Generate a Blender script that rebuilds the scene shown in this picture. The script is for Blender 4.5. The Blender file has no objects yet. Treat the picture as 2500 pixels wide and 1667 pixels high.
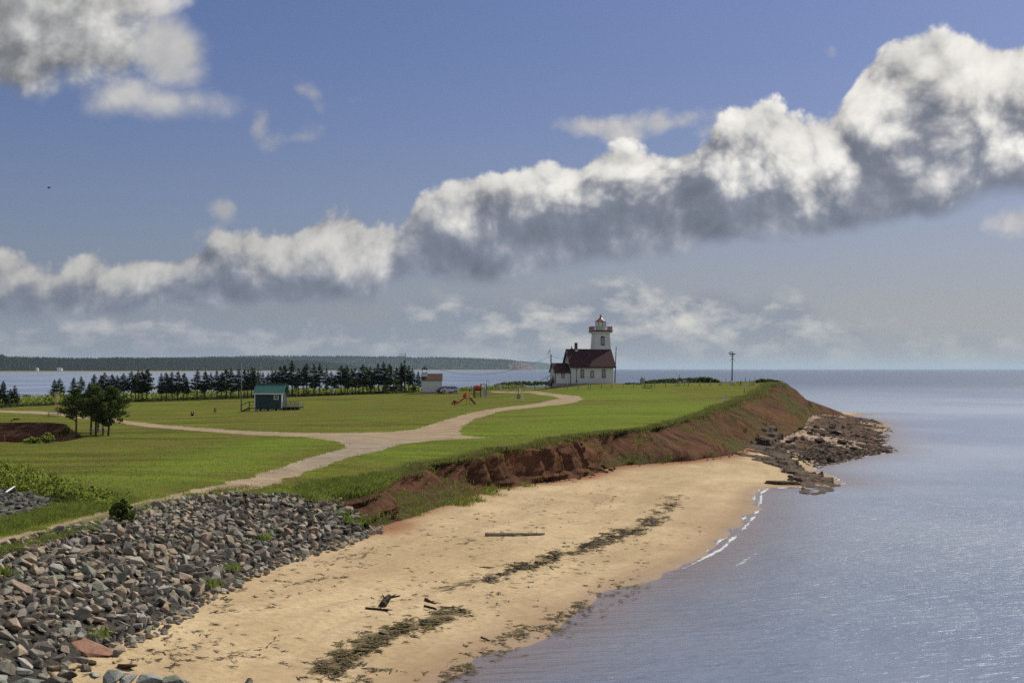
import bpy, bmesh, math, random
import numpy as np
from mathutils import Vector, Matrix, Euler

# ---------------------------------------------------------------- camera, sun, sky, exposure
SC = bpy.context.scene
COL = SC.collection
CAM_H = 12.0
F = 2500 * 50 / 36.0
U0, V0, VH = 1250.0, 833.5, 900.5
TH = math.atan((VH - V0) / F)
cd = bpy.data.cameras.new('camera')
cam = bpy.data.objects.new('camera', cd)
COL.objects.link(cam)
cam.location = (0, 0, CAM_H)
cam.rotation_euler = (math.pi / 2 + TH, 0, 0)
cd.lens = 50
cd.sensor_width = 36
cd.clip_start = 0.5
cd.clip_end = 90000
SC.camera = cam

SUN_AZ = math.radians(47)      # to the right of the view direction (+Y)
SUN_EL = math.radians(46)
sd = bpy.data.lights.new('sun', 'SUN')
sun = bpy.data.objects.new('sun', sd)
COL.objects.link(sun)
sd.energy = 3.9
sd.angle = math.radians(0.53)
sd.color = (1.0, 0.955, 0.88)
sdir = Vector((math.sin(SUN_AZ) * math.cos(SUN_EL), math.cos(SUN_AZ) * math.cos(SUN_EL), math.sin(SUN_EL)))
sun.rotation_euler = sdir.to_track_quat('Z', 'Y').to_euler()
sun.location = (60, 60, 80)

SC.view_settings.view_transform = 'Standard'
SC.view_settings.look = 'None'
SC.view_settings.gamma = 1
SC.view_settings.use_curve_mapping = False
SC.view_settings.exposure = 0.04
SC.render.engine = 'CYCLES'
cy = SC.cycles
cy.use_denoising = False
cy.max_bounces = 5
cy.diffuse_bounces = 2
cy.glossy_bounces = 2
cy.transmission_bounces = 3
cy.transparent_max_bounces = 6
cy.volume_bounces = 0
cy.sample_clamp_direct = 1.6
cy.sample_clamp_indirect = 2.0
cy.caustics_reflective = False
cy.caustics_refractive = False


# ---------------------------------------------------------------- node helper
class NT:
    """tiny expression builder on a node tree"""
    def __init__(self, tree):
        self.t = tree
        self.n = tree.nodes
        self.l = tree.links

    def new(self, ty, **kw):
        nd = self.n.new(ty)
        for k, v in kw.items():
            setattr(nd, k, v)
        return nd

    def put(self, sock, v):
        if isinstance(v, E):
            v = v.s
        if isinstance(v, bpy.types.NodeSocket):
            self.l.new(v, sock)
        elif isinstance(v, (tuple, list)) and sock.type == 'RGBA' and len(v) == 3:
            sock.default_value = (*v, 1)
        else:
            sock.default_value = v

    def math(self, op, a, b=0.0, c=0.0, clamp=False):
        nd = self.new('ShaderNodeMath', operation=op, use_clamp=clamp)
        self.put(nd.inputs[0], a)
        self.put(nd.inputs[1], b)
        if op in ('MULTIPLY_ADD', 'SMOOTH_MIN', 'SMOOTH_MAX', 'COMPARE', 'WRAP'):
            self.put(nd.inputs[2], c)
        return E(self, nd.outputs[0])

    def comb(self, x, y, z=0.0):
        nd = self.new('ShaderNodeCombineXYZ')
        for i, v in enumerate((x, y, z)):
            self.put(nd.inputs[i], v)
        return E(self, nd.outputs[0])

    def sep(self, v):
        nd = self.new('ShaderNodeSeparateXYZ')
        self.put(nd.inputs[0], v)
        return [E(self, o) for o in nd.outputs]

    def vec(self, op, a, b=(0, 0, 0), s=None):
        nd = self.new('ShaderNodeVectorMath', operation=op)
        self.put(nd.inputs[0], a)
        if op != 'SCALE':
            self.put(nd.inputs[1], b)
        else:
            self.put(nd.inputs[3], s)
        return E(self, nd.outputs[0])

    def noise(self, v, scale, detail=2.0, rough=0.5, out=0, dist=0.0, lac=2.0, dim='3D'):
        nd = self.new('ShaderNodeTexNoise', noise_dimensions=dim)
        self.put(nd.inputs['Vector'], v)
        nd.inputs['Scale'].default_value = scale
        nd.inputs['Detail'].default_value = detail
        nd.inputs['Roughness'].default_value = rough
        nd.inputs['Lacunarity'].default_value = lac
        nd.inputs['Distortion'].default_value = dist
        return E(self, nd.outputs[out])

    def voro(self, v, scale, detail=0.0, rough=0.5, feature='F1', out=0, rand=1.0, smooth=0.6, dim='3D'):
        nd = self.new('ShaderNodeTexVoronoi', feature=feature, voronoi_dimensions=dim)
        self.put(nd.inputs['Vector'], v)
        nd.inputs['Scale'].default_value = scale
        if 'Detail' in nd.inputs:
            nd.inputs['Detail'].default_value = detail
            nd.inputs['Roughness'].default_value = rough
        if feature == 'SMOOTH_F1':
            nd.inputs['Smoothness'].default_value = smooth
        nd.inputs['Randomness'].default_value = rand
        return E(self, nd.outputs[out])

    def ramp(self, x, lo, hi, a=0.0, b=1.0, smooth=True):
        nd = self.new('ShaderNodeMapRange', interpolation_type='SMOOTHSTEP' if smooth else 'LINEAR')
        self.put(nd.inputs[0], x)
        for i, v in enumerate((lo, hi, a, b)):
            self.put(nd.inputs[i + 1], v)
        return E(self, nd.outputs[0])

    def mix(self, fac, a, b, mode='MIX'):
        nd = self.new('ShaderNodeMix', data_type='RGBA', blend_type=mode)
        self.put(nd.inputs[0], fac)
        self.put(nd.inputs[6], a)
        self.put(nd.inputs[7], b)
        return E(self, nd.outputs[2])

    def curve(self, x, pts):
        nd = self.new('ShaderNodeFloatCurve')
        self.put(nd.inputs[1], x)
        c = nd.mapping.curves[0]
        nd.mapping.use_clip = False
        for i, (px, py) in enumerate(pts):
            if i < 2:
                p = c.points[i]
                p.location = (px, py)
            else:
                p = c.points.new(px, py)
        for p in c.points:
            p.handle_type = 'VECTOR'
        nd.mapping.update()
        return E(self, nd.outputs[0])


class E:
    def __init__(self, nt, s):
        self.nt, self.s = nt, s

    def __add__(self, o): return self.nt.math('ADD', self, o)
    __radd__ = __add__
    def __sub__(self, o): return self.nt.math('SUBTRACT', self, o)
    def __rsub__(self, o): return self.nt.math('SUBTRACT', o, self)
    def __mul__(self, o): return self.nt.math('MULTIPLY', self, o)
    __rmul__ = __mul__
    def __truediv__(self, o): return self.nt.math('DIVIDE', self, o)
    def mx(self, o): return self.nt.math('MAXIMUM', self, o)
    def mn(self, o): return self.nt.math('MINIMUM', self, o)
    def pw(self, o): return self.nt.math('POWER', self, o)


# ---------------------------------------------------------------- world
def build_world():
    w = bpy.data.worlds.new('World')
    SC.world = w
    w.use_nodes = True
    t = w.node_tree
    t.nodes.clear()
    N = NT(t)
    out = N.new('ShaderNodeOutputWorld')
    bg = N.new('ShaderNodeBackground')
    N.l.new(bg.outputs[0], out.inputs[0])
    sky = N.new('ShaderNodeTexSky', sky_type='NISHITA')
    sky.sun_disc = False
    sky.sun_elevation = SUN_EL
    sky.sun_rotation = SUN_AZ
    sky.altitude = 0
    sky.air_density = 1.0
    sky.dust_density = 1.6
    sky.ozone_density = 2.2
    tc = N.new('ShaderNodeTexCoord')
    D = E(N, tc.outputs['Generated'])
    dx, dy, dz = N.sep(D)
    az = N.math('ARCTAN2', dx, dy)
    el = N.math('ARCSINE', dz)
    PX = 1.0 / F

    def U(u): return math.atan((u - U0) / F)
    def V(u, v): return math.atan((VH - v) / math.hypot(F, u - U0))

    P = N.comb(az, el, 0)
    warp = N.noise(P, 9, 3, 0.5, out=1)
    warp = N.vec('SUBTRACT', warp, (.5, .5, .5))
    Pw = N.vec('ADD', P, N.vec('SCALE', warp, s=0.035))

    def puff(Pv, det=4, nd=8):
        """cauliflower texture, 0..1"""
        v = N.voro(Pv, 19, det, 0.55, feature='SMOOTH_F1', smooth=0.35, dim='2D')
        n = N.noise(Pv, 20, nd, 0.6)
        return (0.95 - v * 1.15) * 0.5 + n * 0.62 - 0.05
    p0 = puff(Pw)
    p1 = puff(N.vec('ADD', Pw, (0.006, 0.012, 0)), 3, 5)
    relief = p0 - p1                                   # >0 : thinner toward the sun
    big0 = N.noise(Pw, 11, 3, 0.5)

    lo, hi = -0.55, 0.55
    xn = (az - lo) * (1 / (hi - lo))
    def pts(lst, sc=0.3):
        return [((U(u) - lo) / (hi - lo), V(u, v) / sc) for u, v in lst]
    TOPP = pts([(-700, 700), (-200, 640), (0, 622), (30, 634), (64, 636), (100, 655), (165, 630), (213, 628), (255, 662), (330, 632), (404, 636),
        (440, 626), (478, 590), (520, 566), (560, 560), (610, 568), (659, 586), (700, 570), (744, 552), (800, 530), (850, 524), (905, 556), (957, 546), (985, 560),
        (1004, 510), (1034, 472), (1063, 462), (1110, 446), (1148, 446), (1190, 462), (1233, 452), (1290, 420), (1329, 397), (1390, 398), (1440, 400), (1488, 385), (1560, 372), (1620, 366), (1690, 345),
        (1740, 310), (1790, 276), (1860, 266), (1950, 268), (2020, 266), (2060, 250), (2090, 200), (2110, 150), (2140, 112), (2190, 92), (2240, 96), (2285, 88), (2340, 108), (2420, 112), (2500, 110), (2900, 150), (3300, 400)])
    BASEP = pts([(-700, 770), (0, 770), (200, 770), (404, 748), (440, 745), (478, 749), (638, 752), (790, 745), (903, 733), (985, 705), (1010, 691), (1148, 688), (1250, 678), (1382, 657),
        (1594, 625), (1807, 592), (2020, 569), (2180, 552), (2260, 538), (2339, 505), (2500, 470), (2900, 480), (3300, 420)])

    fr = 46 * PX
    wob = (N.noise(P, 13, 4, 0.55) - 0.5) * 0.030

    def bank(Pv, Wv, det, nd):
        """optical density of the big cloud bank at a direction"""
        a_, e_, _z = N.sep(N.vec('ADD', Pv, N.vec('SCALE', Wv, s=0.55)))
        x_ = (a_ - lo) * (1 / (hi - lo))
        tp = N.curve(x_, TOPP) * 0.3
        bs = N.curve(x_, BASEP) * 0.3 + wob
        dt_ = tp - e_
        db_ = e_ - bs
        h_ = db_ / (tp - bs).mx(0.005)
        S_ = N.math('SMOOTH_MIN', dt_ / fr + 0.95, db_ * (1 / (24 * PX)) + 0.9, 1.1)
        pf = puff(N.vec('ADD', Pv, Wv), det, nd)
        am = N.ramp(h_, 0.0, 0.35, 1.1, 2.5)
        return S_, (pf - 0.5) * am, h_, dt_
    Wv = N.vec('SCALE', warp, s=0.035)
    S, nA_, h, dt = bank(P, Wv, 4, 8)
    aA = N.ramp(S + nA_, -0.10, N.ramp(h, 0.0, 0.4, 1.7, 0.52))
    tau = None
    for k_, (st_, wt) in enumerate(((0.0065, 0.62), (0.017, 0.75), (0.036, 0.72))):
        S_, n_, _h, _d = bank(N.vec('ADD', P, (0.42 * st_, 0.9 * st_, 0)), Wv, (3, 2, 1)[k_], (5, 4, 3)[k_])
        d_ = N.math('MINIMUM', S_, 1.5) + n_ * 1.25
        d_ = N.ramp(d_, -0.25, 2.3, 0.0, 2.1, smooth=False)
        tau = d_ * wt if tau is None else tau + d_ * wt
    lit0 = N.math('EXPONENT', tau * N.ramp(az, 0.0, 0.28, -0.62, -0.50))
    med = N.noise(Pw, 24, 3, 0.5)
    hl = h + (big0 - 0.5) * 1.0 + (p0 - 0.5) * 0.95 + (lit0 - 0.42) * 0.42 + (med - 0.5) * 0.5
    thr = N.ramp(az, -0.13, -0.06, -0.06, 0.16) + N.ramp(az, 0.10, 0.24, 0.0, -0.26)
    litA = N.ramp(hl, thr, thr + N.ramp(az, -0.13, 0.0, 0.90, 0.66), smooth=False)
    litA = litA + relief * N.ramp(h, 0.0, 0.5, 0.5, 1.1)
    litA = N.ramp(litA, -0.14, 1.10)
    tone = N.math('MULTIPLY', 0.98 + relief * 0.55 + (p0 - .5) * 0.2 + (big0 - .5) * 0.35, 1.0)

    # ---- blobs: (u, v, ru, rv, weight, rotation deg)
    def blobs(lst, wamp=3.0, fr_=0.9):
        acc = None
        for (u, v, ru, rv, rot) in lst:
            cx, cyy = U(u), V(u, v)
            c, s = math.cos(math.radians(rot)), math.sin(math.radians(rot))
            a_ = az - cx
            b_ = el - cyy
            x = (a_ * c + b_ * s) * (F / ru)
            y = (b_ * c - a_ * s) * (F / rv)
            r = N.math('SQRT', x * x + y * y)
            q = 1.0 - r
            q = q * (min(ru, rv) / 34.0) + 0.35
            acc = q if acc is None else N.math('SMOOTH_MAX', acc, q, 0.25)
        return acc
    B = blobs([(70, 50, 290, 150, 0), (260, -10, 210, 95, 12), (0, 160, 230, 70, -3), (265, 130, 90, 75, 0), (-150, 80, 200, 170, 0)])
    B2 = blobs([(415, 130, 92, 85, -25), (300, 225, 75, 38, 15), (400, 245, 125, 34, -3), (470, 247, 60, 28, 0)])
    C = blobs([(758, 225, 34, 22, -30), (848, 241, 17, 9, 0), (698, 340, 42, 15, 10), (630, 312, 12, 22, -15),
               (545, 520, 38, 34, 20), (515, 560, 60, 18, 25), (965, 540, 26, 10, 0), (2480, 535, 65, 30, 8), (2035, 130, 12, 8, 0),
               (1440, 305, 120, 30, -2), (1620, 300, 140, 36, 3), (1745, 320, 80, 30, 0)])
    sB = B + (p0 - 0.5) * 2.4
    aB = N.ramp(sB, -0.5, 1.2)
    sB2 = B2 + 0.35 + (p0 - 0.5) * 1.6
    aB2 = N.ramp(sB2, -0.4, 1.5) * 0.95
    sC = C + (p0 - 0.50) * 2.1 + 0.26
    aC = N.ramp(sC, -0.25, 0.9) * 0.88
    # B darkness toward lower left
    bx = (az - U(0)) * F
    by = (el - V(0, 175)) * F
    dB = N.ramp(bx - by * 0.2 + (big0 - 0.5) * 420 + (p0 - .5) * 260, -260, 430) * 0.95
    dBt = N.ramp(by + (big0 - .5) * 80, 60, 200) * 0.35
    litB = N.math('MULTIPLY', dB + dBt + relief * 0.9, 1, clamp=True)

    # ---- distant low layer
    topC = N.curve(xn, pts([(-700, 770), (0, 740), (300, 740), (480, 735), (900, 735), (1010, 700), (1200, 690), (1290, 700), (1400, 690), (1440, 672), (1500, 658), (1560, 665), (1590, 690), (1690, 682), (1850, 684), (1960, 700), (2050, 760),
        (2150, 775), (2300, 778), (2380, 775), (2500, 790), (3300, 800)])) * 0.3
    Pl = N.comb(az * 1.0, el * 1.9, 3.3)
    nl = N.noise(N.vec('ADD', Pl, N.vec('SCALE', warp, s=0.03)), 24, 9, 0.57)
    nl2 = N.noise(N.vec('ADD', Pl, (0.004, 0.02, 0)), 24, 9, 0.57)
    pd = puff(N.vec('ADD', P, (3.1, 1.7, 0)))
    sL = (topC - el) * (1 / (26 * PX)) + (nl - 0.5) * 2.6 + (pd - 0.5) * 2.2
    aL = N.ramp(sL, -0.3, 1.8) * N.ramp(el, 0.0, 0.035, 0.25, 1.0) * N.ramp(az, 0.12, 0.30, 0.95, 0.55)
    litL = N.math('MULTIPLY', 0.52 + (nl - nl2) * 2.0 + (nl - 0.5) * 1.8 + (pd - .5) * 1.3, 1, clamp=True)

    # ---- the rest of the sky goes on with scattered fair-weather cumulus
    ex = N.math('ABSOLUTE', az)
    outf = N.ramp(ex, 0.45, 0.60).mx(N.ramp(el, 0.25, 0.36))
    Pg = N.comb(az * 1.0, el * 1.5, 7.0)
    ng = N.noise(N.vec('ADD', Pg, N.vec('SCALE', warp, s=0.1)), 3.2, 8, 0.55)
    aG = N.ramp(ng, 0.42, 0.58) * outf * N.ramp(el, 0.02, 0.1) * N.ramp(el, 0.9, 1.2, 1.0, 0.0) * 0.85

    # ---- colours (radiance at strength 0.1 scale)
    blue = E(N, sky.outputs[0])
    blue = N.mix(1.0, blue, (0.425, 0.450, 0.640), 'MULTIPLY')
    # milky layer of haze close to the horizon
    hz = N.ramp(el, 0.0, 0.23, 1.0, 0.0, smooth=False)
    hz = hz * hz * N.ramp(az, -0.35, 0.35, 0.70, 0.86)
    milk = N.mix(N.ramp(az, -0.35, 0.35), (2.9, 3.3, 3.85), (4.0, 4.2, 4.3))
    blue = N.mix(hz, blue, milk)
    litc = (8.0, 7.75, 7.3)
    shac = N.mix(N.ramp(el, 0.06, 0.2), (2.15, 2.42, 3.1), (2.35, 2.55, 3.15))
    cA = N.mix(litA, shac, N.mix(N.ramp(az, -0.2, 0.1), (5.2, 5.1, 4.9), litc))
    cA = N.vec('SCALE', cA, s=tone)
    cB = N.mix(litB, (2.3, 2.4, 2.55), (6.4, 6.3, 6.15))
    cB = N.vec('SCALE', cB, s=0.97 + relief * 0.45 + (p0 - .5) * 0.3)
    cC = N.mix(N.math('MULTIPLY', 0.6 + relief * 1.5, 1, clamp=True), (3.3, 3.5, 4.0), N.mix(N.ramp(az, -0.1, 0.1), (4.2, 4.15, 4.2), (6.0, 5.8, 5.6)))
    cL = N.mix(litL, (2.5, 2.8, 3.4), N.mix(N.ramp(az, -0.3, 0.1), (5.4, 5.3, 5.2), (6.8, 6.6, 6.1)))
    col = N.mix(aL, blue, cL)
    col = N.mix(aC, col, cC)
    col = N.mix(aA, col, cA)
    col = N.mix(aB, col, cB)
    col = N.mix(aB2, col, N.mix(0.75, cB, (5.0, 4.95, 4.9)))
    sdv = N.new('ShaderNodeVectorMath', operation='DOT_PRODUCT')
    N.put(sdv.inputs[0], D)
    sdv.inputs[1].default_value = tuple(sdir)
    cs = E(N, sdv.outputs['Value'])
    glow = N.ramp(cs, 0.77, 0.99, smooth=False)
    glow = glow * glow
    col = N.mix(aG, col, N.mix(glow, (5.2, 5.2, 5.2), (9.5, 9.3, 8.9)))
    col = N.mix(glow * 0.75, col, (9.0, 8.9, 8.6))
    # below the horizon: the sea's distance, same tone as the haze
    col = N.mix(N.ramp(dz, -0.02, 0.0, 1.0, 0.0), col, (2.0, 2.3, 2.8))
    N.put(bg.inputs[0], col)
    bg.inputs[1].default_value = 0.1
    w.cycles.sampling_method = 'MANUAL'
    w.cycles.sample_map_resolution = 512


build_world()
# ---------------------------------------------------------------- geometry maths
rng = np.random.default_rng(7)
random.seed(7)


def P2(u, v, z):
    """ground point seen at picture pixel (u, v) at height z (used once, to survey the place)"""
    x = u - U0
    yu = V0 - v
    fw = F * math.cos(TH) - yu * math.sin(TH)
    up = yu * math.cos(TH) + F * math.sin(TH)
    t = (z - CAM_H) / up
    return (x * t, fw * t)


def surveyed(lst):
    return np.array([(*P2(u, v, z), z) for u, v, z in lst])


class TPS:
    def __init__(self, pts, lam=0.0):
        X = pts[:, :2] / 100.0
        n = len(X)
        d = np.linalg.norm(X[:, None] - X[None], axis=2)
        K = self.k(d) + lam * np.eye(n)
        Pm = np.hstack([np.ones((n, 1)), X])
        A = np.zeros((n + 3, n + 3))
        A[:n, :n] = K
        A[:n, n:] = Pm
        A[n:, :n] = Pm.T
        b = np.concatenate([pts[:, 2], np.zeros(3)])
        self.w = np.linalg.solve(A, b)
        self.X = X

    @staticmethod
    def k(d):
        return np.where(d > 1e-9, d * d * np.log(np.maximum(d, 1e-9)), 0)

    def __call__(self, x, y):
        x = np.asarray(x, float) / 100
        y = np.asarray(y, float) / 100
        n = len(self.X)
        out = self.w[n] + self.w[n + 1] * x + self.w[n + 2] * y
        for i in range(n):
            r2 = (x - self.X[i, 0]) ** 2 + (y - self.X[i, 1]) ** 2
            out = out + self.w[i] * 0.5 * r2 * np.log(np.maximum(r2, 1e-18))
        return out


def hash2(ix, iy, seed):
    h = (ix.astype(np.int64) * 374761393 + iy.astype(np.int64) * 668265263 + seed * 1442695041) & 0xFFFFFFFF
    h = ((h ^ (h >> 13)) * 1274126177) & 0xFFFFFFFF
    return ((h ^ (h >> 16)) & 0xFFFF) / 65535.0


def vnoise(x, y, seed=0):
    x = np.asarray(x, float)
    y = np.asarray(y, float)
    ix = np.floor(x).astype(np.int64)
    iy = np.floor(y).astype(np.int64)
    fx = x - ix
    fy = y - iy
    fx = fx * fx * (3 - 2 * fx)
    fy = fy * fy * (3 - 2 * fy)
    a = hash2(ix, iy, seed)
    b = hash2(ix + 1, iy, seed)
    c = hash2(ix, iy + 1, seed)
    d = hash2(ix + 1, iy + 1, seed)
    return (a * (1 - fx) + b * fx) * (1 - fy) + (c * (1 - fx) + d * fx) * fy


def fbm(x, y, oct=4, seed=0, rough=0.5):
    o = 0
    a = 1
    s = 0
    for i in range(oct):
        o = o + a * vnoise(x * 2 ** i + 13.7 * i, y * 2 ** i + 7.1 * i, seed + i)
        s += a
        a *= rough
    return o / s


def seg_dist(px, py, poly, closed=False):
    """distance to polyline, and running length of the nearest point"""
    pts = np.array(poly)[:, :2]
    if closed:
        pts = np.vstack([pts, pts[:1]])
    best = np.full(px.shape, 1e9)
    arc = np.zeros(px.shape)
    L = 0
    for (ax, ay), (bx, by) in zip(pts[:-1], pts[1:]):
        dx, dy = bx - ax, by - ay
        l2 = dx * dx + dy * dy + 1e-12
        t = np.clip(((px - ax) * dx + (py - ay) * dy) / l2, 0, 1)
        d = np.hypot(px - ax - t * dx, py - ay - t * dy)
        m = d < best
        best = np.where(m, d, best)
        arc = np.where(m, L + t * math.sqrt(l2), arc)
        L += math.sqrt(l2)
    return best, arc


def inside(px, py, poly):
    pts = np.array(poly)[:, :2]
    r = np.zeros(px.shape, bool)
    j = len(pts) - 1
    for i in range(len(pts)):
        xi, yi = pts[i]
        xj, yj = pts[j]
        c = ((yi > py) != (yj > py)) & (px < (xj - xi) * (py - yi) / ((yj - yi) + 1e-15) + xi)
        r ^= c
        j = i
    return r


def resample(poly, step):
    pts = np.array(poly, float)
    d = np.r_[0, np.cumsum(np.linalg.norm(np.diff(pts[:, :2], axis=0), axis=1))]
    n = max(2, int(d[-1] / step))
    s = np.linspace(0, d[-1], n)
    return np.stack([np.interp(s, d, pts[:, k]) for k in range(pts.shape[1])], 1)


def smooth_line(p, k=3, it=2):
    p = p.copy()
    for _ in range(it):
        q = p.copy()
        q[1:-1] = (p[:-2] + p[1:-1] * 2 + p[2:]) / 4
        p = q
    return p


# ---------------------------------------------------------------- survey of the place
plateau_pts = surveyed([
    (0, 1310, 4.9), (0, 1150, 4.5), (200, 1262, 4.8), (600, 1176, 4.6), (300, 1100, 4.5), (800, 1105, 4.6),
    (900, 1070, 4.8), (700, 1142, 4.5), (1000, 1120, 4.6), (1150, 1110, 4.6), (1250, 1085, 4.8), (1150, 1020, 5.3), (1400, 1000, 5.9),
    (650, 1003, 5.3), (1110, 985, 5.5), (1090, 957, 6.3), (1030, 957, 6.2), (1200, 968, 5.9), (1400, 975, 6.4),
    (1300, 957, 7.0), (1650, 955, 7.25), (1788, 937, 8.4), (1700, 975, 6.4), (1430, 938, 8.6), (1500, 937, 8.7), (1600, 940, 8.4),
    (40, 993, 4.3), (395, 977, 4.7), (700, 967, 5.4), (1000, 958, 6.0), (0, 1030, 4.4), (300, 1040, 4.5), (450, 1010, 4.8),
    (50, 1090, 4.4), (160, 1085, 4.4), (250, 1065, 4.4),
    (1444, 1060, 4.9), (1556, 1050, 4.95), (1672, 1022, 5.5), (1750, 999, 6.0), (1801, 980, 6.5), (1852, 965, 7.1),
    (1873, 944, 8.1), (1905, 931, 8.9), (1860, 931, 8.9), (960, 1158, 4.1), (880, 1200, 3.7), (800, 1230, 3.2), (850, 1221, 3.25), (748, 1210, 3.95), (1050, 1130, 4.3),
])
plateau_pts = np.vstack([plateau_pts, [[-130, 380, 4.4], [-40, 420, 5.6], [20, 400, 7.5], [60, 390, 8.2], [-60, 60, 4.5], [-120, 240, 4.2], [-70, 110, 4.3]]])
zp_fn = TPS(plateau_pts, 0.0008)

top_line = surveyed([(-700, 1560, 4.9), (-300, 1430, 4.9), (0, 1335, 4.9), (130, 1300, 4.9), (250, 1272, 4.9), (350, 1236, 4.9), (450, 1209, 4.9), (530, 1194, 4.9), (600, 1188, 4.9), (660, 1188, 4.9), (700, 1195, 4.5), (745, 1212, 3.9),
    (800, 1232, 3.2), (850, 1222, 3.2), (890, 1192, 3.9), (950, 1164, 4.05), (1050, 1130, 4.35), (1130, 1118, 4.5), (1200, 1106, 4.5), (1262, 1098, 4.6), (1330, 1088, 4.6), (1380, 1068, 4.85), (1444, 1061, 4.85),
    (1500, 1054, 4.85), (1556, 1050, 4.9), (1620, 1034, 5.3), (1672, 1022, 5.5), (1710, 1012, 5.75), (1750, 999, 6.0), (1775, 986, 6.35), (1801, 980, 6.5), (1822, 970, 6.8), (1852, 965, 7.0), (1862, 954, 7.6), (1873, 944, 8.1), (1890, 936, 8.6), (1905, 931, 8.9)])
base_line = surveyed([(-700, 1990, 1.8), (-250, 1780, 1.8), (60, 1660, 1.8), (150, 1625, 1.75), (300, 1560, 1.7), (420, 1500, 1.6), (500, 1450, 1.6), (600, 1400, 1.6), (680, 1368, 1.6), (750, 1345, 1.6), (850, 1312, 1.7), (905, 1288, 1.85),
    (940, 1278, 1.9), (1000, 1262, 1.9), (1100, 1225, 1.8), (1200, 1195, 1.6), (1330, 1175, 1.5), (1420, 1165, 1.4), (1463, 1150, 1.4), (1480, 1143, 1.4), (1536, 1135, 1.4), (1620, 1129, 1.45), (1696, 1123, 1.5),
    (1774, 1111, 1.5), (1825, 1090, 1.5), (1870, 1075, 1.5), (1910, 1067, 1.5), (1961, 1043, 1.5), (1975, 1016, 1.5), (1998, 1010, 1.1)])
# far side of the headland, the seaward edge behind the trees and the harbour side, with the small cove
back_top = np.array([[64, 352, 8.8], [50, 372, 8.4], [20, 385, 7.8], [-20, 400, 6.6], [-60, 402, 5.6], [-110, 372, 4.6], [-160, 330, 4.3], [-170, 250, 4.2], [-122, 212, 4.2],
                     [-84, 203, 4.3], [-66, 199.5, 4.4], [-60.5, 193, 4.4], [-55, 178, 4.4], [-48, 160, 4.4], [-47.5, 151, 4.4], [-53, 148.5, 4.4], [-66, 147, 4.3], [-90, 146, 4.2], [-105, 120, 4.3], [-80, 85, 4.4], [-60, 62, 4.6]])
back_base = np.array([[86, 360, 0.6], [66, 392, 0.5], [26, 404, 0.4], [-20, 419, 0.4], [-62, 422, 0.3], [-116, 388, 0.3], [-172, 336, 0.3], [-182, 240, 0.3], [-128, 202, 1.6],
                      [-84, 201.6, 2.2], [-67, 197.6, 2.3], [-62.3, 191.8, 2.3], [-57.2, 178, 2.1], [-50.4, 161, 2.0], [-50, 153, 2.0], [-54, 150.5, 1.9], [-67, 149.5, 1.8], [-92, 149, 1.2], [-114, 120, .5], [-88, 82, .5], [-70, 58, .8]])
water_line = surveyed([(900, 1800, 0), (1010, 1705, 0), (1075, 1664, 0), (1200, 1600, 0), (1265, 1565, 0), (1330, 1542, 0), (1450, 1478, 0), (1500, 1447, 0), (1560, 1420, 0), (1650, 1388, 0), (1750, 1338, 0), (1795, 1298, 0), (1830, 1262, 0), (1842, 1240, 0), (1848, 1218, 0), (1850, 1202, 0), (1868, 1192, 0),
    (1937, 1190, 0), (2010, 1186, 0), (2053, 1180, 0), (2035, 1166, 0), (1992, 1150, 0), (1982, 1142, 0), (2030, 1130, 0), (2077, 1121, 0), (2120, 1112, 0), (2158, 1104, 0), (2150, 1080, 0), (2148, 1060, 0), (2158, 1036, 0), (2120, 1024, 0), (2080, 1016, 0)])
water_line = np.vstack([water_line, [[96, 385, 0], [76, 402, 0], [28, 414, 0]]])

lower_pts = [tuple(p) for p in base_line] + [tuple(p) for p in water_line]
wl = resample(water_line[:, :2], 14)
for i in range(1, len(wl) - 1):
    t = wl[i + 1] - wl[i - 1]
    n = np.array([t[1], -t[0]]) / (np.linalg.norm(t) + 1e-9)
    for k, z in ((14, -1.0), (50, -3.5)):
        lower_pts.append((wl[i][0] + n[0] * k, wl[i][1] + n[1] * k, z))
lower_pts += [(-10, 34, 0.6), (-40, 34, 1.5), (20, 20, -3), (150, 60, -6), (200, 200, -6), (180, 380, -6), (60, 460, -4)]
lower_pts = np.array(lower_pts)
# thin out near-duplicates
keep = []
for i, p in enumerate(lower_pts):
    if all(np.hypot(*(lower_pts[j][:2] - p[:2])) > 2.5 for j in keep):
        keep.append(i)
zb_fn = TPS(lower_pts[keep], 0.002)

top_s = smooth_line(resample(top_line, 1.0), it=3)
top_poly = np.vstack([top_s, back_top])
base_poly = np.vstack([resample(base_line, 1.0), back_base])
whole_back_z = 0.4


def zp(x, y):
    z = zp_fn(x, y)
    return z + (fbm(np.asarray(x) / 22, np.asarray(y) / 22, 3, 5) - .5) * 0.35


def zb(x, y):
    z = zb_fn(x, y)
    x = np.asarray(x, float)
    y = np.asarray(y, float)
    z = z + (fbm(x / 5, y / 5, 3, 15) - .5) * 0.16
    cus = vnoise(x / 2.3 + y / 9, y / 6 - x / 9, 17)
    return z + (cus - .5) * 0.05


def march(u, v, fn, d0=35, d1=480, n=1400):
    x = u - U0
    yu = V0 - v
    fw = F * math.cos(TH) - yu * math.sin(TH)
    up = yu * math.cos(TH) + F * math.sin(TH)
    D = np.geomspace(d0, d1, n)
    X = x / fw * D
    Z = CAM_H + up / fw * D
    G = fn(X, D)
    m = np.where(Z < G)[0]
    i = m[0] if len(m) else n - 1
    return float(X[i]), float(D[i]), float(G[i])


def on_lawn(u, v):
    return march(u, v, zp)


def on_beach(u, v):
    return march(u, v, zb)


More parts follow.
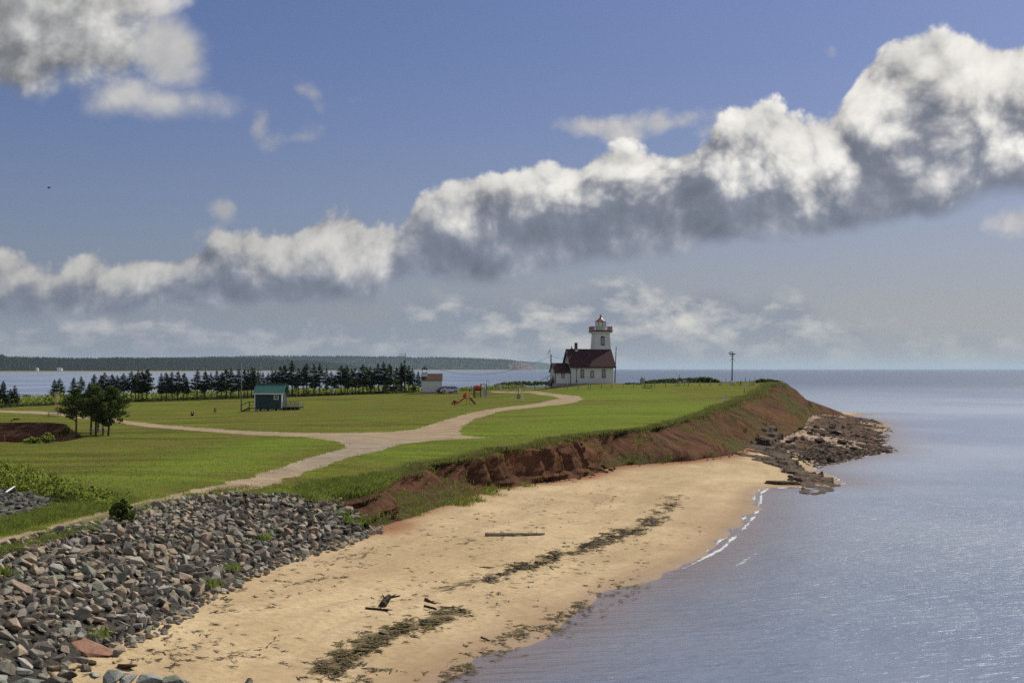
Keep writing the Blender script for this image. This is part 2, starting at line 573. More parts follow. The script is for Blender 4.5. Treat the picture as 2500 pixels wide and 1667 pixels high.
# ---------------------------------------------------------------- tags and mesh helpers
ORD = ['first', 'second', 'third', 'fourth', 'fifth', 'sixth', 'seventh', 'eighth', 'ninth', 'tenth', 'eleventh', 'twelfth', 'thirteenth', 'fourteenth', 'fifteenth', 'sixteenth', 'seventeenth', 'eighteenth']


def tag(o, label=None, cat=None, group=None, kind=None):
    if label: o['label'] = label
    if cat: o['category'] = cat
    if group: o['group'] = group
    if kind: o['kind'] = kind
    return o


def mesh_obj(name, verts, faces, mats, parent=None, smooth=False, midx=None, attrs=None):
    me = bpy.data.meshes.new(name)
    verts = np.asarray(verts, np.float32)
    if isinstance(faces, np.ndarray):
        nf, k = faces.shape
        me.vertices.add(len(verts))
        me.vertices.foreach_set('co', verts.ravel())
        me.loops.add(nf * k)
        me.loops.foreach_set('vertex_index', faces.astype(np.int32).ravel())
        me.polygons.add(nf)
        me.polygons.foreach_set('loop_start', np.arange(0, nf * k, k, dtype=np.int32))
        me.update(calc_edges=True)
    else:
        me.from_pydata([tuple(map(float, v)) for v in verts], [], faces)
    for m in (mats if isinstance(mats, (list, tuple)) else [mats]):
        me.materials.append(m)
    if midx is not None:
        me.polygons.foreach_set('material_index', np.asarray(midx, np.int32))
    me.polygons.foreach_set('use_smooth', np.full(len(me.polygons), smooth, bool))
    if attrs:
        for k, a in attrs.items():
            at = me.attributes.new(k, 'FLOAT', 'POINT')
            at.data.foreach_set('value', np.asarray(a, np.float32))
    me.validate()
    o = bpy.data.objects.new(name, me)
    COL.objects.link(o)
    if parent is not None:
        o.parent = parent
    return o


def material(name, rough=0.9, spec=0.3):
    m = bpy.data.materials.new(name)
    m.use_nodes = True
    t = m.node_tree
    N = NT(t)
    b = t.nodes['Principled BSDF']
    b.inputs['Roughness'].default_value = rough
    b.inputs['Specular IOR Level'].default_value = spec
    m.cycles.emission_sampling = 'NONE'
    return m, N, b


def bump(N, b, h, strength=0.5, dist=0.05):
    nd = N.new('ShaderNodeBump')
    nd.inputs['Strength'].default_value = strength
    nd.inputs['Distance'].default_value = dist
    N.put(nd.inputs['Height'], h)
    N.l.new(nd.outputs[0], b.inputs['Normal'])


def attr(N, name):
    nd = N.new('ShaderNodeAttribute', attribute_name=name)
    return E(N, nd.outputs['Fac'])


def world_pos(N):
    g = N.new('ShaderNodeNewGeometry')
    return E(N, g.outputs['Position'])


# ---------------------------------------------------------------- ground materials
def mat_lawn():
    m, N, b = material('mown_grass', 1.0, 0.02)
    p = world_pos(N)
    x, y, z = N.sep(p)
    # mowing runs roughly across the field
    pm = N.comb(x * 0.035, y * 0.20, 0)
    mow = N.noise(pm, 1.0, 5, 0.6)
    patch = N.noise(p, 0.045, 5, 0.6)
    fine = N.noise(p, 1.6, 5, 0.7)
    dry = N.noise(N.vec('ADD', p, (40, 11, 0)), 0.11, 6, 0.65)
    g1 = N.mix(N.ramp(mow, 0.42, 0.58), (0.130, 0.126, 0.027), (0.220, 0.250, 0.031))
    g1 = N.mix(N.ramp(patch, 0.44, 0.60) * 0.7, g1, (0.165, 0.182, 0.026))
    streak = N.noise(N.comb(x * 0.09, y * 0.5, 2), 1.0, 4, 0.65)
    g1 = N.mix(N.ramp(streak, 0.50, 0.66) * 0.6, g1, (0.105, 0.100, 0.022))
    g1 = N.mix(N.ramp(streak, 0.46, 0.30) * 0.6, g1, (0.215, 0.270, 0.030))
    g1 = N.mix(N.ramp(dry, 0.47, 0.62) * 0.85, g1, (0.220, 0.178, 0.050))
    g1 = N.mix(N.ramp(fine, 0.30, 0.65) * 0.55, N.mix(0.55, g1, (0.03, 0.04, 0.01)), g1)
    lush = attr(N, 'lush')
    g1 = N.mix(lush * 0.6, g1, N.mix(N.ramp(fine, 0.3, 0.7), (0.135, 0.215, 0.022), (0.185, 0.265, 0.028)))
    rough_g = attr(N, 'meadow')
    g1 = N.mix(rough_g, g1, N.mix(N.ramp(fine, 0.3, 0.7), (0.035, 0.05, 0.012), (0.095, 0.115, 0.03)))
    # white clover heads
    vd = N.voro(p, 1.1, feature='F1')
    g1 = N.mix(N.ramp(vd, 0.045, 0.07, 1.0, 0.0) * N.ramp(patch, 0.45, 0.6) * 0.8, g1, (0.5, 0.5, 0.4))
    worn = attr(N, 'worn')
    wn = N.ramp(worn + (fine - 0.5) * 0.9, 0.42, 0.62)
    N.put(b.inputs['Base Color'], N.mix(wn, g1, (0.22, 0.15, 0.085)))
    tuft = N.noise(N.comb(x * 1.0, y * 1.0, 0), 3.5, 4, 0.7)
    bump(N, b, tuft, 0.9, 0.16)
    return m


def mat_road():
    m, N, b = material('gravel_track', 1.0, 0.06)
    p = world_pos(N)
    n = N.noise(p, 0.35, 6, 0.65)
    f = N.noise(p, 7.0, 6, 0.75)
    sp = N.voro(p, 6.0, 1)
    c = N.mix(N.ramp(n, 0.35, 0.65), (0.37, 0.27, 0.165), (0.52, 0.39, 0.245))
    grey = attr(N, 'grey')
    c = N.mix(grey * 0.85, c, N.mix(N.ramp(n, 0.35, 0.65), (0.31, 0.26, 0.185), (0.44, 0.37, 0.27)))
    c = N.mix(N.ramp(f, 0.3, 0.75) * 0.7, N.mix(0.5, c, (0.09, 0.065, 0.05)), c)
    c = N.mix(N.ramp(sp, 0.0, 0.18, 0.5, 0.0), c, (0.38, 0.31, 0.24))
    rut = attr(N, 'rut')
    c = N.mix(N.ramp(rut + (N.noise(p, 1.3, 4, 0.6) - 0.5) * 0.8, 0.4, 0.75) * 0.7, c, (0.10, 0.115, 0.03))
    N.put(b.inputs['Base Color'], c)
    bump(N, b, f, 0.6, 0.04)
    return m


def mat_sand():
    m, N, b = material('beach_sand', 0.95, 0.12)
    p = world_pos(N)
    x, y, z = N.sep(p)
    n = N.noise(p, 0.10, 5, 0.6)
    f = N.noise(p, 2.6, 7, 0.75)
    c = N.mix(N.ramp(n, 0.35, 0.65), (0.47, 0.35, 0.190), (0.60, 0.46, 0.265))
    c = N.mix(N.ramp(f, 0.3, 0.62), N.mix(0.40, c, (0.2, 0.12, 0.06)), c)
    red = attr(N, 'red')
    rocky = attr(N, 'rocky')
    c = N.mix(N.ramp(red + (f - 0.5) * 0.6, 0.2, 0.8), c, (0.27, 0.125, 0.058))
    damp = attr(N, 'damp')
    dm = N.ramp(damp + (n - 0.5) * 0.25, 0.2, 0.95)
    c = N.mix(dm * 0.62, c, (0.235, 0.145, 0.088))
    # drift lines and scattered weed bits, footprints
    weed = attr(N, 'weed')
    sa, sdist = attr(N, 'shore_arc'), attr(N, 'shore_dist')
    wob_ = N.noise(p, 0.12, 3, 0.5) * 5.0
    pw = N.comb(sa * 0.42, sdist * 1.15 + wob_, 0)
    band = N.noise(N.comb(sa * 0.05, sdist * 0.42 + wob_ * .4, 4), 1.0, 5, 0.62)
    c = N.mix(N.ramp(band, 0.40, 0.62) * 0.32 * N.ramp(dm, 0.3, 0.9, 1.0, 0.3), c, (0.27, 0.175, 0.10))
    rip = N.noise(N.comb(sa * 0.5, sdist * 2.6 + wob_, 9), 1.0, 4, 0.6)
    c = N.mix(N.ramp(rip, 0.5, 0.72) * 0.22, c, (0.22, 0.14, 0.08))
    wf = N.noise(pw, 1.9, 7, 0.78)
    wmask = N.ramp(wf + weed * 0.34 + (band - .5) * 0.35, 0.70, 0.78)
    c = N.mix(wmask * 0.8 * N.ramp(dm, 0.6, 1.0, 1.0, 0.25), c, (0.085, 0.062, 0.028))
    grit = N.noise(p, 0.22, 4, 0.6)
    c = N.mix(N.ramp(grit, 0.55, 0.72) * N.ramp(N.noise(p, 5.0, 4, 0.8), 0.42, 0.62) * 0.35, c, (0.22, 0.17, 0.14))
    vdd = N.voro(p, 1.1, 2, 0.6)
    vcol = N.voro(p, 1.1, 2, 0.6, out=1)
    foot = N.ramp(vdd, 0.08, 0.3, 1.0, 0.0) * N.ramp(dm, 0.0, 0.35, 1.0, 0.0)
    c = N.mix(foot * 0.22, c, (0.20, 0.13, 0.07))
    rk = N.ramp(rocky + (f - 0.5) * 0.5 + (N.noise(p, 0.5, 4, 0.6) - .5) * 0.6, 0.25, 0.60)
    c = N.mix(rk * 0.92, c, N.mix(N.ramp(f, 0.3, 0.7), (0.048, 0.032, 0.024), (0.130, 0.080, 0.055)))
    N.put(b.inputs['Base Color'], c)
    N.put(b.inputs['Roughness'], N.ramp(damp, 0.85, 1.0, 0.95, 0.45).mx(rk * 0.97))
    N.put(b.inputs['Specular IOR Level'], 0.12 - rk * 0.1)
    hgt = N.noise(p, 1.5, 5, 0.6) * N.ramp(dm, 0.0, 0.6, 1.0, 0.1) - foot * 0.5 + f * 0.2 * N.ramp(dm, 0, .6, 1, 0.1) + wmask * 0.35
    bump(N, b, hgt, 0.8, 0.13)
    return m


def mat_cliff():
    m, N, b = material('red_sandstone_till', 1.0, 0.05)
    p = world_pos(N)
    s = attr(N, 'along')
    t = attr(N, 'down')
    v = attr(N, 'veg')
    fine = N.noise(p, 1.3, 8, 0.72)
    st = N.noise(N.comb(s * 0.9 + t * 3.2, t * 1.6, 0), 1.0, 7, 0.68)
    c = N.mix(N.ramp(st, 0.32, 0.68), (0.058, 0.030, 0.018), (0.245, 0.115, 0.062))
    c = N.mix(N.ramp(fine, 0.3, 0.7) * 0.6, N.mix(0.5, c, (0.05, 0.028, 0.018)), c)
    org = N.noise(p, 0.09, 3, 0.5)
    c = N.mix(N.ramp(org, 0.50, 0.66) * 0.5, c, (0.200, 0.094, 0.050))
    veg = N.ramp(v + (st - 0.5) * 1.3 + (fine - .5) * 0.7, 0.56, 0.78)
    vc = N.mix(N.ramp(N.noise(p, 3.0, 5, .7), 0.3, 0.7), (0.045, 0.052, 0.016), (0.12, 0.13, 0.038))
    vc = N.mix(N.ramp(org, 0.4, 0.6), vc, (0.085, 0.068, 0.03))
    c = N.mix(veg * 0.75, c, vc)
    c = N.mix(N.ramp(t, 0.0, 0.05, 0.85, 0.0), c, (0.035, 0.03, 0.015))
    N.put(b.inputs['Base Color'], c)
    bump(N, b, st * 0.8 + fine * 0.6, 1.0, 0.60)
    return m


def mat_rubble():
    m, N, b = material('dark_rubble_fill', 0.95, 0.15)
    p = world_pos(N)
    n = N.noise(p, 2.2, 6, 0.75)
    N.put(b.inputs['Base Color'], N.mix(N.ramp(n, 0.3, 0.75), (0.035, 0.032, 0.028), (0.12, 0.105, 0.085)))
    bump(N, b, n, 1.0, 0.3)
    return m


M_LAWN, M_ROAD, M_SAND, M_CLIFF, M_RUB = mat_lawn(), mat_road(), mat_sand(), mat_cliff(), mat_rubble()

# ---------------------------------------------------------------- roads on the lawn
road_px = [(-20, 1322), (120, 1288), (265, 1246), (372, 1219), (450, 1201), (531, 1183), (595, 1169), (680, 1141), (765, 1114), (840, 1093), (850, 1086), (820, 1076), (744, 1066), (595, 1060), (425, 1047), (319, 1036), (230, 1023), (150, 1014), (77, 1009), (-20, 1006), (-20, 1001), (77, 1003), (150, 1008), (230, 1016), (319, 1028), (425, 1039), (595, 1052), (744, 1057), (882, 1056), (957, 1054), (1020, 1047), (1084, 1026), (1148, 1008), (1233, 994), (1318, 983), (1371, 973), (1355, 967), (1318, 963), (1254, 959), (1200, 956.5), (1200, 955), (1254, 956), (1339, 959), (1414, 967), (1424, 974), (1400, 983), (1307, 994), (1222, 1003), (1159, 1022), (1130, 1038), (1118, 1052), (1131, 1063), (1190, 1068), (1127, 1071), (1063, 1074), (978, 1084), (935, 1097), (850, 1116), (744, 1153), (680, 1175), (640, 1190), (560, 1200), (420, 1228), (265, 1270), (120, 1312), (-20, 1350)]
road_poly = np.array([on_lawn(u, v)[:2] for u, v in road_px])

# ---------------------------------------------------------------- terrain grid
NC, NR = 620, 640
ang = np.tan(np.linspace(-0.42, 0.40, NC))
Dr = np.geomspace(38, 440, NR)
GX = (ang[None, :] * Dr[:, None])
GY = np.repeat(Dr[:, None], NC, 1)
ins_top = inside(GX, GY, top_poly)
d_top, _ = seg_dist(GX, GY, top_s)
d_topb, _ = seg_dist(GX, GY, np.vstack([top_s[-1:], back_top]))
d_tall = np.minimum(d_top, d_topb)
ins_base = inside(GX, GY, base_poly)
d_base, _ = seg_dist(GX, GY, base_poly, True)
ZP = zp(GX, GY)
ZB = zb(GX, GY)
# outside the base on the landward sides the sea bed falls away
d_bb, _ = seg_dist(GX, GY, back_base[:8])
d_bl, _ = seg_dist(GX, GY, back_base[7:])
farside = (~ins_base) & (GY > 385)
ZB = np.where(farside, np.minimum(0.4 - d_bb * 0.12, ZB), ZB)
leftside = (~ins_base) & (GX < -40) & (GY > 56)
cove_floor = 2.1 + (fbm(GX / 6, GY / 6, 3, 9) - .5) * 0.5 - np.maximum(0, (-62 - GX)) * 0.03
leftside = leftside | ((GX < -42) & (GY > 100))
incove = leftside & (GY < 208) & (GY > 140) & (GX > -100)
ZB = np.where(leftside, np.where(incove, cove_floor, 0.4 - d_bl * 0.12), ZB)
tt = d_tall / (d_tall + d_base + 1e-6)
ZS = ZP * (1 - tt) + ZB * tt - 0.5 * np.sin(np.pi * np.clip(tt, 0, 1)) - 0.12
ZS = np.where(d_top < 1e8, ZS, ZS)
snap = (~ins_top) & ins_base & (d_tall < 0.0062 * GY)
full_top = np.vstack([top_s, back_top])
_, arc_t = seg_dist(GX, GY, full_top)
ft_arc = np.r_[0, np.cumsum(np.linalg.norm(np.diff(full_top[:, :2], axis=0), axis=1))]
SX = np.interp(arc_t, ft_arc, full_top[:, 0])
SY = np.interp(arc_t, ft_arc, full_top[:, 1])
ZS = ZB - 0.3
Z = np.where(ins_top, ZP, np.where(ins_base, ZS, ZB))
Z = np.where(snap, zp(SX, SY), Z)
GX = np.where(snap, SX, GX)
GY = np.where(snap, SY, GY)
edge_fade = np.clip(1 - d_top / 1.2, 0, 1)
Z = np.where(ins_top, Z - 0.0 * edge_fade, Z)

# masks
d_road, _ = seg_dist(GX, GY, road_poly, True)
in_road = inside(GX, GY, road_poly)
sd_road = np.where(in_road, -d_road, d_road) + (fbm(GX / 1.3, GY / 1.3, 3, 21) - .5) * 0.9
road_cell = sd_road < 0
d_wl, a_wl = seg_dist(GX, GY, water_line)
a_wl = a_wl + 0.0
Z = np.where(road_cell & ins_top, Z - 0.03, Z)

lush_line = [on_lawn(*q)[:2] for q in [(250, 1180), (330, 1165), (450, 1140), (560, 1118), (700, 1078), (830, 1072)]]
d_l1, _ = seg_dist(GX, GY, lush_line)
lush = np.exp(-(d_l1 / 5.0) ** 2) * 0.9
for q in [((1150, 1060), 9), ((1400, 1040), 14), ((1300, 1052), 12), ((1550, 1010), 18), ((1700, 990), 14), ((1500, 965), 16), ((1640, 1000), 12), ((1000, 1105), 6)]:
    c = on_lawn(*q[0])
    lush = np.maximum(lush, 0.85 * np.exp(-((GX - c[0]) ** 2 + ((GY - c[1]) * .6) ** 2) / (q[1] ** 2)))
lush = lush * (0.45 + 0.9 * fbm(GX / 9, GY / 2.5, 3, 77))
tree_line = [on_lawn(u, v)[:2] for u, v in [(-60, 998), (60, 990), (180, 985), (300, 981), (395, 977), (560, 972), (700, 967), (850, 962), (1000, 958)]]
tree_line = np.array(tree_line)
ty = np.interp(GX, tree_line[:, 0], tree_line[:, 1])
meadow = np.clip((GY - ty + 1.0) / 2.0, 0, 1) * (GX < tree_line[-1, 0] + 6)
meadow = np.maximum(meadow, np.clip((GY - 352) / 5, 0, 1))
meadow = np.maximum(meadow, np.clip(1.15 - d_top / 2.2, 0, 1) * (GY > 84))
lb = [on_lawn(*q)[:2] for q in [(-80, 1260), (0, 1215), (120, 1215), (240, 1235), (200, 1200), (0, 1175)]]
d_lb, _ = seg_dist(GX, GY, lb)
meadow = np.maximum(meadow, np.clip(1.4 - d_lb / 2.5, 0, 1))
worn = np.clip(0.5 - sd_road / 1.2, 0, 0.5) + 0.0 * GX
c = on_lawn(1050, 986)
worn = np.maximum(worn, 0.5 * np.exp(-(((GX - c[0]) / 4.5) ** 2 + ((GY - c[1]) / 3.0) ** 2)))
c = on_lawn(860, 1228)
worn = np.maximum(worn, 0.8 * np.exp(-(((GX - c[0]) / 3.5) ** 2 + ((GY - c[1]) / 3.0) ** 2)))
cen, _ = seg_dist(GX, GY, [on_lawn(u, v)[:2] for u, v in [(-60, 1347), (120, 1298), (265, 1256), (372, 1224)]])
rut = np.exp(-(cen / 0.55) ** 2) * 0.9
gc = on_lawn(800, 1105)
grey = np.exp(-(((GX - gc[0]) / 16) ** 2 + ((GY - gc[1]) / 22) ** 2))
c = on_lawn(300, 1240)
redd = np.zeros_like(GX)
d_b, _ = seg_dist(GX, GY, base_line)
redd = 0.75 * np.exp(-d_b / 1.6) * (GY > 86) + 0.35 * np.exp(-d_b / 5) * (GY > 130)
c = on_beach(900, 1275)
redd = np.maximum(redd, 0.95 * np.exp(-(((GX - c[0]) / 4) ** 2 + ((GY - c[1]) / 6) ** 2)))
zone_w = np.array([on_beach(u, v)[:2] for u, v in [(1860, 1085), (1935, 1055), (1985, 1010), (2060, 1010), (2140, 1022), (2200, 1050), (2200, 1110), (2080, 1132), (2000, 1140), (1930, 1108)]])
in_z = inside(GX, GY, zone_w)
redd = np.where(in_z, np.clip(2.4 * fbm(GX / 8, GY / 18, 3, 201) - 0.8, 0, 0.35), redd)
in_zone = in_z
d_zone, _ = seg_dist(GX, GY, zone_w, True)
rocky = np.where(in_z, np.clip(d_zone / 3.0, 0, 1) * np.clip(3.2 * fbm(GX / 7, GY / 20, 3, 209) - 0.95, 0.0, 1.0), 0.0)

redd = np.where(incove | (leftside & ins_base), 0.95, redd)
damp = np.exp(-np.maximum(d_wl - 0.4, 0) / (2.2 + 1.5 * fbm(GX / 12, GY / 12, 2, 31)))
damp = np.where(Z < 0.05, 1.0, damp)
damp = np.where(in_zone, np.maximum(damp, 0.70 + 0.6 * fbm(GX / 6, GY / 14, 3, 207)), damp)
c = on_beach(1700, 1250)
damp = np.maximum(damp, 0.55 * np.exp(-(((GX - c[0]) / 9) ** 2 + ((GY - c[1]) / 22) ** 2)))
weed_lines = [
    ([(800, 1640), (850, 1600), (920, 1560), (990, 1535), (1070, 1510), (1110, 1495)], 0.8, 1.0),
    ([(1640, 1212), (1630, 1245), (1590, 1275), (1530, 1300), (1460, 1325), (1380, 1350), (1280, 1385), (1180, 1410), (1090, 1440)], 1.0, 0.62),
    ([(900, 1345), (850, 1375), (780, 1400), (700, 1425), (600, 1470), (450, 1520), (300, 1600)], 2.2, 0.30),
    ([(1500, 1190), (1480, 1250), (1350, 1300), (1250, 1340), (1130, 1370)], 3.0, 0.25),
    ([(1000, 1300), (1200, 1260), (1400, 1200)], 4.0, 0.18),
    ([(250, 1585), (400, 1570), (560, 1560)], 1.6, 0.35),
    ([(1100, 1640), (1180, 1590), (1330, 1510), (1450, 1450)], 1.0, 0.3)]
weed = np.zeros_like(GX)
WL = []
for px, wd, amp_ in weed_lines:
    ln = np.array([on_beach(u, v)[:2] for u, v in px])
    WL.append((ln, wd, amp_))
    dd, _ = seg_dist(GX, GY, ln)
    weed = np.maximum(weed, amp_ * np.exp(-(dd / wd) ** 2))

# cells
idx = np.arange(NR * NC).reshape(NR, NC)
q = np.stack([idx[:-1, :-1], idx[:-1, 1:], idx[1:, 1:], idx[1:, :-1]], -1).reshape(-1, 4)


def cell(m):
    return (m[:-1, :-1].astype(int) + m[:-1, 1:] + m[1:, 1:] + m[1:, :-1]).reshape(-1)


ct = cell(ins_top)
cb = cell(ins_base & (d_base > 0.8))
cr = cell(road_cell & ins_top)
c_road = (cr >= 2) & (ct == 4)
c_lawn = (ct >= 1) & ~c_road
c_snap = cell(snap)
c_mid = (ct == 0) & ((cb == 4) | (c_snap > 0))
c_low = ~(c_road | c_lawn | c_mid)
zmax = np.maximum.reduce([Z[:-1, :-1], Z[:-1, 1:], Z[1:, 1:], Z[1:, :-1]]).reshape(-1)
c_low &= zmax > -1.6
near_front = cell(d_top < 60) == 4
verts_all = np.stack([GX, GY, Z], -1).reshape(-1, 3)


def sub_mesh(name, sel, mat, attrs):
    f = q[sel]
    used, inv = np.unique(f, return_inverse=True)
    o = mesh_obj(name, verts_all[used], inv.reshape(-1, 4), mat, smooth=True, attrs={k: a.reshape(-1)[used] for k, a in attrs.items()})
    return tag(o, kind='structure')


sub_mesh('lawn', c_lawn, M_LAWN, dict(lush=lush, meadow=meadow, worn=worn))
sub_mesh('gravel_road', c_road, M_ROAD, dict(grey=grey, rut=rut))
sub_mesh('beach', c_low, M_SAND, dict(red=redd, damp=damp, weed=weed, rocky=rocky, shore_arc=a_wl, shore_dist=d_wl))
print('cells', c_lawn.sum(), c_road.sum(), c_mid.sum(), c_low.sum())


# ---------------------------------------------------------------- cliff strips
def pair_base(tops, bases):
    """walk along both lines together: base point for each top point, monotone"""
    bs = resample(bases, 0.25)
    out = []
    j = 0
    cum = []
    for i, p in enumerate(tops):
        lo = j
        hi = min(len(bs), j + 60)
        # blend nearest with proportional progress
        d = np.linalg.norm(bs[lo:hi, :2] - p[:2], axis=1)
        k = lo + int(np.argmin(d))
        j = k
        cum.append(k)
    cum = np.array(cum, float)
    k = np.ones(9) / 9
    e_ = min(14, len(cum) // 3)
    w_ = np.linspace(1, 0, e_)
    cum[:e_] = cum[:e_] * (1 - w_) + 0 * w_
    cum[-e_:] = cum[-e_:] * (1 - w_[::-1]) + (len(bs) - 1) * w_[::-1]
    cs = np.convolve(np.r_[np.full(4, cum[0]), cum, np.full(4, cum[-1])], k, 'valid')
    return np.stack([np.interp(cs, np.arange(len(bs)), bs[:, c]) for c in range(3)], 1)


def strip(name, tops, bases, rows, mat, kind, colstep, prof, disp, vegf):
    if colstep is None:
        T, Bp = tops, bases
    else:
        T = resample(tops, colstep)
        Bp = pair_base(T, bases)
    n = len(T)
    arc = np.r_[0, np.cumsum(np.linalg.norm(np.diff(T[:, :2], axis=0), axis=1))]
    Tz = zp(T[:, 0], T[:, 1])
    Bz = zb(Bp[:, 0], Bp[:, 1]) if kind == 'front' else Bp[:, 2]
    d2 = Bp[:, :2] - T[:, :2]
    L = np.linalg.norm(d2, axis=1)[:, None]
    nrm = d2 / L
    tg = np.gradient(T[:, :2], axis=0)
    nx = np.stack([tg[:, 1], -tg[:, 0]], 1)
    nx /= np.linalg.norm(nx, axis=1)[:, None] + 1e-9
    t = np.linspace(0, 1, rows)
    hx = np.clip(prof(t, arc[:, None]), 0, 1.1) if True else t
    Xs = T[:, 0][:, None] + d2[:, 0][:, None] * hx
    Ys = T[:, 1][:, None] + d2[:, 1][:, None] * hx
    Zs = Tz[:, None] + (Bz - Tz)[:, None] * t[None, :]
    dsp = disp(arc[:, None], t[None, :], Xs, Ys)
    Xs += nrm[:, 0][:, None] * dsp
    Ys += nrm[:, 1][:, None] * dsp
    # tuck the top row under the turf and the foot into the sand
    Xs[:, 0] = T[:, 0] - nx[:, 0] * 0.25
    Ys[:, 0] = T[:, 1] - nx[:, 1] * 0.25
    Zs[:, 0] = Tz + 0.02
    Zs[:, -1] -= 0.35
    V = np.stack([Xs, Ys, Zs], -1).reshape(-1, 3)
    ii = np.arange(n * rows).reshape(n, rows)
    fq = np.stack([ii[:-1, :-1], ii[:-1, 1:], ii[1:, 1:], ii[1:, :-1]], -1).reshape(-1, 4)
    o = mesh_obj(name, V, fq, mat, smooth=True, attrs=dict(along=np.repeat(arc, rows), down=np.tile(t, n), veg=vegf(arc[:, None], t[None, :], Xs, Ys).reshape(-1)))
    tag(o, kind='structure')
    return o, T, arc, np.stack([Xs, Ys, Zs], -1)


# split the long front line where the stone revetment ends and the bluff begins
def near_i(line, u, v, z):
    p = np.array(P2(u, v, z))
    return int(np.argmin(np.linalg.norm(line[:, :2] - p, axis=1)))


it_ = near_i(top_s, 800, 1232, 3.2)
bs_full = resample(base_line, 0.5)
ib_ = near_i(bs_full, 905, 1288, 1.85)
def ridged(x, y, oct=3, seed=0):
    o = 0
    a = 1
    s = 0
    for i in range(oct):
        n = vnoise(x * 2 ** i + 5 * i, y * 2 ** i + 3 * i, seed + i)
        o = o + a * (1 - np.abs(2 * n - 1))
        s += a
        a *= 0.5
    return o / s


# the rubble bed under the stones
def arc_at(line, u, v, z):
    a = np.r_[0, np.cumsum(np.linalg.norm(np.diff(line[:, :2], axis=0), axis=1))]
    return a[near_i(line, u, v, z)]


rub_o, rub_T, rub_arc, RUB = strip('stone_bank', top_s[:it_ + 3], bs_full[:ib_ + 3], 26, M_RUB, 'front', 1.0, lambda t, a: np.broadcast_to(t[None, :], (len(a), len(t))),
      lambda a, t, X, Y: (fbm(X / 1.5, Y / 1.5, 3, 40) - .5) * 0.5, lambda a, t, X, Y: t * 0 + a * 0)

blT = top_s[it_:]
blB = bs_full[ib_:]
A_but0 = arc_at(blT, 1130, 1118, 4.5)
A_but1 = arc_at(blT, 1415, 1064, 4.85)
A_far = arc_at(blT, 1801, 980, 6.5)


def win(a, lo, hi, s=4.0):
    return np.clip((a - lo) / s, 0, 1) * np.clip((hi - a) / s, 0, 1)


def bl_prof(t, a):
    but = win(a, A_but0, A_but1)
    tt = t[None, :] + 0 * a
    general = np.where(tt < 0.10, tt * 0.15, 0.015 + (tt - 0.10) / 0.90 * 0.985)
    general = general ** 0.95
    steep = np.where(tt < 0.78, tt * 0.52, 0.405 + (tt - 0.78) / 0.22 * 0.595)
    near = win(a, -10, A_but0, 5)
    mid = np.where(tt < 0.45, tt * 0.35, 0.1575 + (tt - 0.45) / 0.55 * 0.8425)
    return general * (1 - but) * (1 - near) + steep * but + mid * near * (1 - but)


def bl_disp(a, t, X, Y):
    but = win(a, A_but0, A_but1)
    env = np.clip(t / 0.08, 0, 1) * np.clip((1 - t) / (0.34 - 0.2 * but), 0, 1)
    wig = (fbm(a / 6 + 0 * t, t * 1.2 + 0 * a, 3, 50) - .5) * 1.2
    b1 = ridged(a / 2.1 + wig * .25, t * 0.25 + 0 * a, 1, 51) ** 1.0
    b2 = ridged(a / 0.9 + wig * .2, t * 0.5 + 0 * a, 2, 52)
    butt = (b1 - 0.5) * 2.6 + (b2 - 0.5) * 1.5
    led = (vnoise(t * 9 + a / 3, a / 2 + 0 * t, 53) - .5) * 0.22
    sh = a + t * 7.0
    rill = (ridged(sh / 1.6, t * 1.2 + a / 20, 3, 54) - .5) * 1.0 + (fbm(sh / 7, t * 1.0 + 0 * a, 3, 55) - .5) * 3.2
    n = (fbm(X * 1.3, Y * 1.3 + t * 5, 3, 56) - .5) * 0.35
    return env * ((butt + led) * but + rill * (1 - but) * 1.7 + n)


def bl_veg(a, t, X, Y):
    but = win(a, A_but0, A_but1)
    n = fbm(X / 6, Y / 6, 3, 60)
    v = 0.42 + (n - 0.5) * 1.5 + 0 * t
    v = v + np.clip((t - 0.55) / 0.3, 0, 1) * 0.20 * (a < A_far)
    v = v + np.clip((a - A_far) / 12, 0, 1) * 0.10
    near = win(a, -10, A_but0, 5)
    v = v + near * np.clip((t - 0.4) / 0.3, 0, 1) * 0.45
    return np.clip(v * (1 - but) + but * 0.05, 0, 1)


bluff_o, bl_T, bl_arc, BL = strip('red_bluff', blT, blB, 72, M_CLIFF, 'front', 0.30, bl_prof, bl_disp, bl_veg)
hb = lambda t, a: np.where(t[None, :] + 0 * a < 0.15, (t[None, :] + 0 * a) * 0.3, 0.045 + ((t[None, :] + 0 * a) - 0.15) / 0.85 * 0.955)
bt0 = np.vstack([top_s[-1:], back_top])
bb0 = np.vstack([[[73, 348, 1.0]], back_base])
kk_ = np.arange(len(bt0))
ks = np.concatenate([np.linspace(a_, a_ + 1, max(2, int(np.linalg.norm(bt0[a_ + 1] - bt0[a_]) / 0.8)), endpoint=False) for a_ in kk_[:-1]] + [[len(bt0) - 1.0]])
bt = smooth_line(np.stack([np.interp(ks, kk_, bt0[:, c]) for c in range(3)], 1), it=4)
bb = smooth_line(np.stack([np.interp(ks, kk_, bb0[:, c]) for c in range(3)], 1), it=4)
back_o, bk_T, bk_arc, BK = strip('shore_bank', bt, bb, 22, M_CLIFF, 'back', None, hb, lambda a, t, X, Y: np.clip(t / .1, 0, 1) * np.clip((1 - t) / .15, 0, 1) * ((fbm(a / 3 + t * 1.5, t * 2 + 0 * a, 3, 70) - .5) * 1.0),
      lambda a, t, X, Y: np.clip(0.62 - win(a, 440, 640, 20) * .6, 0, 1) + 0 * t)
cv = np.array([[-84, 203], [-66, 199.5], [-60.5, 193]])


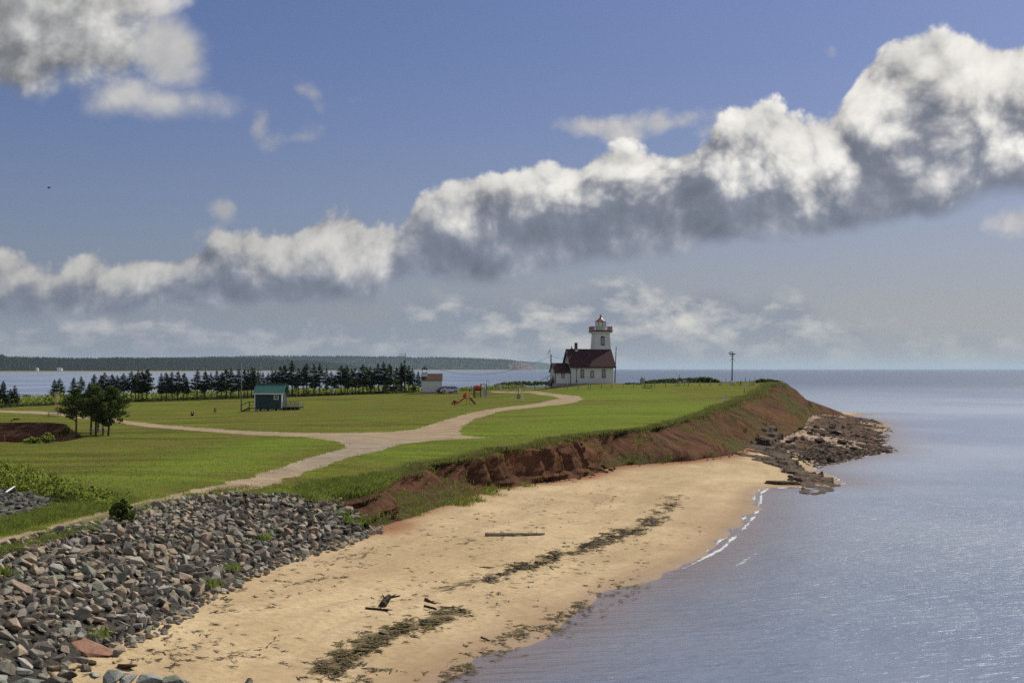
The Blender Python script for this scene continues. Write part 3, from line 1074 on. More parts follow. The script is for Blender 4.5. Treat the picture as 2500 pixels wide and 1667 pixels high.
# ---------------------------------------------------------------- water
def mat_water():
    m, N, b = material('sea_water', 0.07, 0.5)
    p = world_pos(N)
    x, y, z = N.sep(p)
    dist = N.math('SQRT', x * x + y * y)
    sh = attr(N, 'shallow')
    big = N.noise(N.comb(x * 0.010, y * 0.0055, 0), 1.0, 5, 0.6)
    c = N.mix(N.ramp(big, 0.40, 0.60), (0.140, 0.190, 0.285), (0.285, 0.330, 0.400))  # turbid water, its base raised paler to paint in sun glare
    # offshore, the darker sky reflection of rougher waves is painted into the base
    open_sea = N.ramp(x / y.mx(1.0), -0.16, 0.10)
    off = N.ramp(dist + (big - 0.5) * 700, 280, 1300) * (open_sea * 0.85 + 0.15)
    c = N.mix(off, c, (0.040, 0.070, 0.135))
    c = N.mix(N.ramp(sh, 0.0, 1.0), c, (0.20, 0.145, 0.12))
    # foam at the lip of the beach
    fo = attr(N, 'foam')
    fn = N.noise(p, 1.4, 6, 0.7)
    along = N.noise(p, 0.16, 3, 0.6)
    fm = N.ramp(fo + (fn - 0.5) * 1.1 + (along - .5) * 1.6, 0.80, 1.0)
    c = N.mix(fm * 0.8, c, (0.66, 0.68, 0.68))
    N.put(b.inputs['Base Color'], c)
    N.put(b.inputs['Roughness'], N.ramp(dist, 60, 300, 0.16, 0.36) + fm * 0.6)
    b.inputs['IOR'].default_value = 1.4
    b.inputs['Specular IOR Level'].default_value = 1.0
    # wind ripples crossing a low swell, crests run towards the beach
    ca, sa = math.cos(math.radians(10)), math.sin(math.radians(10))
    xr = x * ca + y * sa
    yr = y * ca - x * sa
    r1 = N.noise(N.comb(xr * 0.42, yr * 1.25, 0), 1.0, 3, 0.55, dist=0.35)
    r2 = N.noise(N.comb(xr * 1.3 + 9, yr * 3.4, 0), 1.0, 4, 0.62, dist=0.3)
    r3 = N.noise(N.comb(xr * 0.07, yr * 0.16, 3), 1.0, 2, 0.5)
    far = N.ramp(dist, 60, 260, 1.3, 0.42) + N.ramp(dist, 450, 1600, 0.0, 0.55) * open_sea
    calm = N.ramp(sh, 0.2, 1.0, 1.0, 0.25) * N.ramp(N.noise(N.comb(x * 0.015, y * 0.0085, 5), 1.0, 3, 0.55), 0.35, 0.65, 0.72, 1.15)
    h = (r1 * 0.62 + r2 * 0.24) * calm + r3 * 0.9
    nd = N.new('ShaderNodeBump')
    N.put(nd.inputs['Strength'], far)
    nd.inputs['Distance'].default_value = 0.42
    N.put(nd.inputs['Height'], h)
    N.l.new(nd.outputs[0], b.inputs['Normal'])
    return m


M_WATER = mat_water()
# near sheet (fine, carries real swell and shore data) inside a far sheet
wa = np.tan(np.linspace(-0.50, 0.50, 460))
wr = np.r_[np.geomspace(30, 430, 520), np.geomspace(440, 62000, 60)]
WX = wa[None, :] * wr[:, None]
WY = np.repeat(wr[:, None], 460, 1)
dwl, _ = seg_dist(WX, WY, water_line)
near = WY < 420
zbw = np.where(near, zb(np.where(near, WX, 0), np.where(near, WY, 100)), -5)
landside = (WX < np.interp(WY, water_line[:24, 1], water_line[:24, 0])) & near
shallow = np.where(near & (WX > -30), np.exp(-dwl / 4.0) * 0.75 + 0.25 * np.exp(-dwl / 14), 0)
foam = np.where(near & (WX > -30), np.exp(-((dwl - 0.35) / 0.30) ** 2) * 1.0 * np.clip((WY - 62) / 25, 0, 1), 0)
foam = np.maximum(foam, np.where(near & (WX > 0), 0.62 * np.exp(-((dwl - 3.0) / 0.35) ** 2) * np.clip((WY - 62) / 20, 0, 1) * (WY < 140), 0))
WZ = np.where(near, (fbm(WX / 7, WY / 3.5, 2, 81) - .5) * 0.10, 0.0)
ii = np.arange(wr.size * 460).reshape(wr.size, 460)
wq = np.stack([ii[:-1, :-1], ii[:-1, 1:], ii[1:, 1:], ii[1:, :-1]], -1).reshape(-1, 4)
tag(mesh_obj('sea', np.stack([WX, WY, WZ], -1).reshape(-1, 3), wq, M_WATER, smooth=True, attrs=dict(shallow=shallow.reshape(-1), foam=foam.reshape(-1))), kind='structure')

# ---------------------------------------------------------------- far shores
def mat_forest(name, a, b_):
    m, N, b = material(name, 1.0, 0.03)
    p = world_pos(N)
    n = N.noise(p, 0.03, 5, 0.7)
    N.put(b.inputs['Base Color'], N.mix(N.ramp(n, 0.3, 0.7), a, b_))
    return m


def mat_plain(name, col, rough=0.8, spec=0.3, var=0.25, scale=3.0, bmp=0.0, metal=0.0):
    m, N, b = material(name, rough, spec)
    tc = N.new('ShaderNodeTexCoord')
    n = N.noise(E(N, tc.outputs['Object']), scale, 5, 0.65)
    N.put(b.inputs['Base Color'], N.mix(N.ramp(n, 0.25, 0.75), tuple(c * (1 - var) for c in col), tuple(min(1, c * (1 + var * 0.6)) for c in col)))
    b.inputs['Metallic'].default_value = metal
    if bmp:
        bump(N, b, n, bmp, 0.02)
    return m


M_FOR = mat_forest('far_forest_green', (0.018, 0.032, 0.018), (0.042, 0.062, 0.032))
M_FIELD = mat_forest('far_shore_field', (0.10, 0.14, 0.045), (0.16, 0.19, 0.07))
M_FSAND = mat_plain('far_shore_sand', (0.30, 0.19, 0.12), 0.95)
M_FCLIFF = mat_plain('far_red_cliff', (0.12, 0.065, 0.055), 0.95)


def far_shore(name, prof, D0, depth, mat_land, trees=None, cliff=None, sand=True):
    """prof: (u, v_top, shore) -> strip of land with its own crest line; D0(u) distance of the shore"""
    us = np.arange(prof[0][0], prof[-1][0] + 1, 6.0)
    pu = [p[0] for p in prof]
    vt = np.interp(us, pu, [p[1] for p in prof])
    ds = np.array([D0(u) for u in us])
    rows = [(0, 0.0), (0.02, 1.6), (0.035, 3.0), (0.20, 6.0), (0.38, None), (0.6, None), (1.0, 0.5)]
    V = []
    for k, (fr_, h) in enumerate(rows):
        D = ds + depth * fr_
        X = (us - U0) / F * D
        H = 12 + (VH - vt) / F * D
        H = np.maximum(H, 0.5) - (13 if trees else 0)
        if h is None:
            h = H * (0.9 if k == 4 else 1.0) + (fbm(us / 40, us * 0 + k, 3, 90) - .5) * 6
            h = np.where(H < 4, np.maximum(H, .3), h)
        else:
            h = np.minimum(h, np.maximum(H, 0.2)) + 0 * X
        V.append(np.stack([X, D, h], 1))
    V = np.stack(V, 0)
    n = len(us)
    ii = np.arange(len(rows) * n).reshape(len(rows), n)
    f = np.stack([ii[:-1, :-1], ii[:-1, 1:], ii[1:, 1:], ii[1:, :-1]], -1)
    mi = np.zeros(f.shape[:2], int)
    mi[0, :] = 1 if sand else 0
    mi[1, :] = 1 if sand else 0
    mi[2, :] = 2
    mi[3:, :] = 0
    if cliff:
        m = (us[:-1] > cliff[0]) & (us[:-1] < cliff[1])
        mi[:4, m] = 3
    o = mesh_obj(name, V.reshape(-1, 3), f.reshape(-1, 4), [mat_land, M_FSAND, M_FIELD, M_FCLIFF], smooth=False, midx=mi.reshape(-1))
    tag(o, kind='structure')
    return us, vt, ds, V


def cone_trees(name, pts, sizes, mat, seed=1):
    r = np.random.default_rng(seed)
    n = len(pts)
    k = 5
    V = np.zeros((n, k + 1, 3))
    w = sizes * r.uniform(0.26, 0.42, n)
    for i in range(k):
        a = i / k * 2 * math.pi + r.uniform(0, 1, n)
        V[:, i, 0] = pts[:, 0] + np.cos(a) * w
        V[:, i, 1] = pts[:, 1] + np.sin(a) * w
        V[:, i, 2] = pts[:, 2] + r.uniform(-.5, 1.5, n)
    V[:, k, 0] = pts[:, 0]
    V[:, k, 1] = pts[:, 1]
    V[:, k, 2] = pts[:, 2] + sizes
    base = (np.arange(n) * (k + 1))[:, None, None]
    f = np.array([[i, (i + 1) % k, k] for i in range(k)])[None] + base
    return mesh_obj(name, V.reshape(-1, 3), f.reshape(-1, 3), mat)


left_prof = [(-500, 868), (-100, 868), (-20, 865), (6, 866), (12, 871), (60, 873), (120, 872), (200, 874), (300, 873), (400, 873), (480, 874), (560, 872), (620, 874), (680, 877), (740, 879), (800, 882), (840, 886), (880, 892), (930, 898)]
D_left = lambda u: float(np.interp(u, [-500, 0, 300, 600, 800, 930], [4300, 4550, 4900, 5600, 6600, 7600]))
us, vt, ds, V = far_shore('wooded_point', left_prof, D_left, 900, M_FOR, trees=True)
r = np.random.default_rng(3)
n = 15000
iu = r.uniform(0, len(us) - 1.01, n)
fr_ = r.uniform(0.19, 0.66, n) ** 1.0
ki = np.searchsorted([0, .02, .035, .20, .38, .6, 1.0], fr_) - 1
lo = np.array([0, .02, .035, .20, .38, .6])[ki]
hi = np.array([.02, .035, .20, .38, .6, 1.0])[ki]
w = ((fr_ - lo) / (hi - lo))[:, None]
i0 = iu.astype(int)
pp = V[ki, i0] * (1 - w) + V[ki + 1, i0] * w
pp[:, 0] += (iu - i0) * 6 / F * pp[:, 1]
hs = r.uniform(7, 18, n) * np.clip((930 - us[i0]) / 150, 0.2, 1)
tag(cone_trees('far_forest', pp, hs, M_FOR, 4), 'dense dark spruce forest covering the low point across the bay', 'forest', kind='stuff')

mid_prof = [(360, 879), (480, 876), (560, 874), (640, 872), (700, 873), (780, 872), (860, 873), (960, 874), (978, 872), (990, 876), (1060, 875), (1080, 876), (1130, 876), (1180, 878), (1220, 880), (1250, 882), (1270, 882), (1290, 885), (1300, 892), (1303, 899)]
D_mid = lambda u: float(np.interp(u, [360, 700, 1000, 1303], [8200, 8800, 9800, 11500]))
us2, vt2, ds2, V2 = far_shore('distant_headland', mid_prof, D_mid, 1600, M_FOR, cliff=(1240, 1304))
far_shore('farthest_headland', [(1180, 880), (1290, 882), (1320, 884), (1345, 888), (1350, 899)], lambda u: 19000.0, 2000, M_FOR, sand=False)
r = np.random.default_rng(9)
n = 6000
iu = r.uniform(0, len(us2) - 1.01, n)
i0 = iu.astype(int)
w = r.uniform(0, 1, n)[:, None]
kk = r.integers(3, 5, n)
pp = V2[kk, i0] * (1 - w) + V2[kk + 1, i0] * w
pp[:, 0] += (iu - i0) * 6 / F * pp[:, 1]
tag(cone_trees('distant_woods', pp, r.uniform(8, 20, n) * np.clip((1300 - us2[i0]) / 60, 0.1, 1), M_FOR, 5), 'hazy blue-green woods on the headland behind the lighthouse', 'woods', kind='stuff')

# haze over the bay
def build_haze():
    m = bpy.data.materials.new('sea_haze')
    m.use_nodes = True
    t = m.node_tree
    t.nodes.clear()
    out = t.nodes.new('ShaderNodeOutputMaterial')
    pv = t.nodes.new('ShaderNodeVolumePrincipled')
    pv.inputs['Color'].default_value = (0.66, 0.84, 1.0, 1)
    pv.inputs['Density'].default_value = 0.000028
    pv.inputs['Anisotropy'].default_value = 0.2
    t.links.new(pv.outputs[0], out.inputs['Volume'])

    x0, x1, y0, y1, z0, z1 = -34000, 34000, -300, 63000, -12, 190
    V = [(x0, y0, z0), (x1, y0, z0), (x1, y1, z0), (x0, y1, z0), (x0, y0, z1), (x1, y0, z1), (x1, y1, z1), (x0, y1, z1)]
    f = [(0, 3, 2, 1), (4, 5, 6, 7), (0, 1, 5, 4), (1, 2, 6, 5), (2, 3, 7, 6), (3, 0, 4, 7)]
    o = mesh_obj('haze', V, f, m)
    tag(o, 'thin blue sea haze over the whole bay', 'haze', kind='stuff')


build_haze()
# ---------------------------------------------------------------- stones
def mat_stone(name, c1, c2, c3):
    c1, c2, c3 = [tuple(k * w for k, w in zip(c, (1.30, 1.23, 1.12))) for c in (c1, c2, c3)]
    m, N, b = material(name, 0.95, 0.12)
    tc = N.new('ShaderNodeTexCoord')
    oi = N.new('ShaderNodeObjectInfo')
    p = E(N, tc.outputs['Object'])
    pw = world_pos(N)
    n = N.noise(pw, 2.6, 6, 0.7)
    n2 = N.noise(pw, 0.9, 4, 0.6)
    c = N.mix(N.ramp(n, 0.3, 0.7), c1, c2)
    c = N.mix(N.ramp(n2, 0.52, 0.66) * 0.7, c, c3)
    vein = N.noise(pw, 9.0, 5, 0.75)
    c = N.mix(N.ramp(vein, 0.60, 0.72) * 0.4, c, (0.42, 0.40, 0.36))
    N.put(b.inputs['Base Color'], c)
    bump(N, b, n + vein * 0.4, 0.9, 0.07)
    return m


STONE = [mat_stone('grey_riprap', (0.13, 0.125, 0.115), (0.27, 0.255, 0.23), (0.20, 0.17, 0.13)),
         mat_stone('dark_riprap', (0.090, 0.085, 0.078), (0.19, 0.18, 0.155), (0.12, 0.125, 0.10)),
         mat_stone('buff_riprap', (0.20, 0.165, 0.125), (0.37, 0.31, 0.235), (0.24, 0.20, 0.17)),
         mat_stone('green_grey_riprap', (0.11, 0.125, 0.105), (0.23, 0.25, 0.21), (0.16, 0.155, 0.12)),
         mat_stone('pinkish_riprap', (0.21, 0.16, 0.13), (0.33, 0.265, 0.215), (0.25, 0.22, 0.19)),
         mat_stone('pale_grey_riprap', (0.24, 0.235, 0.22), (0.40, 0.385, 0.35), (0.30, 0.27, 0.22))]
BLUESTONE = [mat_stone('blue_grey_stone', (0.14, 0.15, 0.145), (0.27, 0.285, 0.27), (0.20, 0.24, 0.19)), STONE[1], mat_stone('pale_blue_stone', (0.28, 0.30, 0.29), (0.46, 0.47, 0.45), (0.3, 0.33, 0.28)), STONE[3]]
REDROCK = mat_stone('red_sandstone_block', (0.19, 0.105, 0.075), (0.28, 0.165, 0.12), (0.24, 0.155, 0.12))
DARKRED = mat_stone('brown_shore_rock', (0.042, 0.030, 0.025), (0.095, 0.066, 0.052), (0.07, 0.052, 0.038))
LEDGE = mat_stone('ledge_rock', (0.040, 0.029, 0.023), (0.105, 0.076, 0.056), (0.12, 0.105, 0.065))
BLACKROCK = mat_stone('wet_dark_rock', (0.022, 0.020, 0.018), (0.055, 0.047, 0.040), (0.055, 0.052, 0.032))


def hull_rock(seed, npts=15, flat=0.62, cut=0.0):
    r = random.Random(seed)
    bm = bmesh.new()
    for i in range(npts):
        while True:
            v = Vector((r.uniform(-1, 1), r.uniform(-1, 1), r.uniform(-1, 1)))
            if 0.1 < v.length < 1:
                break
        v.normalize()
        v = Vector((v.x, v.y * 0.8, v.z * flat)) * r.uniform(0.78, 1.0)
        bm.verts.new(v)
    res = bmesh.ops.convex_hull(bm, input=bm.verts)
    bmesh.ops.delete(bm, geom=[g for g in bm.verts if not g.link_faces], context='VERTS')
    bmesh.ops.dissolve_limit(bm, angle_limit=math.radians(14), verts=bm.verts, edges=bm.edges)
    bmesh.ops.bevel(bm, geom=list(bm.edges), offset=0.035, segments=1, affect='EDGES', clamp_overlap=True)
    bmesh.ops.triangulate(bm, faces=bm.faces)
    bm.normal_update()
    V = np.array([v.co[:] for v in bm.verts])
    Fc = np.array([[v.index for v in f.verts] for f in bm.faces])
    bm.verts.index_update()
    Fc = np.array([[v.index for v in f.verts] for f in bm.faces])
    bm.free()
    return V, Fc


SHAPES = [hull_rock(i, random.Random(i).choice([11, 13, 15]), random.Random(i + 50).uniform(0.45, 0.8)) for i in range(26)]
_cache = {}


def rock_mesh(si, mat, nm='riprap_stone'):
    k = (si, mat.name)
    if k not in _cache:
        V, Fc = SHAPES[si]
        me = bpy.data.meshes.new(nm)
        me.from_pydata(V.tolist(), [], Fc.tolist())
        me.materials.append(mat)
        _cache[k] = me
    return _cache[k]


def place_rock(name, si, mat, loc, size, rot, label=None, cat='rock', group=None):
    o = bpy.data.objects.new(name, rock_mesh(si, mat))
    COL.objects.link(o)
    o.location = loc
    o.rotation_euler = rot
    o.scale = size
    return tag(o, label, cat, group)


def join_rocks(name, items, mats, label, cat='rocks'):
    """items: (shape, material index, loc, scale3, euler)"""
    Vs, Fs, mi = [], [], []
    off = 0
    for si, m, loc, sc, rot in items:
        V, Fc = SHAPES[si]
        R = np.array(Euler(rot).to_matrix())
        W = (V * np.array(sc)) @ R.T + np.array(loc)
        Vs.append(W)
        Fs.append(Fc + off)
        mi.append(np.full(len(Fc), m))
        off += len(V)
    o = mesh_obj(name, np.vstack(Vs), np.vstack(Fs), mats, midx=np.concatenate(mi))
    return tag(o, label, cat, kind='stuff')


def on_screen(x, y, z):
    fw = y * math.cos(TH) + (z - CAM_H) * math.sin(TH)
    up = -y * math.sin(TH) + (z - CAM_H) * math.cos(TH)
    return U0 + F * x / fw, V0 - F * up / fw


# riprap bank : sample the bed surface
r = np.random.default_rng(11)
nA, nB = RUB.shape[:2]
cand = []
ai0 = near_i(RUB[:, 0], -260, 1410, 4.9)
grid_cells = {}


def far_enough(x, y, s, f=0.62):
    gx, gy = int(x // .8), int(y // .8)
    for a in (-1, 0, 1):
        for b_ in (-1, 0, 1):
            for (px, py, ps) in grid_cells.get((gx + a, gy + b_), ()):
                if (px - x) ** 2 + (py - y) ** 2 < ((s + ps) * f) ** 2:
                    return False
    grid_cells.setdefault((gx, gy), []).append((x, y, s))
    return True


for pas, (cnt, smin, smax) in enumerate([(1300, 0.34, 0.52), (9000, 0.22, 0.35), (22000, 0.13, 0.22)]):
    for _ in range(cnt):
        a = r.uniform(ai0, nA - 1.01)
        b_ = r.uniform(0, nB - 1.01) if r.random() < .93 else r.uniform(0, 1.0)
        if pas == 0 and r.random() > 0.25 + 0.75 * b_ / nB:
            continue
        i, j = int(a), int(b_)
        fa, fb = a - i, b_ - j
        p = RUB[i, j] * (1 - fa) * (1 - fb) + RUB[i + 1, j] * fa * (1 - fb) + RUB[i, j + 1] * (1 - fa) * fb + RUB[i + 1, j + 1] * fa * fb
        if pas and r.random() < 0.05:
            # strays roll onto the sand at the toe
            p = RUB[i, -2] + np.array([r.uniform(0, 1.0), -r.uniform(0.0, 1.3), 0])
            p[2] = zb(p[0], p[1])
        s = r.uniform(smin, smax) * (0.85 + 0.25 * b_ / nB)
        if (p[0] - P2(222, 1592, 1.8)[0]) ** 2 + ((p[1] - P2(215, 1592, 1.8)[1]) * 1.3 + .2) ** 2 < 1.0 ** 2:
            continue
        if far_enough(p[0], p[1], s, 0.58 if pas < 2 else 0.66):
            cand.append((p, s, b_ / nB))
print('riprap', len(cand))
items = []
for p, s, tb in cand:
    u, v = on_screen(*p)
    d = p[1]
    vis = (-20 < u < 980) and (1100 < v < 1690)
    px = s / d if vis else 0
    si = int(r.integers(0, len(SHAPES)))
    m = int(r.choice(6, p=[.33, .20, .20, .12, .07, .08]))
    el_ = r.uniform(0.85, 1.45)
    sc = (s * el_, s * r.uniform(0.75, 1.05), s * r.uniform(0.75, 1.1))
    rot = (r.uniform(-.5, .5), r.uniform(-.5, .5), r.uniform(0, 6.28))
    loc = (p[0], p[1], p[2] + s * 0.30)
    items.append((px, si, m, loc, sc, rot))
items.sort(key=lambda q: -q[0])
adj = {0: 'grey', 1: 'dark grey', 2: 'buff coloured', 3: 'greenish grey', 4: 'pinkish brown', 5: 'pale grey'}
used_l = {}
for px, si, m, loc, sc, rot in items[:285]:
    u, v = on_screen(*loc)
    e = sc[0] / sc[1]
    shp = 'long' if e > 1.45 else ('squat' if e < 1.0 else 'angular')
    if u < 110: zn = 'at the left edge of the picture'
    elif u < 260 and v > 1450: zn = 'beside the red sandstone block'
    elif v > np.interp(u, [150, 420, 600, 750, 880], [1560, 1455, 1370, 1320, 1285]): zn = 'along the sandy toe of the bank'
    elif u > 700: zn = 'at the right end of the bank'
    elif v < np.interp(u, [0, 250, 450, 600, 700], [1400, 1330, 1270, 1240, 1240]): zn = 'near the crest of the bank'
    elif u < 300: zn = 'in the left part of the bank'
    elif u < 480: zn = 'low in the middle of the bank'
    else: zn = 'in the right half of the bank'
    sz = ('biggest', 'large', 'fairly large', 'medium')[min(3, len(used_l) * 4 // 285)]
    used_l[len(used_l)] = 1
    row = 'upper' if v < 1420 else ('lower' if v > 1530 else 'middle')
    place_rock('riprap_stone', si, STONE[m], loc, sc, rot, f'{sz} {shp} {adj[m]} stone {zn}, {row} level', 'stone', 'large stones of the riprap bank')
join_rocks('riprap_stones', [(si, m, loc, sc, rot) for px, si, m, loc, sc, rot in items[285:]], STONE, 'smaller angular grey and buff stones filling the riprap bank', 'stones')

# breakwater stones just under the camera
near_items = []
for k in range(900):
    u = r.uniform(-120, 900) if k % 3 else r.uniform(-120, 380)
    D = r.uniform(41, 48.3)
    x = (u - U0) / F * D
    top = np.interp(u, [-120, 0, 380, 500, 800, 900], [3.3, 3.2, 2.75, 2.5, 2.2, 1.7])
    z = top - abs(D - 44.5) * 0.20 + r.uniform(-.2, .05)
    uu, vv = on_screen(x, D, z + .4)
    if vv < np.interp(u, [-120, 300, 420, 500, 640, 900], [1590, 1618, 1624, 1632, 1644, 1656]):
        continue
    s = r.uniform(0.22, 0.55)
    near_items.append((x, D, z, s, u))
near_items = [q for i, q in enumerate(near_items) if all((q[0] - w[0]) ** 2 + (q[1] - w[1]) ** 2 > ((q[3] + w[3]) * .5) ** 2 for w in near_items[:i])]
for x, D, z, s, u in near_items:
    mi_ = int(r.choice(4, p=[.45, .25, .12, .18]))
    uu, vv = on_screen(x, D, z)
    pc = ORD[min(17, max(0, int((uu + 40) / 55)))]
    place_rock('breakwater_stone', int(r.integers(0, 26)), BLUESTONE[mi_], (x, D, z), (s * r.uniform(1, 1.5), s, s * .85), (r.uniform(-.4, .4), r.uniform(-.4, .4), r.uniform(0, 6)),
               f"{['blue grey', 'dark', 'pale bluish', 'greenish grey'][mi_]} {'big' if s > .55 else 'small'} {'back' if D > 45.5 else 'front'} stone of the bottom edge breakwater, {pc} position from the left", 'stone', 'breakwater stones in the foreground')
bx = np.array([q[0] for q in near_items])
gxs = np.linspace(-20, -4, 40)
gys = np.linspace(39, 49, 24)
gx, gy = np.meshgrid(gxs, gys)
uu = gx / gy * F + U0
gz = np.interp(uu, [-120, 0, 380, 500, 800, 900], [3.0, 2.9, 2.2, 1.8, 1.5, .9]) - np.abs(gy - 44.5) * 0.28
gz = gz - .3 + (fbm(gx, gy, 2, 99) - .5) * .3
ii = np.arange(gx.size).reshape(gx.shape)
tag(mesh_obj('breakwater_bed', np.stack([gx, gy, gz], -1).reshape(-1, 3), np.stack([ii[:-1, :-1], ii[:-1, 1:], ii[1:, 1:], ii[1:, :-1]], -1).reshape(-1, 4), M_RUB, smooth=True), kind='structure')

# the red sandstone block at the toe of the bank
def wedge_block():
    bm = bmesh.new()
    pts = [(-.95, -.35, 0), (-.9, .35, 0), (-.80, -.1, .62), (-.62, .28, .66), (-.2, .42, .45), (.35, .36, .26), (.95, .1, .06), (.9, -.2, 0), (.1, -.48, .18), (-.6, -.42, .42), (.3, -.5, 0), (1.0, .2, 0), (0, .5, 0)]
    for p in pts:
        bm.verts.new(Vector(p))
    bmesh.ops.convex_hull(bm, input=bm.verts)
    bmesh.ops.subdivide_edges(bm, edges=bm.edges, cuts=2, use_grid_fill=True)
    for v in bm.verts:
        n = (fbm(np.array(v.co.x * 3.1), np.array(v.co.y * 3 + v.co.z * 4), 3, 5) - .5) * .09
        v.co += v.co.normalized() * float(n)
    me = bpy.data.meshes.new('sandstone_block')
    bm.to_mesh(me)
    bm.free()
    me.materials.append(REDROCK)
    return me


x, y, z = on_beach(212, 1592)
o = bpy.data.objects.new('sandstone_block', wedge_block())
COL.objects.link(o)
o.location = (x, y, z - 0.05)
o.scale = (1.05, 1.15, 1.0)
o.rotation_euler = (0, 0, -0.12)
tag(o, 'large wedge shaped red sandstone block on the sand at the foot of the riprap', 'rock')
for (u, v, s, lab, mt) in [(310, 1632, .42, 'low reddish rock half buried in sand and weed near the bottom edge', DARKRED), (928, 1303, .30, 'small blue grey stone alone on the sand right of the riprap end', BLUESTONE[0]),
                           (905, 1305, .40, 'buff stone on the sand at the very tip of the riprap', STONE[2]), (868, 1290, .5, 'round grey boulder at the end of the riprap bank', STONE[0]), (895, 1275, .45, 'blue grey boulder among weeds beyond the end of the riprap', BLUESTONE[0])]:
    x, y, z = on_beach(u, v)
    place_rock('beach_rock', int(r.integers(0, 26)), mt, (x, y, z + s * .25), (s * 1.2, s, s * .75), (0.1, 0.2, r.uniform(0, 6)), lab, 'rock')

# dark stones of the harbour slope at the far left
DARKSTONE = mat_stone('harbour_dark_stone', (0.055, 0.056, 0.055), (0.14, 0.138, 0.13), (0.09, 0.09, 0.08))
HST = [STONE[0], DARKSTONE]
adj[1] = 'dark'
it = []
for k in range(420):
    u = r.uniform(-90, 118)
    v = r.uniform(1196, 1278)
    if v > np.interp(u, [-90, 0, 60, 118], [1290, 1278, 1262, 1240]) or v < np.interp(u, [-90, 40, 118], [1190, 1200, 1222]):
        continue
    x, y, z = on_lawn(u, v)
    s = r.uniform(.2, .42)
    it.append((int(r.integers(0, 26)), 1, (x, y, z + .05), (s * 1.2, s, s * .8), (r.uniform(-.4, .4), r.uniform(-.4, .4), r.uniform(0, 6))))
for t_ in it[:110]:
    si, m, loc, sc, rot = t_
    place_rock('harbour_stone', si, HST[m], loc, sc, rot, f'{adj[m]} stone in the pile below the brambles, {("left", "middle", "right")[min(2, max(0, int((on_screen(*loc)[0] + 10) / 45)))]} {("upper", "central", "lower")[min(2, max(0, int((on_screen(*loc)[1] - 1195) / 28)))]} part', 'stone', 'dark stones at far left')
join_rocks('harbour_stones', it[110:], HST, 'small dark stones heaped left of the dirt track', 'stones')


# ---------------------------------------------------------------- ledges of the point
def slab(name, u, v, a, b_, h, rot, tilt, mat, label, seed, zoff=0.0, pts=11, layers=3, cat='rock ledge', group=None):
    """layered bedding slabs, each layer a little smaller and broken at the edge"""
    x, y, z = on_beach(u, v)
    z = max(z, 0.0)
    rr = random.Random(seed)
    bm = bmesh.new()
    z0 = -0.4
    for L in range(layers):
        sc = 1 - 0.15 * L
        ox, oy = rr.uniform(-.08, .08) * a, rr.uniform(-.08, .08) * b_
        th = h / layers
        ring0, ring1 = [], []
        for i in range(pts * 2):
            an = i / (pts * 2) * 2 * math.pi
            rad = sc * rr.uniform(0.72, 1.08)
            px, py = math.cos(an) * a * rad + ox, math.sin(an) * b_ * rad + oy
            ring0.append(bm.verts.new((px * 1.03, py * 1.03, z0)))
            ring1.append(bm.verts.new((px, py, (L + 1) * th + rr.uniform(-.12, .06) * th)))
        n = len(ring0)
        for i in range(n):
            bm.faces.new((ring0[i], ring0[(i + 1) % n], ring1[(i + 1) % n], ring1[i]))
        inner = [bm.verts.new((vv.co.x * 0.55 + ox * .4, vv.co.y * .55 + oy * .4, vv.co.z + rr.uniform(-.02, .12) * th)) for vv in ring1]
        for i in range(n):
            bm.faces.new((ring1[i], ring1[(i + 1) % n], inner[(i + 1) % n], inner[i]))
        bm.faces.new(inner)
        z0 = (L + 0.6) * th
    bmesh.ops.triangulate(bm, faces=bm.faces)
    me = bpy.data.meshes.new(name)
    bm.to_mesh(me)
    bm.free()
    me.materials.append(mat)
    o = bpy.data.objects.new(name, me)
    COL.objects.link(o)
    o.location = (x, y, z + zoff)
    o.rotation_euler = (tilt[0], tilt[1], rot)
    return tag(o, label, cat, group)


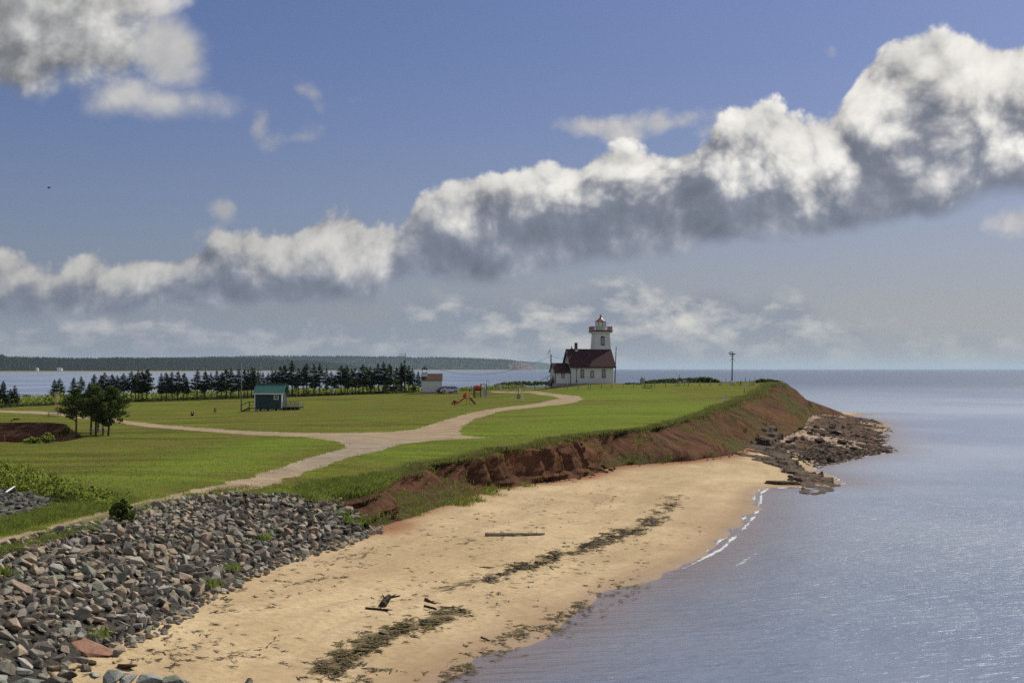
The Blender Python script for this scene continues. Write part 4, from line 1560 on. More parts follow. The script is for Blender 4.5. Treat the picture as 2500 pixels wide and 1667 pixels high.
def ledge(name, outline_px, hpts_px, label, seed, step=0.24, lift=0.0, terr=0.34):
    """bedded rock: stepped relief inside an uneven outline"""
    ol = np.array([P2(u, v, 0.5) for u, v in outline_px])
    hp = np.array([(*P2(u, v, 0.5), h) for u, v, h in hpts_px])
    fn = TPS(hp, 0.001)
    x = np.arange(ol[:, 0].min() - 1, ol[:, 0].max() + 1, step)
    y = np.arange(ol[:, 1].min() - 1, ol[:, 1].max() + 1, step * 1.5)
    X, Y = np.meshgrid(x, y)
    d, _ = seg_dist(X, Y, ol, True)
    sd = np.where(inside(X, Y, ol), d, -d) + (fbm(X / 1.8, Y / 3.0, 4, seed) - .5) * 3.4
    h = fn(X, Y) + (fbm(X / 4.5 + Y / 9, Y / 7, 4, seed + 3) - .5) * 1.5
    q_ = h / terr + (fbm(X / 1.2, Y / 2.2, 2, seed + 5) - .5) * 1.0
    st = np.floor(q_) + np.clip((q_ - np.floor(q_)) * 5 - 4, 0, 1)
    Zl = np.maximum(st * terr, 0.05) + (fbm(X * 1.5, Y * 1.2, 2, seed + 6) - .5) * .12 + X * 0.0
    crack = ridged(X / 2.2 + Y / 14, Y / 3.5 + X / 8, 2, seed + 8)
    Zl = Zl - np.clip((crack - .84) / .1, 0, 1) * 0.35
    Zl = np.where(sd > 0.25, Zl, -0.6)
    Zl = Zl + np.maximum(zb(X, Y), 0.0) * 0.85 + lift
    ii = np.arange(X.size).reshape(X.shape)
    f = np.stack([ii[:-1, :-1], ii[:-1, 1:], ii[1:, 1:], ii[1:, :-1]], -1).reshape(-1, 4)
    ok = cell(sd > -0.2) >= 1 if False else ((sd[:-1, :-1] > -.6) | (sd[1:, 1:] > -.6) | (sd[1:, :-1] > -.6) | (sd[:-1, 1:] > -.6)).reshape(-1)
    f = f[ok]
    used, inv = np.unique(f, return_inverse=True)
    V = np.stack([X, Y, Zl], -1).reshape(-1, 3)[used]
    o = mesh_obj(name, V, inv.reshape(-1, 4), LEDGE)
    return tag(o, label, 'rock ledge')


ledge('rock_ledge', [(1775, 1124), (1800, 1108), (1842, 1096), (1875, 1092), (1905, 1102), (1928, 1118), (1948, 1134), (1975, 1146), (2010, 1154), (2045, 1168), (2062, 1182), (2015, 1193), (1950, 1194), (1932, 1184), (1935, 1168), (1915, 1156), (1875, 1150), (1835, 1143), (1800, 1133)],
      [(1790, 1124, .2), (1830, 1112, .4), (1870, 1105, .7), (1850, 1135, .3), (1900, 1125, .5), (1905, 1148, .45), (1950, 1150, .65), (1985, 1165, .6), (1960, 1185, .35), (2040, 1175, .3), (2060, 1184, .1)], 'broad grey brown rock ledge stepping from the bluff foot down into the sea', 300)
ledge('rock_ledge', [(1832, 1098), (1838, 1072), (1850, 1060), (1872, 1062), (1890, 1072), (1908, 1086), (1915, 1100), (1890, 1106), (1862, 1104)],
      [(1835, 1095, .8), (1848, 1068, 2.3), (1870, 1070, 2.0), (1890, 1082, 1.6), (1908, 1098, .5), (1870, 1100, 1.0), (1850, 1090, 1.4)], 'steep dark stack of broken rock layers at the corner of the bluff', 340, step=0.25, terr=0.55)
slab('rock_ledge', 1912, 1181, 1.9, 1.1, .28, -.1, (0, .03), LEDGE, 'thin isolated slab lying on the sand before the ledge tip', 112, layers=2)

big = [(2040, 1062, 1.15), (2057, 1084, 1.25), (1965, 1080, 1.0), (1983, 1083, .8), (2003, 1082, 1.25), (2030, 1046, .9), (1977, 1060, .7), (2010, 1064, .7), (2022, 1050, .8), (1995, 1045, .8), (1960, 1070, .8), (1925, 1082, .7), (1935, 1078, .6),
       (1975, 1123, .7), (1990, 1115, .8), (2028, 1128, .9), (2012, 1132, .6), (2022, 1092, .6), (2085, 1098, .8), (2105, 1092, .7), (2172, 1106, .9), (1955, 1050, .9), (1985, 1052, .7), (2060, 1045, .6), (2095, 1065, .6), (2050, 1110, .6), (2072, 1106, .7), (1945, 1072, .7),
       (1475, 1143, .5), (1490, 1149, .35), (1468, 1152, .6), (1482, 1154, .3), (1500, 1146, .25)]
for i, (u, v, s) in enumerate(big):
    x, y, z = on_beach(u, v)
    z = max(z, -.1)
    if i < 28:
        row = 'far' if v < 1060 else ('near' if v > 1105 else 'middle')
        col_ = 'left' if u < 1975 else ('right' if u > 2050 else 'central')
        lab, g = f'{"large" if s > .95 else "small" if s < .65 else "medium"} dark boulder on the {col_} {row} part of the rocky flat', 'boulders on the rocky flat'
    else:
        lab, g = ORD[i - 28] + ' fallen red brown block from the left under the fluted bluff', 'fallen blocks under the bluff'
    place_rock('boulder', int(r.integers(0, 26)), DARKRED if i % 3 or i >= 28 else BLACKROCK, (x, y, z + s * .3), (s * 1.15, s, s * .75), (r.uniform(-.2, .2), r.uniform(-.2, .2), r.uniform(0, 6)), lab, 'rock', g)
# rubble of the flat, thick towards the water
it = []
zone = [(1870, 1075), (1935, 1058), (1965, 1035), (1985, 1012), (2060, 1014), (2130, 1024), (2185, 1050), (2170, 1075), (2190, 1104), (2140, 1116), (2070, 1128), (2000, 1146), (1960, 1130), (1900, 1100)]
zone_np = np.array([(float(a), float(b_)) for a, b_ in zone])
k = 0
while k < 2600:
    u = r.uniform(1860, 2200)
    v = r.uniform(1008, 1150)
    if not bool(inside(np.array([u]), np.array([v]), zone_np)[0]):
        continue
    k += 1
    x, y, z = on_beach(u, v)
    wd = float(seg_dist(np.array([x]), np.array([y]), water_line)[0][0])
    cl = float(fbm(np.array(x / 7.), np.array(y / 16.), 3, 200))
    pr = 0.9 * math.exp(-wd / 7.0) + 0.55 * (cl > 0.53)
    if r.random() > pr:
        continue
    s = r.uniform(.10, .42) ** 1.2 * 1.1
    mi = 1 if wd < 12 else int(r.choice([0, 1, 1, 2]))
    it.append((int(r.integers(0, 26)), mi, (x, y, max(z, -.15) + s * .15), (s * 1.4, s * 1.2, s * .6), (r.uniform(-.2, .2), r.uniform(-.2, .2), r.uniform(0, 6))))
for k in range(260):  # crumbs fallen along the bluff foot
    i = int(r.uniform(0.05, 1) * (len(BL) - 1))
    p = BL[i, -2]
    s = r.uniform(.06, .26)
    it.append((int(r.integers(0, 26)), 0, (p[0] + r.uniform(-.4, 1.3), p[1] + r.uniform(-1.5, .4), float(zb(p[0], p[1])) + .03), (s * 1.4, s, s * .7), (0, 0, r.uniform(0, 6))))
join_rocks('shore_stones', it, [DARKRED, BLACKROCK, LEDGE], 'countless small dark stones scattered over the rocky flat at the point', 'stones')

# ---------------------------------------------------------------- seaweed on the beach
M_WEED = mat_plain('dry_seaweed', (0.165, 0.130, 0.048), 0.9, 0.2, 0.5, 2.0)
M_WEED2 = mat_plain('brown_seaweed', (0.085, 0.058, 0.032), 0.75, 0.3, 0.5, 2.0)


def litter(name, pts, sizes, mats, label, cat, seed, per=4, hgt=0.35, elong=1.0, ang0=None):
    rr = np.random.default_rng(seed)
    n = len(pts)
    P_ = np.repeat(pts, per, 0)
    S_ = np.repeat(sizes, per) * rr.uniform(.5, 1.2, n * per)
    P_ = P_ + np.stack([rr.normal(0, .7, n * per) * S_, rr.normal(0, .7, n * per) * S_, rr.uniform(0, .5, n * per) * S_ * hgt], 1)
    a = rr.uniform(0, 6.28, n * per) if ang0 is None else ang0 + rr.normal(0, .5, n * per)
    w = rr.uniform(.10, .32, n * per)
    elong = elong * rr.uniform(.8, 2.2, n * per)
    c, s = np.cos(a), np.sin(a)
    k = []
    for (lx, ly, lz) in ((-1, -1, 0), (1, -.6, .2), (.8, 1, 1.0), (-.9, .8, .3)):
        ex = lx * S_ * elong
        ey = ly * S_ * w
        k.append(np.stack([P_[:, 0] + ex * c - ey * s, P_[:, 1] + ex * s + ey * c, P_[:, 2] + 0.015 + lz * S_ * hgt * rr.uniform(.3, 1, n * per)], 1))
    V = np.stack(k, 1).reshape(-1, 3)
    f = np.arange(n * per * 4).reshape(-1, 4)
    mi = rr.integers(0, len(mats), n * per)
    return tag(mesh_obj(name, V, f, mats, midx=mi), label, cat, kind='stuff')


def along_line(px, n, spread_px, seed, dens=None):
    rr = np.random.default_rng(seed)
    ln = resample(np.array([(a, b_, 0) for a, b_ in px], float), 4)
    out = []
    for _ in range(n):
        i = rr.integers(0, len(ln))
        u = ln[i, 0] + rr.normal(0, 1) * spread_px[0]
        v = ln[i, 1] + rr.normal(0, 1) * spread_px[1]
        if vnoise(np.array(u / 26.), np.array(v / 9.), seed + 3) < 0.50:
            continue
        out.append(on_beach(u, v))
    return np.array(out)


p1 = along_line([(800, 1640), (850, 1600), (920, 1560), (990, 1535), (1070, 1510), (1120, 1493)], 800, (24, 9), 1)
litter('seaweed_drift', p1, rng.uniform(.07, .18, len(p1)), [M_WEED, M_WEED, M_WEED2], 'thick olive brown seaweed drift low on the near beach', 'seaweed', 1)
p2 = along_line([(1645, 1210), (1630, 1245), (1590, 1275), (1530, 1300), (1460, 1325), (1380, 1350), (1280, 1385), (1180, 1412)], 1300, (15, 7), 2)
litter('seaweed_line', p2, rng.uniform(.07, .20, len(p2)), [M_WEED, M_WEED2], 'long dark high tide line of seaweed curving along the middle of the beach', 'seaweed', 2)
p3 = np.vstack([along_line([(1060, 1680), (1130, 1630), (1240, 1560), (1350, 1520), (1440, 1475), (1540, 1430)], 800, (34, 10), 3), along_line([(1300, 1545), (1430, 1490)], 200, (40, 10), 33)])
p3[:, 2] = np.maximum(p3[:, 2], 0.02)
litter('floating_seaweed', p3, rng.uniform(.05, .13, len(p3)), [M_WEED, M_WEED, M_WEED2], 'ragged seaweed washing in the shallows along the water edge', 'seaweed', 3, hgt=.3)
p4 = np.vstack([along_line([(900, 1345), (850, 1375), (780, 1400), (700, 1425), (600, 1470), (480, 1530)], 420, (50, 14), 4), along_line([(280, 1610), (400, 1590), (520, 1585), (640, 1570)], 260, (60, 22), 5),
                along_line([(1030, 1330), (1200, 1290), (1400, 1220), (1500, 1180)], 500, (70, 26), 6), along_line([(900, 1480), (1100, 1450), (1400, 1400), (1650, 1300)], 420, (80, 30), 7), along_line([(800, 1650), (900, 1640)], 160, (60, 20), 8)])
litter('seaweed_scraps', p4, rng.uniform(.05, .15, len(p4)), [M_WEED2, M_WEED2, M_WEED], 'thin dark scraps of dried seaweed strewn over the open sand', 'seaweed', 4, per=3, hgt=.25)
# ---------------------------------------------------------------- vegetation
def mat_leaf(name, a, b_, tr=0.0, rough=0.75, scale=1.2):
    m, N, b = material(name, 1.0, 0.04)
    p = world_pos(N)
    n = N.noise(p, scale, 4, 0.7)
    col = N.mix(N.ramp(n, 0.3, 0.7), a, b_)
    N.put(b.inputs['Base Color'], col)
    if tr:
        tb = N.new('ShaderNodeBsdfTranslucent')
        N.put(tb.inputs[0], col)
        ms = N.new('ShaderNodeMixShader')
        ms.inputs[0].default_value = tr
        N.l.new(b.outputs[0], ms.inputs[1])
        N.l.new(tb.outputs[0], ms.inputs[2])
        N.l.new(ms.outputs[0], N.t.nodes['Material Output'].inputs[0])
    return m


M_SPRUCE = mat_leaf('spruce_needles', (0.028, 0.048, 0.016), (0.068, 0.098, 0.028), tr=.2)
M_PINE = mat_leaf('pine_needles', (0.045, 0.072, 0.020), (0.115, 0.150, 0.038), tr=.3, scale=0.8)
M_BARK = mat_leaf('grey_brown_bark', (0.050, 0.040, 0.032), (0.100, 0.082, 0.065))
M_GRASS = [mat_leaf('long_grass_green', (0.15, 0.20, 0.035), (0.25, 0.31, 0.06), tr=.45), mat_leaf('long_grass_olive', (0.15, 0.14, 0.042), (0.24, 0.22, 0.075), tr=.45), mat_leaf('long_grass_dry', (0.13, 0.105, 0.045), (0.24, 0.19, 0.09), tr=.45)]
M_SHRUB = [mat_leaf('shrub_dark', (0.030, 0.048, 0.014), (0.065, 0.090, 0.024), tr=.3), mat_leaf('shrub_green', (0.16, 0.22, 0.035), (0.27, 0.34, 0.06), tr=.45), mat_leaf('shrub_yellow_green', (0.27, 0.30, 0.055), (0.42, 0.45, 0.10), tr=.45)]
M_RUST = mat_leaf('rusty_dock', (0.14, 0.06, 0.02), (0.22, 0.10, 0.03), tr=.45)


def blades(name, pts, hts, mats, label, cat, seed, per=6, wid=0.10, lean=0.5, spread=0.25, weights=None):
    rr = np.random.default_rng(seed)
    n = len(pts)
    m = n * per
    B = np.repeat(np.asarray(pts, float), per, 0)
    H = np.repeat(np.asarray(hts, float), per) * rr.uniform(.55, 1.15, m)
    B[:, 0] += rr.normal(0, spread, m)
    B[:, 1] += rr.normal(0, spread, m)
    a = rr.uniform(0, 6.28, m)
    w = wid * rr.uniform(.5, 1.3, m) * H ** .5
    lx, ly = rr.normal(0, lean, m) * H * .6, rr.normal(0, lean, m) * H * .6
    V = np.zeros((m, 4, 3))
    c, s = np.cos(a) * w, np.sin(a) * w
    V[:, 0] = np.stack([B[:, 0] - c, B[:, 1] - s, B[:, 2] - .05], 1)
    V[:, 1] = np.stack([B[:, 0] + c, B[:, 1] + s, B[:, 2] - .05], 1)
    V[:, 2] = np.stack([B[:, 0] + c * .6 + lx * .5, B[:, 1] + s * .6 + ly * .5, B[:, 2] + H * .62], 1)
    V[:, 3] = np.stack([B[:, 0] + lx, B[:, 1] + ly, B[:, 2] + H], 1)
    f = np.arange(m * 4).reshape(-1, 4)
    mi = rr.choice(len(mats), m, p=weights)
    return tag(mesh_obj(name, V.reshape(-1, 3), f, mats, midx=mi), label, cat, kind='stuff')


def leaf_cloud(cents, radii, n_per, size, seed, squash=0.8):
    """leaf quads spread through blobs; returns verts, faces"""
    rr = np.random.default_rng(seed)
    V = []
    for (c, R, k) in zip(cents, radii, n_per):
        d = rr.normal(0, 1, (k, 3))
        d /= np.linalg.norm(d, axis=1)[:, None]
        rad = R * rr.uniform(.35, 1.0, k)[:, None] ** .6
        P_ = np.array(c) + d * rad * np.array([1, 1, squash])
        a = rr.normal(0, 1, (k, 3))
        a /= np.linalg.norm(a, axis=1)[:, None]
        b_ = np.cross(a, rr.normal(0, 1, (k, 3)))
        b_ /= np.linalg.norm(b_, axis=1)[:, None] + 1e-9
        s = size * rr.uniform(.6, 1.4, k)[:, None]
        V.append(np.stack([P_ - a * s - b_ * s * .4, P_ + a * s * .2 - b_ * s * .9, P_ + a * s, P_ + b_ * s * .8], 1))
    V = np.concatenate(V).reshape(-1, 3)
    return V, np.arange(len(V)).reshape(-1, 4)


def tube(path, radii, seg=6):
    """tapered tube verts / faces along a 3-D path"""
    path = np.asarray(path, float)
    V, Fc = [], []
    for i, p in enumerate(path):
        t = path[min(i + 1, len(path) - 1)] - path[max(i - 1, 0)]
        t = t / (np.linalg.norm(t) + 1e-9)
        up = np.array([0, 0, 1.]) if abs(t[2]) < .9 else np.array([1., 0, 0])
        a = np.cross(t, up)
        a /= np.linalg.norm(a)
        b_ = np.cross(t, a)
        for k in range(seg):
            an = 2 * math.pi * k / seg
            V.append(p + (a * math.cos(an) + b_ * math.sin(an)) * radii[i])
    n = len(path)
    for i in range(n - 1):
        for k in range(seg):
            Fc.append((i * seg + k, i * seg + (k + 1) % seg, (i + 1) * seg + (k + 1) % seg, (i + 1) * seg + k))
    Fc.append(tuple(range(seg))[::-1])
    Fc.append(tuple(range((n - 1) * seg, n * seg)))
    return V, Fc


def join(parts):
    V, Fc = [], []
    for v, f in parts:
        o = len(V)
        V.extend([tuple(map(float, q_)) for q_ in v])
        Fc.extend([tuple(int(i) + o for i in q_) for q_ in f])
    return V, Fc


def thing(name, loc, label, cat, group=None, rz=0.0):
    o = bpy.data.objects.new(name, None)
    o.empty_display_size = 0.3
    COL.objects.link(o)
    o.location = loc
    o.rotation_euler = (0, 0, rz)
    return tag(o, label, cat, group)


def copy_thing(src, loc, rz, sc=None, label=None, group=None):
    o = src.copy()
    COL.objects.link(o)
    o.location = loc
    o.rotation_euler = (0, 0, rz)
    if sc: o.scale = sc
    if label: o['label'] = label
    if group: o['group'] = group
    for ch in src.children:
        c = ch.copy()
        COL.objects.link(c)
        c.parent = o
        for g in ch.children:
            d = g.copy()
            COL.objects.link(d)
            d.parent = c
    return o


# ---- spruces
def make_spruce(seed, bare=0.22, wide=0.24):
    rr = np.random.default_rng(seed)
    t = thing('spruce_tree', (0, 0, 0), 'spruce', 'tree')
    lean = rr.normal(0, .012, 2)
    V, Fc = tube([(0, 0, -.15), (lean[0] * .5, lean[1] * .5, .5), (lean[0], lean[1], 1.0)], [.017, .010, .002], 6)
    parts = [(V, Fc)]
    Q = []
    z = bare
    while z < 0.995:
        k = (z - bare) / (1 - bare)
        R = wide * (1 - k) ** 0.85 * (0.75 + .25 * min(1, k * 5)) + 0.012
        nb = int(rr.integers(6, 9)) if z > bare + .02 else 4
        a0 = rr.uniform(0, 6.28)
        for b_ in range(nb):
            an = a0 + b_ / nb * 6.283 + rr.normal(0, .2)
            if rr.random() < .10:
                continue
            L = R * rr.uniform(.6, 1.22)
            dr = -0.16 + .28 * k + rr.normal(0, .07)
            dirv = np.array([math.cos(an), math.sin(an), dr])
            sd = np.array([-math.sin(an), math.cos(an), 0])
            o0 = np.array([lean[0] * z, lean[1] * z, z + rr.normal(0, .008)])
            if k < .45 and rr.random() < .5:
                parts.append(tube([o0, o0 + dirv * L * .8], [.0035, .0015], 3))
            for s in np.arange(0.22, 1.01, 0.16):
                p = o0 + dirv * L * s + np.array([0, 0, .05 * L * math.sin(s * 3)])
                w = L * (.38 - .22 * s) * rr.uniform(.7, 1.2) + .006
                dl = L * .13
                dz = rr.uniform(-.012, -.004) - w * .35
                Q.append([p - dirv * dl, p + sd * w + dirv * dl * .4 + [0, 0, dz], p + dirv * dl * 1.4, p - sd * w + dirv * dl * .4 + [0, 0, dz]])
                if rr.random() < .6:
                    Q.append([p - dirv * dl, p + dirv * dl + [0, 0, .004], p + dirv * dl * .6 - [0, 0, w * .9 + .008], p - dirv * dl * .5 - [0, 0, w * .6]])
        z += 0.030 + .018 * (1 - k) * rr.uniform(.6, 1.4)
    Q = np.array(Q).reshape(-1, 3)
    V, Fc = join(parts)
    mesh_obj('trunk', V, Fc, M_BARK, t)
    mesh_obj('crown', Q, np.arange(len(Q)).reshape(-1, 4), M_SPRUCE, t)
    return t


sp = []
for u, vt_, vb in [(7, 930, 993), (25, 949, 992), (36, 941, 992), (133, 927, 983), (146, 923, 982), (179, 922, 981), (198, 920, 980), (218, 934, 981), (232, 915, 980), (245, 917, 980), (256, 909, 980), (273, 914, 980), (288, 917, 980), (302, 911, 980),
                   (320, 906, 980), (331, 913, 980), (338, 905, 979), (347, 907, 979), (358, 902, 979)]:
    sp.append((u, vt_, vb))
for x, yt in [(50, 215), (92, 210), (140, 205), (185, 195), (235, 212), (262, 250), (350, 185), (415, 195), (468, 210), (520, 190), (552, 205), (600, 178), (635, 175), (700, 180), (745, 180), (775, 178), (808, 165), (832, 172), (870, 192), (905, 205), (950, 210), (985, 190), (1012, 185),
              (1050, 155), (1085, 145), (1155, 110), (1205, 165), (1250, 150), (1275, 135), (1340, 140), (1385, 135), (1440, 175), (1480, 195), (1520, 225), (1565, 145), (1600, 168), (1620, 150), (1660, 175), (1690, 170), (1715, 190), (1750, 135), (1785, 165), (1815, 160),
              (1850, 170), (1885, 125), (1925, 120), (1980, 135), (2040, 165), (2080, 125), (2102, 135), (2140, 150), (2168, 172), (2222, 195)]:
    sp.append((380 + x / 3.459, 850 + yt / 3.459, 850 + (447 - (x - 50) * 75 / 2150) / 3.459))
protos = []
for i, (u, vt_, vb) in enumerate(sp):
    x, y, z = on_lawn(u, vb)
    H = (vb - vt_) / F * y * 1.02
    if i < 9:
        bare = [.14, .16, .12, .34, .40, .32, .44, .36, .30][i]
        t = make_spruce(500 + i, bare, [.30, .32, .28, .22, .24, .26, .19, .21, .23][i])
        protos.append(t)
        t.location = (x, y, z)
        t.rotation_euler = (0, 0, random.uniform(0, 6))
    else:
        k = random.randrange(3) if i < 14 and False else random.randrange(3, 9)
        t = copy_thing(protos[k], (x, y, z), random.uniform(0, 6.28))
    wf = random.uniform(1.1, 1.5)
    t.scale = (H * wf, H * wf, H)
    t['group'] = 'spruces in the shelter belt'
    secs = [(45, 'of the three small trees at the left edge of the field'), (160, 'of the pair of trees standing behind the ladder tower'), (240, 'of the spruces directly behind the left pines'), (310, 'of the spruces seen above the right pines'),
            (370, 'of the tight spruce group right of the pine clump'), (470, 'of the spruce group after the first gap right of the pines'), (588, 'of the spruces left of the tall pole by the hut'), (660, 'of the spruces above the roof of the teal hut'),
            (745, 'of the taller spruces just right of the hut roof'), (815, 'of the spruces beyond the hut deck, left of the gap'), (900, 'of the spruces in the middle between deck and white shed'), (975, 'of the spruces left of the lamp pole'), (2000, 'of the last spruces beside the white shed')]
    si_ = next(k_ for k_, q_ in enumerate(secs) if u < q_[0])
    cnt_ = sum(1 for q_ in sp[:i] if (si_ == 0 or q_[0] >= secs[si_ - 1][0]) and q_[0] < secs[si_][0])
    t['label'] = ORD[cnt_] + ' from the left ' + secs[si_][1]
for u, vt_, vb, wh in [(560, 935, 972, 'left of the tall pole'), (612, 930, 971, 'above the left end of the hut roof'), (655, 925, 970, 'above the middle of the hut roof'), (845, 925, 963, 'midway between hut deck and shed'), (905, 922, 961, 'a third of the way from shed to hut'), (940, 925, 960, 'near the lamp pole by the shed'), (425, 936, 975, 'right of the first gap after the pines'), (492, 930, 973, 'left of the hut, two gaps from the pole'), (716, 922, 966, 'just right of the hut roof'), (760, 918, 965, 'above the deck end'), (792, 925, 964, 'right of the deck in the gap'), (876, 920, 961, 'halfway along the row before the shed'), (965, 922, 959, 'close behind the lamp pole')]:   # thinner second rank
    x, y, z = on_lawn(u, vb)
    H = (vb - vt_) / F * y
    t = copy_thing(protos[random.randrange(3, 9)], (x, y + random.uniform(2, 5), z), random.uniform(0, 6), (H, H, H), f'thin young spruce behind the main rank, {wh}', 'spruces in the shelter belt')


# ---- pines of the clump
def make_pine(u, vb, vt_, wpx, label, seed, lean=0.0, fork=None, low=0.35):
    rr = np.random.default_rng(seed)
    low += .04
    x, y, z = on_lawn(u, vb)
    k = y / F
    H = (vb - vt_) * k
    W = wpx * k * 1.12
    t = thing('pine_tree', (x, y, z), label, 'tree', 'pines in the clump at left')
    tip = np.array([lean * H, 0, H * .93])
    path = [np.array([0, 0, -.2]), np.array([lean * H * .25, 0, H * .3]), np.array([lean * H * .6, .1, H * .62]), tip]
    parts = [tube(path, [.024 * H, .019 * H, .012 * H, .004 * H], 7)]
    cents, rads, ns = [], [], []
    nb = 40
    for i in range(nb):
        s = low + (1 - low) * (i / nb) ** .9
        base = np.array([np.interp(s * H * .93, [q_[2] for q_ in path], [q_[0] for q_ in path]), 0, s * H * .93])
        an = i * 2.4 + rr.normal(0, .4)
        shape = math.sin(min(1, (s - low) / (1 - low) * .85 + .28) * math.pi) ** .7
        L = W * .5 * shape * rr.uniform(.65, 1.1)
        end = base + np.array([math.cos(an) * L, math.sin(an) * L, L * rr.uniform(-.05, .35)])
        midp = (base + end) / 2 + np.array([0, 0, L * .10])
        parts.append(tube([base, midp, end], [.007 * H, .005 * H, .002 * H], 4))
        for s2 in (.4, .6, .8, 1.0):
            c = base + (end - base) * s2 + rr.normal(0, .12, 3) * W * .18
            cents.append(c)
            rads.append(W * rr.uniform(.055, .11))
            ns.append(int(rr.integers(30, 50)))
    for i in range(5):
        cents.append(tip + rr.normal(0, .05, 3) * W)
        rads.append(W * .08)
        ns.append(40)
    if fork is not None:
        b0 = np.array([0, 0, H * .28])
        e0 = np.array([fork * W * .42, .2, H * .62])
        parts.append(tube([b0, (b0 + e0) / 2 + [fork * .1 * W, 0, -.15], e0], [.013 * H, .010 * H, .005 * H], 6))
    V, Fc = join(parts)
    mesh_obj('trunk', V, Fc, M_BARK, t)
    V, Fc = leaf_cloud(cents, rads, ns, 0.085, seed, .75)
    mesh_obj('crown', V, Fc, M_PINE, t)
    return t


make_pine(186, 1059, 950, 84, 'leftmost pine of the clump, forked low down beside the red cove', 21, .0, -1.0, .36)
make_pine(222, 1061, 938, 78, 'second pine of the clump from the left, with a thick dark trunk', 22, .03, None, .38)
make_pine(234, 1064, 940, 80, 'tall pine in the middle of the clump above the picnic table', 23, .0, None, .36)
make_pine(251, 1063, 985, 50, 'slender pine between the picnic table and the leaning pine', 24, .0, None, .30)
make_pine(264, 1063, 943, 92, 'rightmost pine of the clump, its bare trunk leaning to the right', 25, .10, None, .30)
make_pine(240, 1055, 940, 90, 'pine at the back of the clump, mostly hidden by the others', 26, -.02, None, .40)


# ---- shrubs and beds
def bush(name, u, v, wpx, hpx, mats, label, seed, n=40, leaf=.10, cat='bush', group=None, dens=34, depth=1.0, weights=None):
    rr = np.random.default_rng(seed)
    x, y, z = on_lawn(u, v)
    k = y / F
    W, H = wpx * k, hpx * k
    t = thing(name, (x, y, z), label, cat, group)
    cents, rads, ns = [], [], []
    for i in range(n):
        a = rr.uniform(0, 6.28)
        q_ = rr.uniform(0, 1) ** .5
        px, py = math.cos(a) * q_ * W * .42, math.sin(a) * q_ * W * .42 * depth
        h = H * (1 - q_ ** 2.2 * .65) * rr.uniform(.25, .92)
        cents.append((px, py, h))
        rads.append(min(W, H * 1.6) * rr.uniform(.09, .17))
        ns.append(dens)
    V, Fc = leaf_cloud(cents, rads, ns, leaf, seed)
    mi = np.random.default_rng(seed).choice(len(mats), len(Fc), p=weights)
    mesh_obj('foliage', V, Fc, mats, t, midx=mi)
    st = [tube([(0, 0, -.1), (c[0] * .5, c[1] * .5, c[2] * .6), (c[0] * .9, c[1] * .9, c[2])], [.03, .02, .008], 4) for c in cents[:9]]
    V, Fc = join(st)
    mesh_obj('stem', V, Fc, M_BARK, t)
    return t


bush('round_bush', 296, 1268, 56, 52, [M_SHRUB[0], M_SHRUB[1]], 'round dark green bush beside the dirt track at the top of the riprap', 31, 60, .07, dens=46, weights=[.75, .25])
bush('bank_shrub', 158, 1062, 34, 24, [M_SHRUB[0], M_SHRUB[1]], 'dark shrub at the rim of the red cove below the pines', 32, 24, .09)
bush('fern_patch', 116, 1078, 34, 22, [M_SHRUB[2], M_SHRUB[1]], 'bright green leafy clump at the cove edge, right one of two', 33, 30, .10)
bush('fern_patch', 80, 1082, 44, 18, [M_SHRUB[2], M_SHRUB[1]], 'bright green leafy clump at the cove edge, left one of two', 34, 30, .10)
bush('yellow_green_bush', 12, 1182, 74, 58, [M_SHRUB[2], M_SHRUB[1]], 'tall yellow green bush at the left edge of the lawn', 35, 70, .10, dens=44)
bush('leafy_shrub', 260, 1232, 60, 24, [M_SHRUB[1], M_SHRUB[2]], 'low spreading olive shrub on the verge left of the dark round bush', 36, 36, .08)
bush('beach_plant', 406, 1488, 40, 22, [M_SHRUB[1], M_SHRUB[2]], 'small leafy green plant growing at the toe of the riprap', 37, 16, .06)
x, y, z = on_beach(406, 1492)
bpy.data.objects['beach_plant'].location = (x, y, z)

rr = np.random.default_rng(77)
# bramble thicket at far left
cents, rads, ns = [], [], []
for _ in range(420):
    u = rr.uniform(-160, 262)
    v = np.interp(u, [-160, 0, 80, 150, 262], [1195, 1186, 1192, 1208, 1226]) + rr.uniform(-14, 16)
    x, y, z = on_lawn(u, v)
    h = np.interp(u, [-160, 40, 180, 262], [1.5, 1.3, .8, .3])
    cents.append((x, y, z + rr.uniform(0, 1) * h * .8))
    rads.append(rr.uniform(.22, .42))
    ns.append(34)
V, Fc = leaf_cloud(cents, rads, ns, .075, 40)
tag(mesh_obj('bramble_thicket', V, Fc, [M_SHRUB[2], M_SHRUB[1], M_SHRUB[0]], midx=rr.choice(3, len(Fc), p=[.45, .4, .15])), 'thicket of bright yellow green brambles along the left side of the field', 'brambles', kind='stuff')

